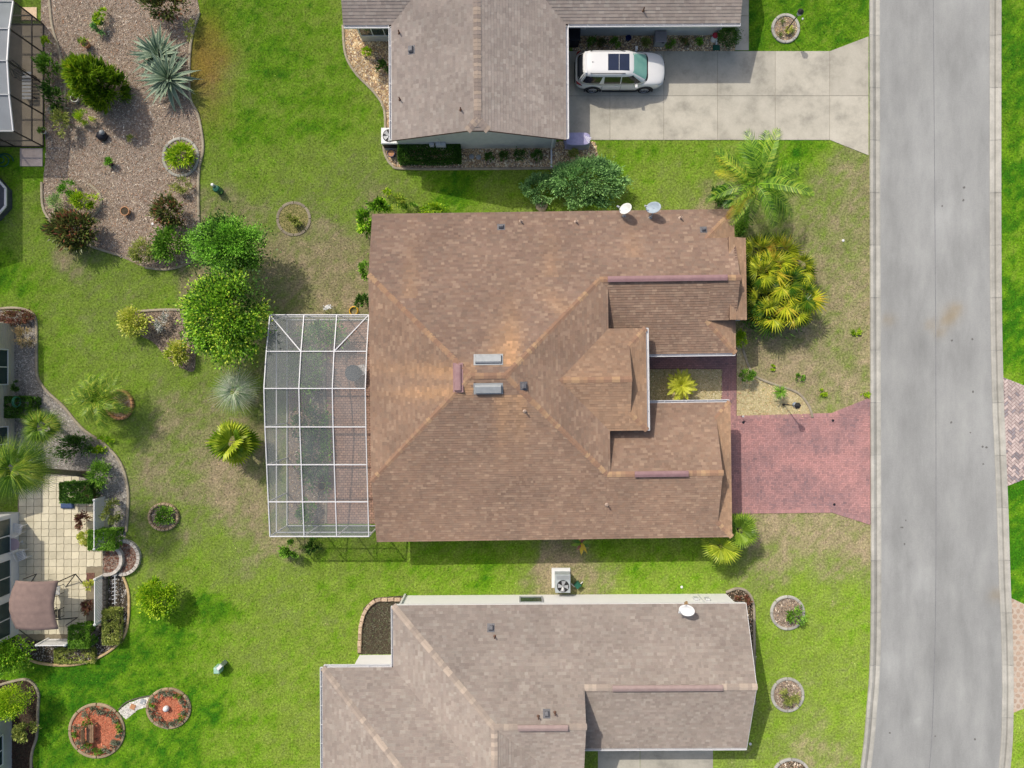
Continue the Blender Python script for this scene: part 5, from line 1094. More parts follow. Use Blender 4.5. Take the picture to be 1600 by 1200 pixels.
def plant(name, label, cat, px, py, z, rad, n, L, Wd, m, zc=None, group=None, tr=0.0, part='foliage', **kw):
    """crown whose middle is seen at px,py when it stands z metres up"""
    x, y = W(px, py, z); t = thing(name, label, cat, (x, y, 0), group)
    leafcloud(part, t, (x, y, z), rad, n, L, Wd, m, **kw)
    if tr: trunk(t, (x, y, 0), (x, y, z), tr, 5, rad[0] * .5, name='trunk' if cat == 'tree' else 'stem')
    return t
plant('broadleaf_tree', 'fine leaved light green tree above the taller bushy tree', 'tree', 361, 386, 2.3, (1.85, 1.42, 1.2), 13000, .12, .028, G_fine, tr=.09, part='crown', clumps=58, spread=.15, up=.15, tmid=.55, shell=(.68, 1.1), tvar=.34)
plant('broadleaf_tree', 'large round bushy tree next to the corner of the white cage', 'tree', 359, 496, 2.9, (2.0, 2.2, 1.8), 15000, .15, .045, G_tree, tr=.13, part='crown', clumps=76, spread=.13, up=.15, tmid=.5, tvar=.38, shell=(.7, 1.1))
plant('round_bush', 'round lime green bush standing alone on the lower left lawn', 'bush', 248, 933, .8, (1.08, 1.05, .85), 4200, .13, .045, G_lime, tr=.05, clumps=60, spread=.15, tmid=.5, tvar=.3, shell=(.7, .95))
for nm, px, py, z, rad, m in (('broadleaf_tree', 361, 386, 2.3, (1.85, 1.42, 1.2), G_dark), ('broadleaf_tree.001', 359, 496, 2.9, (2.0, 2.2, 1.8), G_dark)):     # darker core leaves added, shade inside the crown put into their colour
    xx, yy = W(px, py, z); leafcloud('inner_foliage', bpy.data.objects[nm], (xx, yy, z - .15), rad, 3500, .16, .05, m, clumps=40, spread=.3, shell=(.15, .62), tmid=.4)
# juniper
x, y = W(908, 288, .9); t = thing('juniper', 'sprawling blue green juniper behind the roof edge', 'shrub', (x, y, 0))
leafcloud('foliage', t, (x + .35, y + .1, .75), (2.1, 1.35, 1.05), 11000, .17, .028, G_jun, clumps=130, spread=.1, up=.45, out=.7, rnd=.5, shell=(.72, 1.0), tvar=.22)
leafcloud('foliage', t, (x - 2.2, y - .15, .45), (1.05, .75, .55), 2600, .16, .028, G_jun, clumps=40, spread=.14, up=.45, out=.7, shell=(.7, 1.0), tvar=.22)
trunk(t, (x + .3, y, 0), (x + .3, y, .8), .1, 7, 1.2, name='stem')
x, y = W(846, 322); props(MB().lathe(x, y, [(.34, 0), (.36, .12), (.25, .24), (.06, .28)], 7).build('boulder', mat('rock', lin(150,130,112), lin(196,178,158), .95, 4, .5, 12), None, (x, y, 0)), 'tan boulder at the foot of the juniper', 'rock')
# conifer shrub leaning out from the bark bed
x, y = W(172, 146); t = thing('conical_shrub', 'tall bright green conical shrub in the bark garden', 'shrub', (x, y, 0))
for z, r, n in ((.45, 1.1, 1500), (1.2, 1.08, 1500), (2.0, .85, 1300), (2.75, .5, 800)): leafcloud('foliage', t, (x, y, z), (r, r, .55), int(n * 1.8), .42, .034, leafmat('leaf_cone', lin(36,66,12), lin(112,142,26), .3, .5, lin(160,166,40)), clumps=46, spread=.14, up=.9, out=1.1, rnd=.35, shell=(.75, 1), zmin=-.8, tmid=.3 + z * .1)
trunk(t, (x, y, 0), (x, y, 2.8), .09, 0, name='stem')
# agaves and other rosettes
def strapmesh(L, w0, cup, curve, m, cols, n=8, tipw=.04):
    mb = MB(); vs = []; 
    for i in range(n + 1):
        t = i / n; wv = w0 * (math.sin(math.pi * (t * .8 + .2)) ** .7 if t < .99 else tipw) * (1 if t < .6 else (1 - t) / .4 * .9 + .05); xx = L * t * math.cos(curve * t); zz = L * t * math.sin(curve * t)
        zc = cup * wv; vs += [(xx, -wv, zz + zc), (xx, -wv * .72, zz + zc * .6), (xx, 0, zz), (xx, wv * .72, zz + zc * .6), (xx, wv, zz + zc)]
    for i in range(n):
        for j in range(4):
            mb.v = mb.v or [tuple(v) for v in vs]; mb.f.append((i * 5 + j, (i + 1) * 5 + j, (i + 1) * 5 + j + 1, i * 5 + j + 1)); mb.t.append(cols[0] if j in (1, 2) else cols[1]); mb.m.append(0)
    return mb.mesh('leaf', m, smooth=True)
M_aga = leafmat('agave', lin(46,72,58), lin(140,152,128), .1, .45)
def rosette(name, label, cat, px, py, zc, meshes, n, elev, jit=.1, sc=(.8, 1.1), part='leaf', group=None, rings=True, tilt0=0.0):
    x, y = W(px, py, zc); t = thing(name, label, cat, (x, y, 0), group)
    for k in range(n):
        az = k * 2.39996 + R.uniform(-jit, jit); q = k / max(1, n - 1); el = elev[0] + (elev[1] - elev[0]) * q + R.uniform(-.08, .08); s_ = R.uniform(*sc) * (1 - .25 * q)
        m = Matrix.Translation((x, y, zc)) @ Matrix.Rotation(az, 4, 'Z') @ Matrix.Rotation(-el, 4, 'Y') @ Matrix.Rotation(R.uniform(-.15, .15), 4, 'X') @ Matrix.Scale(s_, 4)
        inst(part, meshes[k % len(meshes)], t, m)
    return t
AG = [strapmesh(1.72, .1, .45, c, M_aga, (a, .95)) for c, a in ((-.25, .3), (.1, .2), (-.5, .4), (-.05, .35))]
rosette('agave', 'upper of two big grey green agaves with pale edged leaves', 'agave', 249, 88, .35, AG, 56, (.1, 1.2), sc=(.9, 1.2)); rosette('agave', 'lower agave whose long leaf shadows reach the lawn', 'agave', 264, 124, .6, AG, 54, (.0, 1.25), sc=(1.0, 1.25))
# pinnate fronds: leaflets along an arching rib
def frondmesh(L, arch, ll, lw, m, nl=34, vee=.5, tm=.5, tv=.15, droop=.3, start=.14, bend=0.0, back=.35):
    t = np.linspace(start, 1, nl); th0 = arch[0]; ang = th0 + (arch[1] - th0) * np.linspace(0, 1, 41); ds = L / 40; X_ = np.r_[0, np.cumsum(np.cos(ang[:-1]) * ds)]; Z_ = np.r_[0, np.cumsum(np.sin(ang[:-1]) * ds)]
    tt = np.linspace(0, 1, 41); px, pz = np.interp(t, tt, X_), np.interp(t, tt, Z_); an = np.interp(t, tt, ang); V, F, T = [], [], []
    for k in range(nl):
        le = ll * math.sin(math.pi * min(.97, .12 + .86 * t[k])) ** .6 * R.uniform(.88, 1.1); d = np.array([math.cos(an[k]), 0, math.sin(an[k])]); up = np.array([-math.sin(an[k]), 0, math.cos(an[k])])
        for sg in (-1, 1):
            s_ = np.array([0, sg, 0.]); q = d * (back + .5 * t[k]) + s_ + up * vee * R.uniform(.5, 1.3); q /= np.linalg.norm(q); p0 = np.array([px[k], 0, pz[k]]); p1 = p0 + q * le * .5; p2 = p0 + q * le + np.array([0, 0, -droop * le * R.uniform(.6, 1.2)])
            wv = d * lw; b = len(V); V += [p0 - wv * .6, p0 + wv * .6, p1 + wv, p1 - wv, p2]; F += [(b, b + 1, b + 2, b + 3), (b + 3, b + 2, b + 4, b + 4)]; T += [np.clip(tm + R.gauss(0, tv), 0, 1)] * 2
    for k in range(8):
        i0, i1 = k * 5, k * 5 + 5; b = len(V); w0, w1 = .03 * (1 - k / 9), .03 * (1 - (k + 1) / 9)
        V += [np.array([X_[i0], -w0, Z_[i0] + .01]), np.array([X_[i1], -w1, Z_[i1] + .01]), np.array([X_[i1], w1, Z_[i1] + .01]), np.array([X_[i0], w0, Z_[i0] + .01])]; F.append((b, b + 1, b + 2, b + 3)); T.append(min(1, tm + .2))
    V = [np.array([v[0], v[1] + bend * (v[0] / L) ** 2, v[2]]) for v in V]
    mb = MB(); mb.v = [tuple(v) for v in V]; mb.f = [tuple(dict.fromkeys(f)) for f in F]; mb.t = T; mb.m = [0] * len(F); return mb.mesh('frond', m)
def palm(name, label, px, py, z, meshes, n, elev, base, r0=.14, sc=(.85, 1.1), specials=(), part='frond', cat='palm', curve=0.0):
    x, y = W(px, py, z); bx_, by_ = base; t = thing(name, label, cat, (bx_, by_, 0))
    mb = MB(); pts = [Vector((bx_, by_, 0)).lerp(Vector((x, y, z)), k / 6) for k in range(7)]; mb.tube(pts, [r0 * 1.25, r0, r0 * .95, r0 * .95, r0 * .9, r0 * .9, r0 * 1.0], 10); mb.build('trunk', M_wood, t)
    for k in range(n):
        az = k * 2.39996 + R.uniform(-.15, .15); q = k / max(1, n - 1); el = elev[0] + (elev[1] - elev[0]) * q + R.uniform(-.1, .1)
        inst(part, meshes[k % len(meshes)], t, Matrix.Translation((x, y, z)) @ Matrix.Rotation(az, 4, 'Z') @ Matrix.Rotation(-el, 4, 'Y') @ Matrix.Rotation(R.uniform(-.3, .3), 4, 'X') @ Matrix.Scale(R.uniform(*sc), 4))
    for az, el, me_, s_, lab in specials:
        o = inst(part, me_, t, Matrix.Translation((x, y, z)) @ Matrix.Rotation(az, 4, 'Z') @ Matrix.Rotation(-el, 4, 'Y') @ Matrix.Scale(s_, 4))
        if lab: o['label'] = lab
    return t
G_qp = leafmat('leaf_feather_palm', lin(38,84,16), lin(122,162,44), .3, .4, lin(160,176,64), gn=1.4)
QF = [frondmesh(2.9, (.15, a), .62, .024, G_qp, 40, .3, tm_, .3, .7, .14, bd_) for a, bd_, tm_ in ((-1.1, .7, .35), (-.8, -.6, .5), (-1.4, -.9, .3), (-1.0, .2, .6))]; QY = frondmesh(2.8, (.15, -1.0), .5, .02, G_palmy, 36, .3, .6, .25, .7, .14, -.8); QG = frondmesh(2.3, (.1, -1.1), .45, .02, G_gold, 36, .2, .5, .15, .3); QD = frondmesh(2.2, (0, -1.3), .3, .014, G_dead, 40, .1, .5, .2, .3)
palm('feather_palm', 'tall feather palm over the front corner of the brown roof', 1182, 288, 4.2, QF, 15, (-.3, .95), W(1143, 322), .14, (.85, 1.05),
     [(math.radians(a), e, m_, s_, l_) for a, e, m_, s_, l_ in ((150, .1, QY, .95, 'yellowing frond'), (88, .25, QF[1], 1., None), (10, .1, QF[0], 1.05, None), (-20, .1, QF[2], .95, None), (-50, .0, QF[0], 1.0, None), (172, -.3, QD, .9, 'dead tan frond'), (-128, -.05, QG, 1.0, 'golden dying frond'), (166, -.1, QY, .85, 'second yellowing frond'), (-112, -.35, QG, .8, 'drooping golden frond'), (-95, -.9, QD, .8, 'dead grey frond'), (-140, -.6, QD, .8, 'dead brown frond'), (48, .3, QF[0], .8, None))])
PF = [frondmesh(1.75, (.55, a), .45, .018, G_palm, 26, .3, .45, .3, .8, .1, bd_) for a, bd_ in ((-1.0, .5), (-1.4, -.5), (-1.2, .1))]
palm('feather_palm', 'wispy green feather palm growing from the brick ring on the lawn', 158, 624, 1.7, PF, 36, (-.2, 1.1), W(180, 630), .16, (.8, 1.1))
SG = [frondmesh(1.05, (.35, -.5), .2, .012, G_sago, 40, .35, .5, .2, .15)]
rosette('sago_palm', 'bright yellow green sago palm in the entrance courtyard bed', 'sago palm', 1064, 602, .7, SG, 34, (-.05, 1.0), part='frond')
x, y = W(1064, 602, .7); MB().lathe(x, y, [(.2, 0), (.22, .3), (.16, .72), (.05, .8)], 10).build('trunk', M_wood, bpy.data.objects['sago_palm'])
# fan leaves
def fanmesh(rad, spread, nseg, m, pet=.5, split=.35, tm=.5, tv=.15, fold=.06, droop=.25, pw=.012):
    mb = MB(); V = [(-pet * 1.0, -pw, 0), (-pet * 1.0, pw, 0), (0, pw, .0), (0, -pw, .0)]; V = [(a + pet, b, c) for a, b, c in V]; F = [(0, 3, 2, 1)]; T = [.75]
    for k in range(nseg):
        a0, a1 = -spread + 2 * spread * k / nseg, -spread + 2 * spread * (k + 1) / nseg; am = (a0 + a1) / 2; r = rad * (1 - .18 * abs(am) / spread) * R.uniform(.94, 1.05); rs = r * (1 - split); b = len(V)
        P0 = (pet, 0, 0); z1 = -droop * rs * rs / rad * .5; z2 = -droop * r * r / rad
        V += [P0, (pet + rs * math.cos(a0), rs * math.sin(a0), z1 - fold * rs), (pet + rs * math.cos(am), rs * math.sin(am), z1 + fold * rs), (pet + rs * math.cos(a1), rs * math.sin(a1), z1 - fold * rs), (pet + r * math.cos(am), r * math.sin(am), z2)]
        F += [(b, b + 1, b + 2), (b, b + 2, b + 3), (b + 1, b + 4, b + 2), (b + 2, b + 4, b + 3)]; tt = np.clip(tm + R.gauss(0, tv), 0, 1); T += [tt * .85, tt, tt * .85, tt]
    mb.v = V; mb.f = F; mb.t = list(T); mb.m = [0] * len(F); return mb.mesh('fan_leaf', m)
FB = [fanmesh(1.0, 1.9, 20, G_fan, .42, .28, t_, .14, .075, .3) for t_ in (.12, .4, .65, .3)]
palm('fan_palm', 'broad leaved yellow green fan palm beside the white cage', 366, 690, 1.5, FB, 11, (-.2, 1.35), W(378, 690), .12, (.85, 1.1), (), 'fan_leaf')
FS = [fanmesh(1.25, 1.45, 18, G_silv, .4, .8, t_, .3, .04, .5) for t_ in (.15, .45, .7)]
palm('fan_palm', 'silvery grey fan palm beside the white cage', 369, 610, 1.6, FS, 20, (-.3, 1.3), W(378, 610), .12, (.8, 1.1), (), 'fan_leaf')
FL = [fanmesh(1.15, 1.5, 30, G_palm, .6, .72, t_, .3, .03, .7) for t_ in (.2, .5, .75, .35)]
palm('fan_palm', 'large shaggy fan palm leaning over the beige house patio', 30, 732, 6.2, FL, 40, (-.5, 1.35), W(134, 741), .16, (.85, 1.1), (), 'fan_leaf')
FM = [fanmesh(.8, 1.9, 26, G_palm, .5, .6, t_, .25, .04, .5) for t_ in (.2, .45, .7)]
palm('fan_palm', 'smaller green fan palm against the beige house wall', 68, 667, 2.2, FM, 18, (-.2, 1.3), W(80, 660), .13, (.8, 1.05), (), 'fan_leaf')
FC = [fanmesh(.86, 1.75, 14, G_pmt, .5, .5, t_, .18, .07, .35) for t_ in (.1, .35, .6, .85, .5)] ; FCY = fanmesh(.75, 1.7, 14, G_gold, .5, .66, .45, .3, .04, .4)
x, y = W(1212, 452, 1.0); t = thing('palmetto_clump', 'dense clump of yellow green palmettos along the front wall', 'palmetto', (x, y, 0))
for (px, py, z) in ((1190, 400, 1.5), (1222, 398, 1.4), (1246, 420, 1.3), (1195, 432, 1.7), (1226, 440, 1.7), (1250, 458, 1.4), (1188, 468, 1.5), (1216, 474, 1.7), (1240, 490, 1.4), (1194, 496, 1.2), (1208, 420, 1.9)):
    z = z + R.uniform(-.25, .35); xx, yy = W(px + R.uniform(-7, 7), py + R.uniform(-7, 7), z); mb = MB(); mb.tube([(x + (xx - x) * .75, y + (yy - y) * .75, 0), (xx, yy, z)], [.07, .05], 6); mb.build('stem', M_wood, t)
    for k in range(12):
        az = k * 2.39996 + R.uniform(-.2, .2); el = -.45 + 1.35 * k / 11 + R.uniform(-.25, .25); me_ = FCY if R.random() < .04 else R.choice(FC)
        inst('fan_leaf', me_, t, Matrix.Translation((xx, yy, z)) @ Matrix.Rotation(az, 4, 'Z') @ Matrix.Rotation(-el, 4, 'Y') @ Matrix.Rotation(R.uniform(-.6, .6), 4, 'X') @ Matrix.Scale(R.uniform(.7, 1.15), 4))
FT = [fanmesh(.95, 1.9, 22, G_fan, .25, .3, t_, .1, .045, .35) for t_ in (.35, .55)]; FT2 = [fanmesh(.95, 1.9, 22, G_palm, .25, .3, t_, .1, .045, .35) for t_ in (.35, .55)]
palm('fan_palm', 'lime green fan palm below the garage corner of the brown house', 1126, 853, 1.6, FT, 9, (-.2, 1.1), W(1122, 848), .08, (.85, 1.05), (), 'fan_leaf')
palm('fan_palm', 'dark green fan palm at the garage corner beside the lime green one', 1156, 828, 1.6, FT2, 9, (-.2, 1.1), W(1150, 826), .08, (.85, 1.05), (), 'fan_leaf')
leafcloud('inner_foliage', bpy.data.objects['palmetto_clump'], (x, y, .75), (1.35, 2.1, .7), 1500, .4, .04, G_dark, clumps=50, spread=.3, shell=(.2, .85), tmid=.35)  # dark leaf core added to paint the clump's inner shade
# yucca by the front walk
YU = [strapmesh(.62, .032, .4, c, G_mid, (a, a + .15)) for c, a in ((-.3, .5), (0, .4), (-.6, .6))]
rosette('yucca', 'spiky green yucca in the stony front bed', 'yucca', 1219, 613, .7, YU, 46, (-.2, 1.2))
x, y = W(1219, 613, .7); mb = MB(); mb.tube([(x, y, 0), (x, y, .75)], .06, 8); mb.build('stem', M_wood, bpy.data.objects['yucca'])
# shrubs round the houses: (name, label, px, py, z, radii, n, leaf, width, material)
SH = [('leafy_shrub','glossy green shrub at the upper corner of the brown roof',594,322,.9,(.55,.35,.8),420,.24,.05,G_tree),('leafy_shrub','glossy green shrub rounding the roof corner just below the upper one',573,350,.9,(.4,.62,.8),520,.24,.05,G_tree),
('fan_shrub','dark spiky palmetto seedling by the top wall of the brown house',622,318,.7,(.35,.3,.6),260,.3,.02,G_palm),('small_shrub','tiny bright sprig in the lawn above the roof corner',606,302,.2,(.2,.18,.2),90,.16,.03,G_lime),
('leafy_shrub','small rounded shrub half under the left roof edge',572,424,.7,(.3,.5,.6),420,.14,.035,G_mid),('leafy_shrub','dark leafed shrub beside the cage and the left roof edge',569,473,.7,(.36,.42,.6),480,.17,.035,G_dark),
('low_shrub','low strip of green sprouts along the top roof edge',678,326,.2,(.8,.22,.2),320,.14,.03,G_lime),('low_shrub','second low patch of sprouts along the top roof edge',640,322,.2,(.35,.2,.2),140,.14,.03,G_mid),
('tall_shrub','narrow bright shrub between the roof and the feather palm',1155,339,1.0,(.3,.9,.9),700,.18,.04,G_mid),('leafy_shrub','broad leaved clump at the base of the feather palm',1128,305,.5,(.55,.5,.5),420,.26,.05,G_dark),
('tall_shrub','dark shrub squeezed between the palmettos and the front wall',1170,470,.7,(.25,1.5,.7),900,.18,.04,G_dark),
('clipped_shrub','small clipped square shrub right of the front roof corner',1156,531,.6,(.28,.5,.5),700,.09,.03,G_lime),('round_shrub','round ball shrub beside the front walk',1167,587,.5,(.36,.36,.45),900,.08,.025,G_mid),
('leafy_shrub','leafy shrub below the lower edge of the white cage',455,856,.5,(.5,.45,.5),420,.2,.045,G_mid),('leafy_shrub','second small shrub below the white cage in the frame shadow',489,853,.4,(.36,.34,.4),260,.18,.04,G_dark),
('yellow_croton','yellow leaved croton at the left end of the croton bed',211,503,.6,(.78,.72,.55),1300,.17,.04,G_yel),('yellow_croton','yellow leaved croton at the lower end of the croton bed',279,551,.5,(.58,.6,.5),950,.17,.04,G_yel),
('loose_shrub','sparse grey green shrub in the middle of the croton bed',250,498,.35,(.42,.55,.3),350,.12,.025,G_dusty),
('fern_clump','lime green fern filling the white kerb ring',283,244,.35,(.62,.6,.35),900,.26,.028,G_lime),
('croton_bush','large dark red croton at the lower left of the bark garden',118,360,.75,(1.35,.95,.7),1700,.3,.045,G_crot),('croton_bush','smaller dark red croton in the bark garden',266,331,.6,(.85,.7,.6),900,.26,.04,G_crot),
('flowering_shrub','loose green shrub with pale flowers in the bark garden',268,382,.6,(1.15,.95,.55),1500,.17,.045,G_mid),('russet_shrub','russet tinged round shrub by the bark garden edging',224,394,.5,(.6,.6,.5),900,.16,.025,G_br),
('grey_grass','grey green tufted grass clump in the bark garden',285,290,.3,(.55,.4,.3),420,.22,.014,G_br),('green_shrub','feathery green shrub in the flower clump of the bark garden',108,296,.5,(.45,.42,.45),520,.15,.02,G_fine),
('green_shrub','silvery green shrub left of the flower clump',93,320,.5,(.55,.5,.45),600,.15,.02,leafmat('leaf_soft', lin(96,130,80), lin(166,190,120), .3)),('gold_shrub','golden green shrub in the flower clump of the bark garden',132,313,.5,(.6,.5,.45),650,.18,.03,G_lime),
('lime_plant','lime potted looking plant near the top of the bark garden',157,31,.4,(.26,.26,.3),260,.16,.03,G_lime),('blue_plant','blue green rosette plant below the lime one',154,44,.3,(.32,.26,.25),200,.22,.03,G_jun),('lime_plant','small lime plant at the upper right of the pair in the bark',163,19,.3,(.17,.15,.2),110,.14,.025,G_lime),
('lime_plant','spiky lime plant beside the dark lanai shadow',133,184,.4,(.36,.3,.35),300,.24,.018,G_lime),('dark_hedge_shrub','dark glossy shrub at the top edge of the bark garden',258,8,.8,(1.0,.7,.7),1000,.24,.045,G_crot),
('thin_shrub','wispy yellow shrub between agave and top edge',297,48,.4,(.35,.5,.4),200,.16,.02,G_br),('straggly_shrub','straggly olive shrub in the lanai shadow',96,192,.6,(.4,.8,.5),420,.22,.025,G_br),
('lanai_shrub','green shrub along the dark lanai screen',78,105,.6,(.5,.7,.5),600,.2,.035,G_mid),('lanai_shrub','darker shrub lower along the dark lanai screen',84,150,.6,(.45,.9,.5),600,.2,.035,G_dark),('lanai_shrub','round yellow green pot plant at the upper lanai screen',74,66,.5,(.2,.22,.25),220,.12,.03,G_lime),
('tiny_plant','tiny pale green plant in the middle of the bark garden',205,219,.2,(.2,.18,.15),100,.14,.02,G_br),
('bromeliad','green and white bromeliad in a small pot on the bark',172,255,.3,(.17,.17,.2),90,.18,.025,G_fine),
('red_groundcover','reddish ground plants at the left edge border bed',26,496,.25,(1.1,.36,.25),900,.14,.025,G_red),('brown_shrub','brownish shrub at the corner of the beige house',38,527,.45,(.5,.45,.4),500,.14,.02,leafmat('leaf_brown', lin(86,74,52), lin(168,150,110), .2)),
('dark_shrub','small dark round shrub against the beige wall',28,603,.4,(.27,.27,.35),320,.1,.025,G_dark),
('border_shrub','strappy green plants with red blooms in the patio border',157,742,.5,(.55,.75,.45),800,.26,.02,G_mid),('border_shrub','green shrub row behind the grey pebble border',118,700,.5,(1.1,.6,.45),900,.2,.028,G_dark),
('border_shrub','bright low plants spilling on the pebble path',158,694,.15,(.8,.45,.15),350,.14,.04,G_lime),
('yellow_bush','golden round bush at the lower end of the solid fence',136,840,.4,(.4,.36,.4),800,.09,.03,G_yel),('red_shrub','rose coloured shrub on the patio under the tree shade',134,812,.4,(.35,.45,.4),350,.16,.035,G_red),
('rose_bush','olive rose bush behind the solid fence panel',174,798,.5,(.45,.65,.45),480,.16,.03,G_br),('flower_shrub','yellow flowering plant left of the lattice fence',141,913,.35,(.25,.25,.3),240,.13,.03,G_yel),('flower_shrub','pink flowering plant left of the lattice fence',140,948,.4,(.3,.42,.35),380,.14,.03,G_red),
('corner_shrub','large green bush at the lower corner of the sunroom',20,1020,.9,(.9,.9,.85),2000,.15,.04,G_tree),('round_topiary','tall lime clipped shrub in the bottom left bed',22,1094,1.4,(.92,.78,.95),5200,.08,.028,G_lime),
('leafy_shrub','olive green shrub in the bottom left bed',42,1141,.6,(.55,.42,.5),700,.15,.04,G_br),
('sprawling_shrub','leafy weed spreading over the upper roadside ring',1242,962,.4,(.5,.42,.3),300,.16,.035,G_mid),('sprawling_shrub','tangled olive weed over the lower roadside ring',1231,1087,.3,(.5,.48,.25),420,.2,.018,G_br),('red_corner_plant','reddish low plant in the corner bed of the southern house',1160,938,.2,(.42,.3,.2),300,.15,.03,G_red),
('ring_plants','green ground cover round the tan block ring',257,805,.25,(.55,.5,.15),700,.12,.03,G_mid),('box_shrub','dark egg shaped shrub at the end of the northern garage',1139,56,.75,(.55,.72,.75),2200,.08,.025,G_dark),
('bed_shrub','small lime shrub in the river stones by the northern lanai',574,81,.3,(.3,.25,.28),260,.11,.03,G_lime),('bed_shrub','dark shrub in the river stones under the gutter',599,107,.35,(.4,.38,.35),320,.13,.03,G_dark),
('weed_tuft','bright clover tuft in the dry front lawn near the kerb',1338,518,.06,(.24,.2,.08),160,.1,.03,G_lime),('weed_tuft','small clover tuft below the palmetto shadow',1207,574,.05,(.16,.12,.06),80,.1,.03,G_lime),('weed_tuft','clover tuft in the lawn right of the curved kerb',1285,613,.05,(.26,.2,.06),140,.1,.03,G_lime),('weed_tuft','clover tuft at the corner where drive and kerb meet',1352,616,.05,(.2,.16,.06),100,.1,.03,G_lime),('weed_tuft','clover tuft midway between the palmettos and the curved kerb',1248,590,.05,(.3,.22,.06),150,.1,.03,G_mid),
('water_sprouts','tuft of sucker sprouts in the sunken overgrown ring',459,345,.2,(.4,.35,.15),260,.16,.03,G_br)]
for nm, lab, px, py, z, rad, n, L, wv, m in SH: plant(nm, lab, nm.split('_')[-1] if nm.split('_')[-1] in ('shrub', 'bush', 'croton', 'plant', 'tuft', 'topiary', 'bromeliad') else 'plant', px, py, z, rad, int(n * 1.35), L, wv, m, clumps=max(8, n // 40), spread=.22, tvar=.3, shell=(.5, .95))
# gravel strip plants beside the garage
for k, (px, m, lab, r) in enumerate([(924, G_mid, 'first small green plant from the gutter corner in the garage stone strip', .22), (941, G_crot, 'dark small plant next in the garage stone strip', .2), (963, G_mid, 'green tuft behind the rear of the white car', .24), (1008, G_br, 'olive tuft behind the windscreen of the white car', .26), (1046, G_mid, 'green tuft right of the grey storage box', .22), (1066, G_crot, 'dark red tuft between two green ones by the garage', .22), (1090, G_fine, 'small green tuft left of the red and white figurine', .17)]):
    plant('strip_plant', lab, 'plant', px, 67, .2, (r, r, .2), 220, .15, .025, m, clumps=8, spread=.3)
for k, (px, py, lab, r) in enumerate([(765, 246, 'first dark ball shrub under the northern gable wall', .24), (787, 244, 'second dark ball shrub under the northern gable wall', .24), (813, 243, 'biggest dark shrub under the northern gable wall', .36), (840, 244, 'dark ball shrub next to the downspout', .28), (896, 240, 'sparse brown shrub beside the covered furniture', .25)]):
    plant('ball_shrub', lab, 'shrub', px, py, .3, (r, r, .3), 700, .08, .022, G_dark if k < 4 else G_br, clumps=24, spread=.2)
# hedges: clipped boxes of leaves
def hedge(label, x0, y0, x1, y1, h, m, n=3200, L=.11):
    n = int(n * 1.6); a, b = W(x0, y1), W(x1, y0); cx_, cy_ = (a[0] + b[0]) / 2, (a[1] + b[1]) / 2; t = thing('hedge', label, 'hedge', (cx_, cy_, 0))
    leafcloud('foliage', t, (cx_, cy_, h * .5), ((b[0] - a[0]) / 2, (b[1] - a[1]) / 2, h / 2), n, L, L * .33, m, clumps=n // 14, spread=.1, box=True, up=.5, out=.8, tvar=.25); return t
hedge('long clipped dark hedge against the northern gable wall', 628, 234, 718, 257, .75, G_dark, 6000); hedge('dark clipped hedge under the hose on the beige house', 23, 621, 63, 650, .8, G_dark, 3500); hedge('clipped hedge block at the upper end of the patio', 112, 752, 158, 780, .9, G_dark, 4200)
hedge('bright clipped hedge block beyond the solid fence', 155, 825, 192, 852, .9, G_mid, 3600); hedge('grey green clipped hedge at the lower patio corner', 123, 972, 152, 1002, .8, G_mid, 3200); hedge('olive low hedge in the lower patio border', 170, 950, 192, 1000, .5, G_br, 2600); hedge('low plants along the golden border edging', 92, 1012, 150, 1032, .25, G_br, 1500, .1)
# silvery edging plants round the two orange rings, one plant each
for ring, lab, (cx_, cy_), (rx_, ry_), arcs in (('mulch1', 'silver leaved edging plant in the large orange ring', (153, 1141), (33, 32), ((-30, 130), (175, 215), (230, 335))), ('mulch2', 'silver leaved edging plant in the small orange ring', (264, 1106), (26, 24), ((-100, 250),))):
    for a0, a1 in arcs:
        for a in range(a0, a1, 17 if ring == 'mulch1' else 22):
            u = math.radians(a + R.uniform(-4, 4)); plant('dusty_miller', lab, 'plant', cx_ + rx_ * math.cos(u), cy_ - ry_ * math.sin(u), .13, (.14, .14, .12), 120, .12, .02, G_mill if R.random() < .8 else G_mid, group='silver plants of the ' + ('large' if ring == 'mulch1' else 'small') + ' orange ring', clumps=7, spread=.35, tmid=.45, tvar=.3)
# plants inside the white cage
for lab, px, py, z, rad, n, m in (('green vine like shrub in the cage bed below the second roof beam', 482, 575, .7, (1.0, 1.3, .6), 1300, G_mid), ('leafy shrub in the shaded top end of the white cage', 500, 520, .8, (1.3, .7, .6), 1200, G_fine), ('dark leafy shrub in the middle of the cage bed', 480, 660, .6, (.7, 1.1, .5), 1000, G_dark), ('dark shrub in the lower cage bed', 487, 725, .6, (.6, 1.2, .5), 1000, G_dark), ('small shrub at the lower end of the cage bed', 482, 800, .4, (.5, .7, .4), 500, G_mid), ('green edging plants beside the cage patio', 510, 700, .25, (.22, 2.2, .25), 600, G_mid)):
    plant('cage_shrub', lab, 'shrub', px, py, z, rad, n, .17, .04, m, clumps=24, spread=.25, tvar=.3)
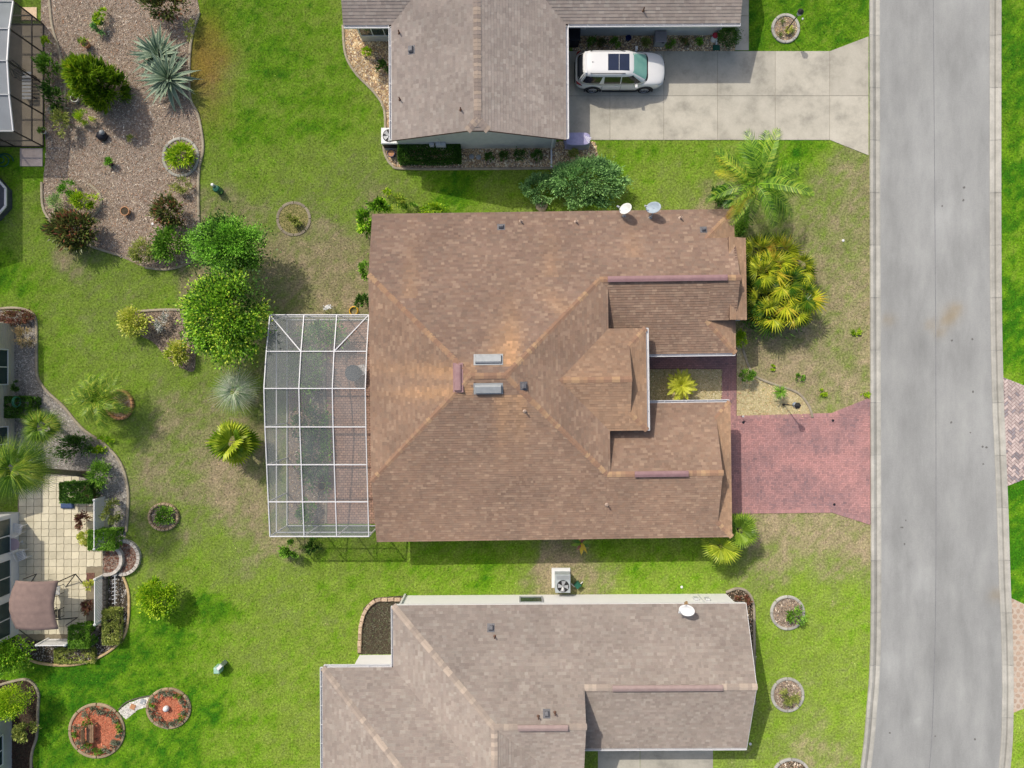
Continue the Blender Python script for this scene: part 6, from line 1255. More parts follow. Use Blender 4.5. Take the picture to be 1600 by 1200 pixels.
# banana-like plant under the south eave
BL = [strapmesh(1.0, .13, .15, c, m_, (a, a)) for c, m_, a in ((-.7, G_palm, .5), (-.9, G_dark, .7), (-.6, G_gold, .5), (-1.0, G_red, .6))]
rosette('banana_plant', 'broad leaved plant with yellow and rusty leaves under the lower roof edge', 'plant', 908, 848, 1.1, BL, 13, (.1, 1.0), sc=(.6, .9)); x, y = W(908, 848, 1.1); mb = MB(); mb.tube([(x, y, 0), (x, y, 1.1)], .06, 8); mb.build('stem', M_wood, bpy.data.objects['banana_plant'])
for lab, a, b in (('first spiky dark plant in the top lawn ring', 1222, 33), ('second spiky dark plant in the top lawn ring', 1219, 54), ('spiky dark plant at the right of the top lawn ring', 1238, 48)):
    rosette('spiky_plant', lab, 'plant', a, b, .12, [strapmesh(.3, .02, .3, -.3, G_crot, (.5, .7))], 16, (.1, 1.1))
plant('ring_plant', 'yellow flowering plant in the middle of the top lawn ring', 'plant', 1231, 46, .15, (.2, .2, .12), 140, .1, .025, G_yel, clumps=8, spread=.3)
# ---------------------------------------------------------------- white SUV
M_car = mat('car_paint', (.74, .74, .73), (.77, .77, .76), .25, 2, spec=.5, coat=.6)
M_cglass = mat('car_glass', (.012, .014, .02), (.02, .022, .03), .06, 2, spec=.6)
M_wsh = mat('windscreen', lin(112,168,156), lin(136,184,170), .25, 2, spec=.4)
M_tyre = mat('tyre_rubber', (.012, .012, .013), (.02, .02, .02), .85, 20); M_rim = mat('alloy', (.4, .4, .42), (.5, .5, .52), .3, 5, metal=.8)
CX, CY = 6.02, 17.49
car = thing('parked_car', 'white sport utility vehicle with sunroof parked on the northern driveway', 'car', (CX, CY, 0))
def loft(rings):
    mb = MB(); n = len(rings[0]); vs = [p for r in rings for p in r]; f = [(i * n + k, (i + 1) * n + k, (i + 1) * n + (k + 1) % n, i * n + (k + 1) % n) for i in range(len(rings) - 1) for k in range(n)]
    mb.add(vs, f + [tuple(range(n)), tuple(range(len(vs) - 1, len(vs) - n - 1, -1))]); return mb
ST = [(-2.5, .60, .90, .50), (-2.44, .78, 1.0, .42), (-2.26, .91, 1.06, .34), (-1.9, .975, 1.07, .28), (-1.0, .985, 1.06, .25), (0, .985, 1.06, .25), (.8, .985, 1.07, .25), (1.15, .982, 1.10, .26), (1.6, .975, 1.07, .27), (2.0, .935, 1.0, .28), (2.24, .85, .93, .33), (2.4, .70, .86, .4), (2.5, .46, .78, .48)]
rings = []
for x, w_, zt, zb in ST:
    pr = [(-.55 * w_, zb), (-.93 * w_, zb + .03), (-w_, zb + .2), (-w_, (zb + zt) / 2 + .06), (-.965 * w_, zt - .12), (-.86 * w_, zt - .02), (-.45 * w_, zt + .025), (0, zt + .03)]
    rings.append([(CX + x, CY + a, b) for a, b in pr] + [(CX + x, CY - a, b) for a, b in pr[-2::-1]])
body = loft(rings).build('body', M_car, car, smooth=True); sb = body.modifiers.new('s', 'SUBSURF'); sb.levels = 1; sb.render_levels = 2
LV = [(1.0, -2.44, 1.62, .94), (1.15, -2.38, 1.42, .91), (1.4, -2.27, 1.04, .81), (1.6, -2.17, .72, .725), (1.70, -2.1, .54, .66), (1.745, -1.95, .36, .58), (1.765, -1.5, .05, .42)]
def ol(z, a):
    zs = [l[0] for l in LV]; x0, x1, hw = [np.interp(z, zs, [l[k] for l in LV]) for k in (1, 2, 3)]; xc, ax = (x0 + x1) / 2, (x1 - x0) / 2; c, s_ = math.cos(a), math.sin(a); e = 2 / 5.5
    return (xc + ax * math.copysign(abs(c) ** e, c), hw * math.copysign(abs(s_) ** e, s_))
rg = [[(CX + ol(l[0], k * 6.28318 / 48)[0], CY + ol(l[0], k * 6.28318 / 48)[1], l[0]) for k in range(48)] for l in LV]
loft(rg[::-1]).build('cabin', M_car, car, smooth=True)
def hw_at(x, z, off=.008):
    zs = [l[0] for l in LV]; x0, x1, hw = [float(np.interp(z, zs, [l[k] for l in LV])) for k in (1, 2, 3)]; xc, ax = (x0 + x1) / 2, (x1 - x0) / 2; q = min(.999, abs((x - xc) / ax)); return (hw + off) * (1 - q ** 5.5) ** (1 / 5.5)
def end_at(y, z, front, off=.008):
    zs = [l[0] for l in LV]; x0, x1, hw = [float(np.interp(z, zs, [l[k] for l in LV])) for k in (1, 2, 3)]; xc, ax = (x0 + x1) / 2, (x1 - x0) / 2; q = min(.999, abs(y / hw)); r = (ax + off) * (1 - q ** 5.5) ** (1 / 5.5); return xc + (r if front else -r)
def panel(name, m, grid, par=car, flip=False):
    mb = MB(); n, k = len(grid), len(grid[0]); mb.add([p for r in grid for p in r], [((i * k + j), (i * k + j + 1), ((i + 1) * k + j + 1), ((i + 1) * k + j))[::-1 if flip else 1] for i in range(n - 1) for j in range(k - 1)]); return mb.build(name, m, par, smooth=True)
zz = np.linspace(1.14, 1.655, 7)
panel('windscreen', M_wsh, [[(CX + end_at(y * float(np.interp(z, [1.1, 1.7], [.83, .6])), z, True), CY + y * float(np.interp(z, [1.1, 1.7], [.83, .6])), z) for y in np.linspace(-1, 1, 13)] for z in zz])
panel('cowl', M_black, [[(CX + end_at(y * .86, z, True, .012), CY + y * .86, z) for y in np.linspace(-1, 1, 13)] for z in (1.05, 1.16)])
panel('rear_window', M_cglass, [[(CX + end_at(y * .78 * float(np.interp(z, [1.1, 1.72], [1.05, .78])), z, False), CY + y * .78 * float(np.interp(z, [1.1, 1.72], [1.05, .78])), z) for y in np.linspace(-1, 1, 11)] for z in np.linspace(1.1, 1.72, 6)])
for sg in (-1, 1):
    for nm, xa, xb_, xt0, xt1 in (('front_window', .0, 1.12, .0, .56), ('rear_side_window', -.95, -.06, -.95, -.06), ('quarter_window', -2.28, -1.2, -2.08, -1.05)):
        panel(nm, M_cglass, [[(CX + x, CY + sg * hw_at(x, z), z) for x in np.linspace(np.interp(z, [1.14, 1.6], [xa, xt0]), np.interp(z, [1.14, 1.6], [xb_, xt1]), 7)] for z in np.linspace(1.14, 1.58, 5)])
    mb = MB(); mb.tube([(CX - 1.75, CY + sg * .60, 1.745), (CX - 1.6, CY + sg * .63, 1.79), (CX - .2, CY + sg * .63, 1.79), (CX + .15, CY + sg * .6, 1.735)], .018, 6); mb.build('roof_rail', M_black, car)
    mb = MB(); mb.bevbox(CX + .78, CY + sg * 1.06 - .1, 1.06, CX + .92, CY + sg * 1.06 + .1, 1.2, .03); mb.beam((CX + .83, CY + sg * .92, 1.1), (CX + .85, CY + sg * 1.0, 1.12), .05, .05); mb.build('mirror', M_car, car)
    mb = MB(); mb.add([(CX + x, CY + sg * y, z) for x, y, z in ((2.04, .945, .86), (2.26, .86, .80), (2.36, .77, .74), (2.43, .62, .76), (2.28, .72, .90), (2.06, .89, .95))], [(0, 1, 2, 3, 4, 5)]); mb.build('headlight', M_lgrey, car)
    mb = MB(); mb.add([(CX + x, CY + sg * y, z) for x, y, z in ((-2.49, .66, .98), (-2.44, .85, .95), (-2.15, .968, .98), (-2.15, .965, 1.06), (-2.4, .89, 1.06), (-2.48, .7, 1.06))], [(0, 1, 2, 3, 4, 5)]); mb.build('tail_light', mat('tail_red', (.16, .008, .01), (.22, .012, .014), .2, 5), car)
    for k, x in enumerate((-.15, -1.1)): mb = MB(); mb.beam((CX + x, CY + sg * .99, .95), (CX + x - .2, CY + sg * .99, .95), .03, .03); mb.build('door_handle', M_car, car)
    for x in (.02, -1.02): mb = MB(); mb.beam((CX + x, CY + sg * .985, .4), (CX + x, CY + sg * .975, 1.0), .012, .012); mb.build('door_gap', M_black, car)
    mb = MB(); mb.beam((CX - .95, CY + sg * .985, .3), (CX + .95, CY + sg * .985, .3), .04, .1); mb.build('side_skirt', M_dark, car)
    for x in (-1.5, 1.42):
        wh = thing('wheel', None, None, (CX + x, CY + sg * .86, .37)); wh.parent = car; wh.location = Vector((x, sg * .86, .37)); ORG[wh.name] = Vector((CX + x, CY + sg * .86, .37))
        def ring_(prof, n=28):
            mb = MB(); vs = [(CX + x + r * math.cos(k * 6.28318 / n), CY + sg * (.86 + y), .37 + r * math.sin(k * 6.28318 / n)) for r, y in prof for k in range(n)]
            mb.add(vs, [(i * n + k, i * n + (k + 1) % n, (i + 1) * n + (k + 1) % n, (i + 1) * n + k) for i in range(len(prof) - 1) for k in range(n)]); return mb
        ring_([(.25, -.11), (.36, -.11), (.375, -.06), (.375, .07), (.355, .125), (.27, .13), (.26, .1)]).build('tyre', M_tyre, wh, smooth=True)
        ring_([(.236, .09), (.2, .03), (.02, .02)]).build('rim_well', M_tyre, wh); rm_ = ring_([(.27, .1), (.25, .125), (.235, .1)])
        for k in range(5):
            a = k * 1.2566 + .3; mb2 = rm_; mb2.beam((CX + x + .03 * math.cos(a), CY + sg * .97, .37 + .03 * math.sin(a)), (CX + x + .245 * math.cos(a), CY + sg * .975, .37 + .245 * math.sin(a)), .05, .03)
        rm_.build('rim', M_rim, wh)
        mb = MB(); vs = []; n = 20
        for k in range(n + 1):
            a = math.pi * k / n * 1.12 - .19
            for r in (.385, .49): vs += [(CX + x + r * math.cos(a), CY + sg * 1.0, .37 + r * math.sin(a)), (CX + x + r * math.cos(a), CY + sg * .9, .37 + r * math.sin(a))]
        f = []
        for k in range(n): a = k * 4; f += [(a, a + 4, a + 6, a + 2), (a + 2, a + 6, a + 7, a + 3), (a, a + 1, a + 5, a + 4)]
        mb.add(vs, f); mb.build('wheel_arch', M_dark, car)
def rtop(x, y):  # roof height
    return 1.768 - .0
sun_ = MB(); sun_.bevbox(CX - .8, CY - .45, 1.74, CX + .36, CY + .45, 1.779, .012); sun_.build('sunroof', mat('sunroof_glass', (.01, .018, .045), (.014, .024, .06), .1, 2, spec=.6), car)
mb = MB(); mb.beam((CX - .2, CY - .44, 1.782), (CX - .2, CY + .44, 1.782), .02, .008); mb.build('sunroof_bar', M_lgrey, car)
mb = MB(); mb.add([(CX - 1.66, CY - .02, 1.75), (CX - 1.66, CY + .02, 1.75), (CX - 1.52, CY, 1.755), (CX - 1.68, CY, 1.82)], [(0, 2, 3), (2, 1, 3), (1, 0, 3)]); mb.build('antenna', M_black, car)
mb = MB(); mb.bevbox(CX + 2.4, CY - .5, .5, CX + 2.5, CY + .5, .74, .03); mb.build('grille', M_dark, car)
mb = MB(); mb.bevbox(CX - 2.52, CY - .55, .42, CX - 2.44, CY + .55, .6, .03); mb.build('rear_bumper_insert', M_dark, car)
mb = MB(); mb.beam((CX - 2.0, CY - .58, 1.745), (CX - 2.0, CY + .58, 1.745), .12, .02); mb.build('spoiler', M_car, car)
# ---------------------------------------------------------------- satellite dishes
def dish(label, px, py, z, face, m, rust=False, mast=None):
    x, y = W(px, py, z); t = thing('satellite_dish', label, 'dish', (x, y, z)); d = Vector(face).normalized(); a = Vector((0, 0, 1)).cross(d).normalized(); b = d.cross(a); C = Vector((x, y, z)); mb = MB(); n = 24; vs = []
    for r in (0, .25, .5, .75, .95, 1.0):
        for k in range(n): u = k * 6.28318 / n; vs.append(C + a * (.30 * r * math.cos(u)) + b * (.43 * r * math.sin(u)) + d * (.09 * r * r + (.0 if r < 1 else -.015)))
    f = [(i * n + k, i * n + (k + 1) % n, (i + 1) * n + (k + 1) % n, (i + 1) * n + k) for i in range(5) for k in range(n)]; mb.add(vs, f); o = mb.build('reflector', m, t, smooth=True); so_ = o.modifiers.new('t', 'SOLIDIFY'); so_.thickness = .015
    e = C + d * .42 - b * .32; mb = MB(); mb.tube([C - b * .38, C - b * .42 + d * .1, e], .016, 6); mb.build('arm', M_lgrey, t); mb = MB(); mb.tube([e, e + (C - e).normalized() * .14], [.05, .03], 8); mb.build('receiver', M_lgrey, t)
    g = Vector(mast); mb = MB(); mb.tube([C - d * .02, C - d * .12, Vector((g.x, g.y, C.z - .15)), g], .025, 6); mb.build('mast', M_grey, t); mb = MB(); mb.lathe(g.x, g.y, [(.1, g.z), (.1, g.z + .02), (.03, g.z + .05)], 8); mb.build('foot', M_grey, t)
    return t
def roofpt(h, px, py): x, y, z = h.on(px, py); return h.g(x, y, z)
M_dish = mat('dish_white', lin(206,208,204), lin(222,224,220), .5, 3); M_dishg = mat('dish_grey', lin(150,164,176), lin(164,178,188), .5, 3)
dish('white satellite dish on the top edge of the brown roof', 979, 327, 3.45, (-.75, .25, .6), M_dish, mast=roofpt(hm, 975, 338)); dish('blue grey satellite dish right of the white one on the brown roof', 1022, 325, 3.45, (-.6, .1, .8), M_dishg, mast=roofpt(hm, 1016, 340))
dish('white satellite dish with a rusty rim on the southern grey roof', 1074, 953, 3.5, (-.55, -.1, .8), mat('dish_rust', lin(226,228,226), lin(236,236,234), .5, 2.5), mast=roofpt(hs, 1066, 958))
rd = bpy.data.objects['satellite_dish.002']; x, y = W(1072, 945, 3.75); mb = MB()
mb.add([(x - .13, y + .02, 3.83), (x + .12, y + .02, 3.66), (x + .09, y + .17, 3.7), (x, y + .2, 3.76), (x - .1, y + .16, 3.82)], [(0, 1, 2, 3, 4)]); mb.build('rust_stain', mat('rust', lin(170,126,80), lin(206,166,116), .9, 10), rd)
# ---------------------------------------------------------------- air conditioners
ac = thing('air_conditioner', 'grey air conditioner on a white pad north of the southern house', 'air conditioner', (*W(876, 903), 0)); x, y = W(877, 904)
mb = MB(); mb.box(x - .55, y - .5, 0, x + .5, y + .62, .1); mb.build('pad', M_white, ac)
x, y = W(878, 906); mb = MB(); mb.bevbox(x - .42, y - .5, .1, x + .42, y + .52, .85, .03); mb.build('case', mat('ac_case', lin(160,170,172), lin(178,186,188), .5, 4), ac)
def fan_top(ac, x, y, z, r, nb=4):
    mb = MB(); mb.lathe(x, y, [(r, z + .004), (r - .03, z + .012), (r - .03, z + .006), (.01, z + .006)], 28); mb.build('fan_well', M_black, ac)
    for k in range(nb):
        a = k * 6.2832 / nb; q = [(.06, -.05), (r - .06, -.16), (r - .05, .08), (.06, .05)]; mb = MB(); mb.add([(x + u * math.cos(a) - v_ * math.sin(a), y + u * math.sin(a) + v_ * math.cos(a), z + .02 + (.02 if v_ > 0 else 0)) for u, v_ in q], [(0, 1, 2, 3)]); mb.build('fan_blade', M_lgrey, ac)
    for rr in np.linspace(.08, r - .02, 6): mb = MB(); mb.tube([(x + rr * math.cos(u), y + rr * math.sin(u), z + .055) for u in np.linspace(0, 6.2832, 25)], .004, 4, False); mb.build('guard_ring', M_black, ac)
    mb = MB(); mb.lathe(x, y, [(.08, z + .03), (.06, z + .06)], 12); mb.build('hub', M_grey, ac)
fan_top(ac, x, y - .12, .85, .34)
for k in range(7): mb = MB(); mb.beam((x - .36, y + .26 + k * .035, .858), (x + .36, y + .26 + k * .035, .858), .018, .02); mb.build('louvre', M_grey, ac)
mb = MB(); mb.add([(x - .1, y - .28, .912), (x - .02, y - .38, .912), (x + .03, y - .22, .914), (x - .05, y - .12, .914)][::1], [(0, 1, 2, 3)]); mb.build('sticker', M_white, ac)
ac2 = thing('air_conditioner', 'white cornered air conditioner with round fan beside the northern house', 'air conditioner', (*W(611, 214), 0)); x, y = W(608, 212, .9)
mb = MB(); mb.bevbox(x - .42, y - .42, .08, x + .42, y + .42, .8, .02); mb.build('case', M_dark, ac2); mb = MB(); mb.bevbox(x - .45, y - .45, .8, x + .45, y + .45, .9, .04); mb.build('top_cover', M_white, ac2); fan_top(ac2, x, y, .9, .36, 5)
mb = MB(); mb.box(x - .5, y - .5, 0, x + .5, y + .5, .08); mb.build('pad', M_conc, ac2)
# hose reel box and pipes next to the AC
x, y = W(902, 912); t = thing('utility_box', 'small green utility box with a white pipe beside the air conditioner', 'utility box', (x, y, 0)); rm = Matrix.Translation((x, y, 0)) @ Matrix.Rotation(.7, 4, 'Z')
mb = MB(); mb.bevbox(-.16, -.14, 0, .16, .14, .45, .03); o = mb.build('case', M_green, t); o.matrix_basis = rm.to_3x3().to_4x4(); ORG[o.name] = Vector((0, 0, 0))
o.data.transform(Matrix.Translation((x, y, 0)))
mb = MB(); mb.tube([(x - .35, y + .02, .1), (x - .2, y - .12, .12), (x + .05, y - .1, .12), (x + .3, y + .14, .1)], .03, 8); mb.build('pipe', M_white, t)
# ---------------------------------------------------------------- utility boxes on the lawn
for lab, px, py in (('green round topped utility pedestal on the upper left lawn', 344, 299), ('pale green utility pedestal on the lower left lawn', 348, 1040)):
    x, y = W(px, py); t = thing('utility_pedestal', lab, 'utility box', (x, y, 0)); mb = MB()
    if py < 500: mb.lathe(x, y, [(.2, 0), (.2, .55), (.16, .62), (.02, .66)], 14); mb.build('case', M_green, t); mb = MB(); mb.lathe(x - .12, y + .16, [(.09, 0), (.09, .78), (.07, .82), (.01, .84)], 12); mb.build('cap', M_white, t)
    else:
        mg = mat('pale_green', lin(150,190,170), lin(170,206,188), .5, 4); mb.bevbox(x - .28, y - .24, 0, x + .05, y + .1, .6, .04); mb.build('case', mg, t); mb = MB(); mb.beam((x - .05, y + .02, .35), (x + .22, y + .3, .35), .22, .6); mb.build('case', mat('dull_green', lin(136,152,138), lin(156,170,156), .6, 4), t)
        mb = MB(); mb.beam((x - .03, y + .06, .67), (x + .2, y + .28, .67), .16, .05); mb.build('lid', M_white, t)
# ---------------------------------------------------------------- things beside the northern house
def pot(label, px, py, r, h, m, soil=None, plantm=None):
    x, y = W(px, py); t = thing('plant_pot', label, 'pot', (x, y, 0)); mb = MB(); mb.lathe(x, y, [(r * .7, 0), (r * .95, h * .85), (r * 1.08, h * .86), (r * 1.08, h), (r * .92, h), (r * .9, h * .9)], 20, False); mb.build('vessel', m, t); mb = MB(); mb.lathe(x, y, [(r * .91, h * .9), (.01, h * .92)], 16); mb.build('soil', soil or M_soil, t)
    if plantm: leafcloud('foliage', t, (x, y, h + .08), (r * 1.1, r * 1.1, .16), 110, .16, .025, plantm, clumps=8, spread=.3)
    return t
pot('cream rimmed blue pot near the northern air conditioner', 613, 243, .2, .42, M_blue, M_terra); pot('terracotta pot standing in the bark garden', 200, 332, .24, .36, M_terra, M_soil, None); pot('pale pot with a yellow plant by the lanai shadow', 121, 156, .22, .3, M_white, M_soil, G_lime); pot('small dark pot with a pale plant on the bark', 175, 257, .14, .2, M_dark, M_soil, G_fine); pot('white potted seedling by the lower lanai screen', 71, 207, .13, .2, M_white, M_soil, G_mid); pot('white pot of flowers along the lanai screen', 87, 176, .12, .18, M_white, M_soil, G_dusty); pot('terracotta pot beside the conical shrub top', 138, 72, .22, .35, M_terra, M_soil, G_palm)
x, y = W(162, 214); t = thing('garden_statue', 'dark blue grey statue standing on the bark garden', 'statue', (x, y, 0)); mb = MB(); mb.lathe(x, y, [(.25, 0), (.3, .15), (.24, .32), (.12, .4), (.02, .42)], 10); mb.build('body', M_dark, t, smooth=True); mb = MB(); mb.lathe(x + .12, y + .12, [(.1, .25), (.15, .4), (.1, .5), (.02, .53)], 10); mb.build('head', M_grey, t, smooth=True); mb = MB(); mb.tube([(x - .2, y - .1, .1), (x - .3, y - .05, .2), (x - .28, y + .1, .05)], .05, 6); mb.build('leg', M_dark, t)
# covered furniture, bins, figurine
x0, y0 = W(884, 227, .8); x, y = W(902, 220, .5); t = thing('covered_grill', 'lavender covered grill standing behind the northern house corner', 'grill cover', (x, y, 0)); mc = mat('lavender_cloth', lin(150,146,182), lin(176,172,202), .8, 4)
vs = []; n = 24
for r_, z in ((1.0, .04), (1.0, .4), (.97, .78), (.9, .85)):
    for k in range(n):
        u = k * 6.28318 / n; c, s_ = math.cos(u), math.sin(u); wv = 1 + (.06 if r_ == 1 and z < .2 else .02) * math.sin(u * 7); vs.append((x + .72 * r_ * wv * math.copysign(abs(c) ** .5, c), y + .38 * r_ * wv * math.copysign(abs(s_) ** .5, s_), z))
mb = MB(); mb.add(vs, [(i * n + k, i * n + (k + 1) % n, (i + 1) * n + (k + 1) % n, (i + 1) * n + k) for i in range(3) for k in range(n)] + [tuple(range(3 * n, 4 * n))]); mb.build('cover', mc, t, smooth=False)
for k in range(4): mb = MB(); mb.beam((x + .35 + k * .1, y + .15 - k * .03, .88), (x + .62 + k * .04, y - .25 + k * .09, .86), .06, .05); mb.build('fold', mat('pale_lilac', lin(206,202,222), lin(222,218,232), .8, 4), t)
x, y = W(895, 66); t = thing('rubbish_bin', 'dark blue wheeled bin in the corner behind the car', 'bin', (x, y, 0)); mb = MB(); mb.prism([(x - .3, y - .32), (x + .3, y - .32), (x + .3, y + .32), (x - .3, y + .32)], .06, .95); mb.build('container', M_dark, t); mb = MB(); mb.bevbox(x - .34, y - .38, .95, x + .34, y + .36, 1.03, .03); mb.build('lid', M_dark, t)
for sg in (-.26, .26): mb = MB(); mb.tube([(x + sg - .03, y + .3, .1), (x + sg + .03, y + .3, .1)], .1, 12); mb.build('wheel', M_black, t)
x, y = W(1029, 66); t = thing('storage_box', 'grey storage box against the garage wall above the car hood', 'storage box', (x, y, 0)); mb = MB(); mb.bevbox(x - .3, y - .28, .0, x + .3, y + .28, .6, .02); mb.build('case', M_grey, t); mb = MB(); mb.bevbox(x - .33, y - .31, .6, x + .33, y + .31, .7, .04); mb.build('lid', mat('taupe', lin(128,124,128), lin(142,138,142), .6, 3), t); mb = MB(); mb.beam((x + .05, y - .33, .6), (x + .2, y - .33, .6), .03, .06); mb.build('latch', M_dark, t)
x, y = W(1114, 63); t = thing('garden_figurine', 'red and white garden figurine by the garage downspout', 'figurine', (x, y, 0)); mb = MB(); mb.lathe(x, y, [(.16, 0), (.17, .2), (.1, .4)], 12); mb.build('body', M_white, t); mb = MB(); mb.lathe(x, y + .05, [(.1, .38), (.16, .44), (.17, .5), (.08, .6), (.02, .72)], 12); mb.build('hat', mat('red_paint', (.4, .02, .05), (.5, .03, .07), .5, 5), t)
x, y = W(1119, 75); props(MB().bevbox(x - .2, y - .15, 0, x + .2, y + .15, .05, .01).build('splash_block', M_green, None, (x, y, 0)), 'teal splash block under the garage downspout', 'splash block')
x, y = W(981, 62); props(MB().lathe(x, y, [(.13, 0), (.16, .22), (.17, .24), (.1, .24), (.08, .15)], 12).build('glazed_bowl', M_blue, None, (x, y, 0)), 'dark blue glazed bowl in the stone strip above the car', 'bowl')
for k, (a, b, lab) in enumerate(((737, 245, 'flat grey stone left in the brown gravel under the gable'), (748, 246, 'flat grey stone right in the brown gravel under the gable'))):
    x, y = W(a, b); props(MB().lathe(x, y, [(.14, .0), (.16, .05), (.1, .1), (.02, .11)], 7).build('flat_stone', M_grey, None, (x, y, 0)), lab, 'stone')
# ---------------------------------------------------------------- lamp posts
def lamp(label, px, py, h, top='round'):
    x, y = W(px, py); t = thing('lamp_post', label, 'lamp', (x, y, 0)); mb = MB(); mb.lathe(x, y, [(.07, 0), (.07, .1), (.03, .14), (.025, h)], 10); mb.build('post', M_black, t)
    mb = MB(); mb.lathe(x, y, [(.08, h), (.13, h + .08), (.15, h + .3)], 6, False); mb.build('lantern', M_lgrey, t); mb = MB(); mb.lathe(x, y, [(.19, h + .3), (.1, h + .4), (.02, h + .48)], 6); mb.build('cap', M_black, t); return t
lamp('slim black lamp post in the stony front bed by the yucca', 1224, 632, 1.7); lamp('black lamp post standing in the kerb ring of the top lawn', 1228, 48, 1.75)
x, y = W(1241, 632); t = thing('garden_ornament', 'small blue grey ornament on the front bed near the lamp post', 'ornament', (x, y, 0)); mb = MB(); mb.lathe(x, y, [(.12, 0), (.14, .1), (.06, .2), (.1, .28), (.02, .36)], 10); mb.build('body', mat('blue_grey', lin(126,140,156), lin(150,162,176), .5, 6), t); mb = MB(); mb.tube([(x, y, .1), (x + .2, y - .05, .12)], [.07, .02], 8); mb.build('tail', M_grey, t)
for lab, px, py in (('solar light stake at the corner of the drive and walk', 1157, 650), ('white solar light at the right rim of the top lawn ring', 1249, 36)):
    x, y = W(px, py); t = thing('solar_light', lab, 'lamp', (x, y, 0)); mb = MB(); mb.tube([(x, y, 0), (x, y, .4)], .012, 6); mb.build('stake', M_black, t); mb = MB(); mb.lathe(x, y, [(.04, .4), (.06, .44), (.06, .48), (.01, .52)], 10); mb.build('head', M_lgrey, t)
# ---------------------------------------------------------------- mulch ring furniture: bench and white ball
x, y = W(147, 1141); t = thing('garden_bench', 'small weathered bench in the middle of the large orange ring', 'bench', (x, y, 0)); mw = mat('old_wood', lin(120,96,74), lin(160,132,104), .9, 9)
for k in range(4): mb = MB(); mb.beam((x - .14 + k * .1, y - .5, .4), (x - .14 + k * .1, y + .5, .4), .08, .03); mb.build('seat_slat', mw, t)
for k in range(3): mb = MB(); mb.beam((x - .25, y - .5, .52 + k * .12), (x - .25, y + .5, .52 + k * .12), .03, .08); mb.build('back_slat', mw, t)
for sy in (-.44, .44):
    for sx in (-.2, .18): mb = MB(); mb.beam((x + sx, y + sy, 0), (x + sx, y + sy, .8 if sx < 0 else .4), .06, .06); mb.build('leg', mw, t)
for lab, dx, dy in (('white headed flower plant at the upper end of the bench', -.28, .62), ('white headed flower plant at the lower end of the bench', -.25, -.66)):
    props(leafcloud('flower_plant', None, (x + dx, y + dy, .2), (.18, .18, .2), 120, .12, .03, G_mid, clumps=6, spread=.4), lab, 'plant'); 
x, y = W(262, 1105); props(MB().lathe(x, y, [(.06, 0), (.12, .04), (.16, .12), (.17, .2), (.14, .29), (.08, .34), (.01, .36)], 16).build('gazing_ball', M_white, None, (x, y, 0), True), 'white ball ornament in the small orange ring', 'ornament')
# ---------------------------------------------------------------- hose reel, hose, chair and pillow by the cage
def coil(label, px, py, z, r, m, axis='z', turns=4, cat='hose', wr=.02):
    x, y = W(px, py, z); pts = []
    for k in range(turns * 16 + 1):
        u = k * 6.28318 / 16; rr = r * (1 - .03 * (k // 16)); o = .02 * (k / 16)
        pts.append((x + rr * math.cos(u), y + rr * math.sin(u), z + o) if axis == 'z' else (x + o, y + rr * math.cos(u), z + rr * math.sin(u)))
    mb = MB(); mb.tube(pts, wr, 6); return props(mb.build('garden_hose', m, None, (x, y, z)), label, cat)
coil('green garden hose coiled on the beige house wall', 24.5, 628, 1.1, .3, M_green, 'x', 5); coil('yellow hose coiled in the corner of cage and brown house', 553, 486, .04, .26, mat('yellow_hose', lin(206,160,40), lin(226,182,60), .5, 5), 'z', 5)
x, y = W(8, 252); props(MB().tube([(x + .5 * math.cos(u) * (1 - .02 * k), y + .45 * math.sin(u) * (1 - .02 * k), .04 + .01 * k) for k, u in enumerate(np.arange(0, 18, .4))], .035, 6).build('garden_hose', M_green, None, (x, y, 0)), 'teal coiled hose lying below the dark lanai', 'hose')
x, y = W(515, 484); t = thing('folding_chair', 'white folding chair tipped against the top of the cage', 'chair', (x, y, 0))
for a, b in (((-.25, .2, .05), (.0, -.1, .9)), ((.25, .2, .05), (.05, -.1, .9)), ((-.3, -.1, .05), (-.15, .15, .75)), ((.3, .0, .05), (.12, .2, .75))): mb = MB(); mb.tube([(x + a[0], y + a[1], a[2]), (x + b[0], y + b[1], b[2])], .02, 6); mb.build('leg', M_white, t)
for k in range(4): mb = MB(); mb.beam((x - .22 + .05 * k, y - .02 + .06 * k, .5 + .02 * k), (x + .22, y + .03 + .06 * k, .5 + .02 * k), .05, .015); mb.build('slat', M_white, t)
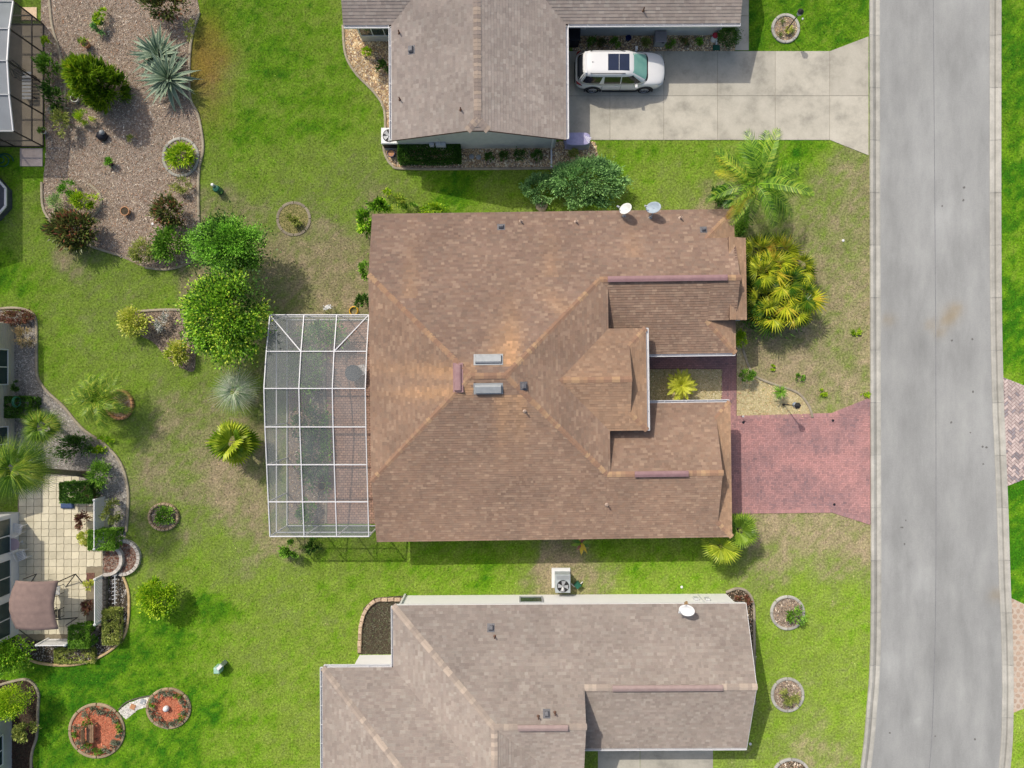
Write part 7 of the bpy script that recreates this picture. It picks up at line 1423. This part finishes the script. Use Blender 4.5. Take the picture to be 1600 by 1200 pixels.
# lounge table in the cage and dark items
x, y = W(556, 583); t = thing('patio_table', 'dark round table inside the white cage next to the chair', 'table', (x, y, 0)); mb = MB(); mb.lathe(x, y, [(.44, .68), (.46, .7), (.46, .72)], 24); mb.build('tabletop', mat('smoked_glass', (.05,.055,.06), (.07,.075,.08), .2, 4), t); mb = MB(); mb.lathe(x, y, [(.22, 0), (.04, .06), (.04, .68)], 10); mb.build('pedestal', M_grey, t)
for lab, px, py, r in (('round terracotta ring pot in the cage bed', 501, 745, .17), ('larger terracotta bowl in the cage bed', 504, 759, .22)): pot(lab, px, py, r, .2, M_terra, M_soil)
x, y = W(50, 138); t = thing('lounge_chair', 'grey slatted lounge chair inside the dark lanai', 'chair', (x, y, 0))
for k in range(8): mb = MB(); mb.beam((x - .3, y - .7 + k * .2, .38), (x + .3, y - .7 + k * .2, .38), .14, .03); mb.build('slat', M_lgrey, t)
for a in (-.26, .26):
    for b in (-.6, .6): mb = MB(); mb.beam((x + a, y + b, .03), (x + a, y + b, .37), .05, .05); mb.build('leg', M_black, t)
x, y = W(107, 789); t = thing('blue_cushion', 'blue folded cushion on the shaded patio slabs', 'cushion', (x, y, 0)); mb = MB(); mb.bevbox(x - .35, y - .17, .045, x + .35, y + .17, .2, .05); mb.build('pad', mat('blue_cloth', lin(56,74,110), lin(76,94,130), .8, 5), t)
x, y = W(184, 920); t = thing('plant_rack', 'white slatted plant support in the border behind the lattice', 'plant support', (x, y, 0))
for k in range(8): yy = y + .8 - k * .22; mb = MB(); mb.beam((x - .15, yy, .3), (x + .15, yy + .08, .34), .03, .02); mb.build('slat', M_lgrey, t)
mb = MB(); mb.beam((x, y + .9, .28), (x, y - .8, .28), .04, .04); mb.build('spine', M_lgrey, t)
for lab, px, py, m in (('white sprinkler cap in the grass beside the white north wall', 1065, 917, M_white), ('small white irrigation cap near the southern house gable', 1172, 1162, M_white), ('dark irrigation valve lid in the drive edge by the front walk', 1161, 660, M_dark), ('round valve cap on the paved drive near the kerb top', 1301, 657, M_dark), ('round valve cap on the paved drive near the kerb bottom', 1303, 788, M_dark), ('small white pipe cap on the front lawn near the kerb', 1317, 376, M_white), ('white irrigation cap at the bark garden by the croton', 239, 350, M_white)):
    x, y = W(px, py); props(MB().lathe(x, y, [(.07, 0), (.075, .05), (.06, .06), (.01, .065)], 10).build('irrigation_cap', m, None, (x, y, 0)), lab, 'cap')
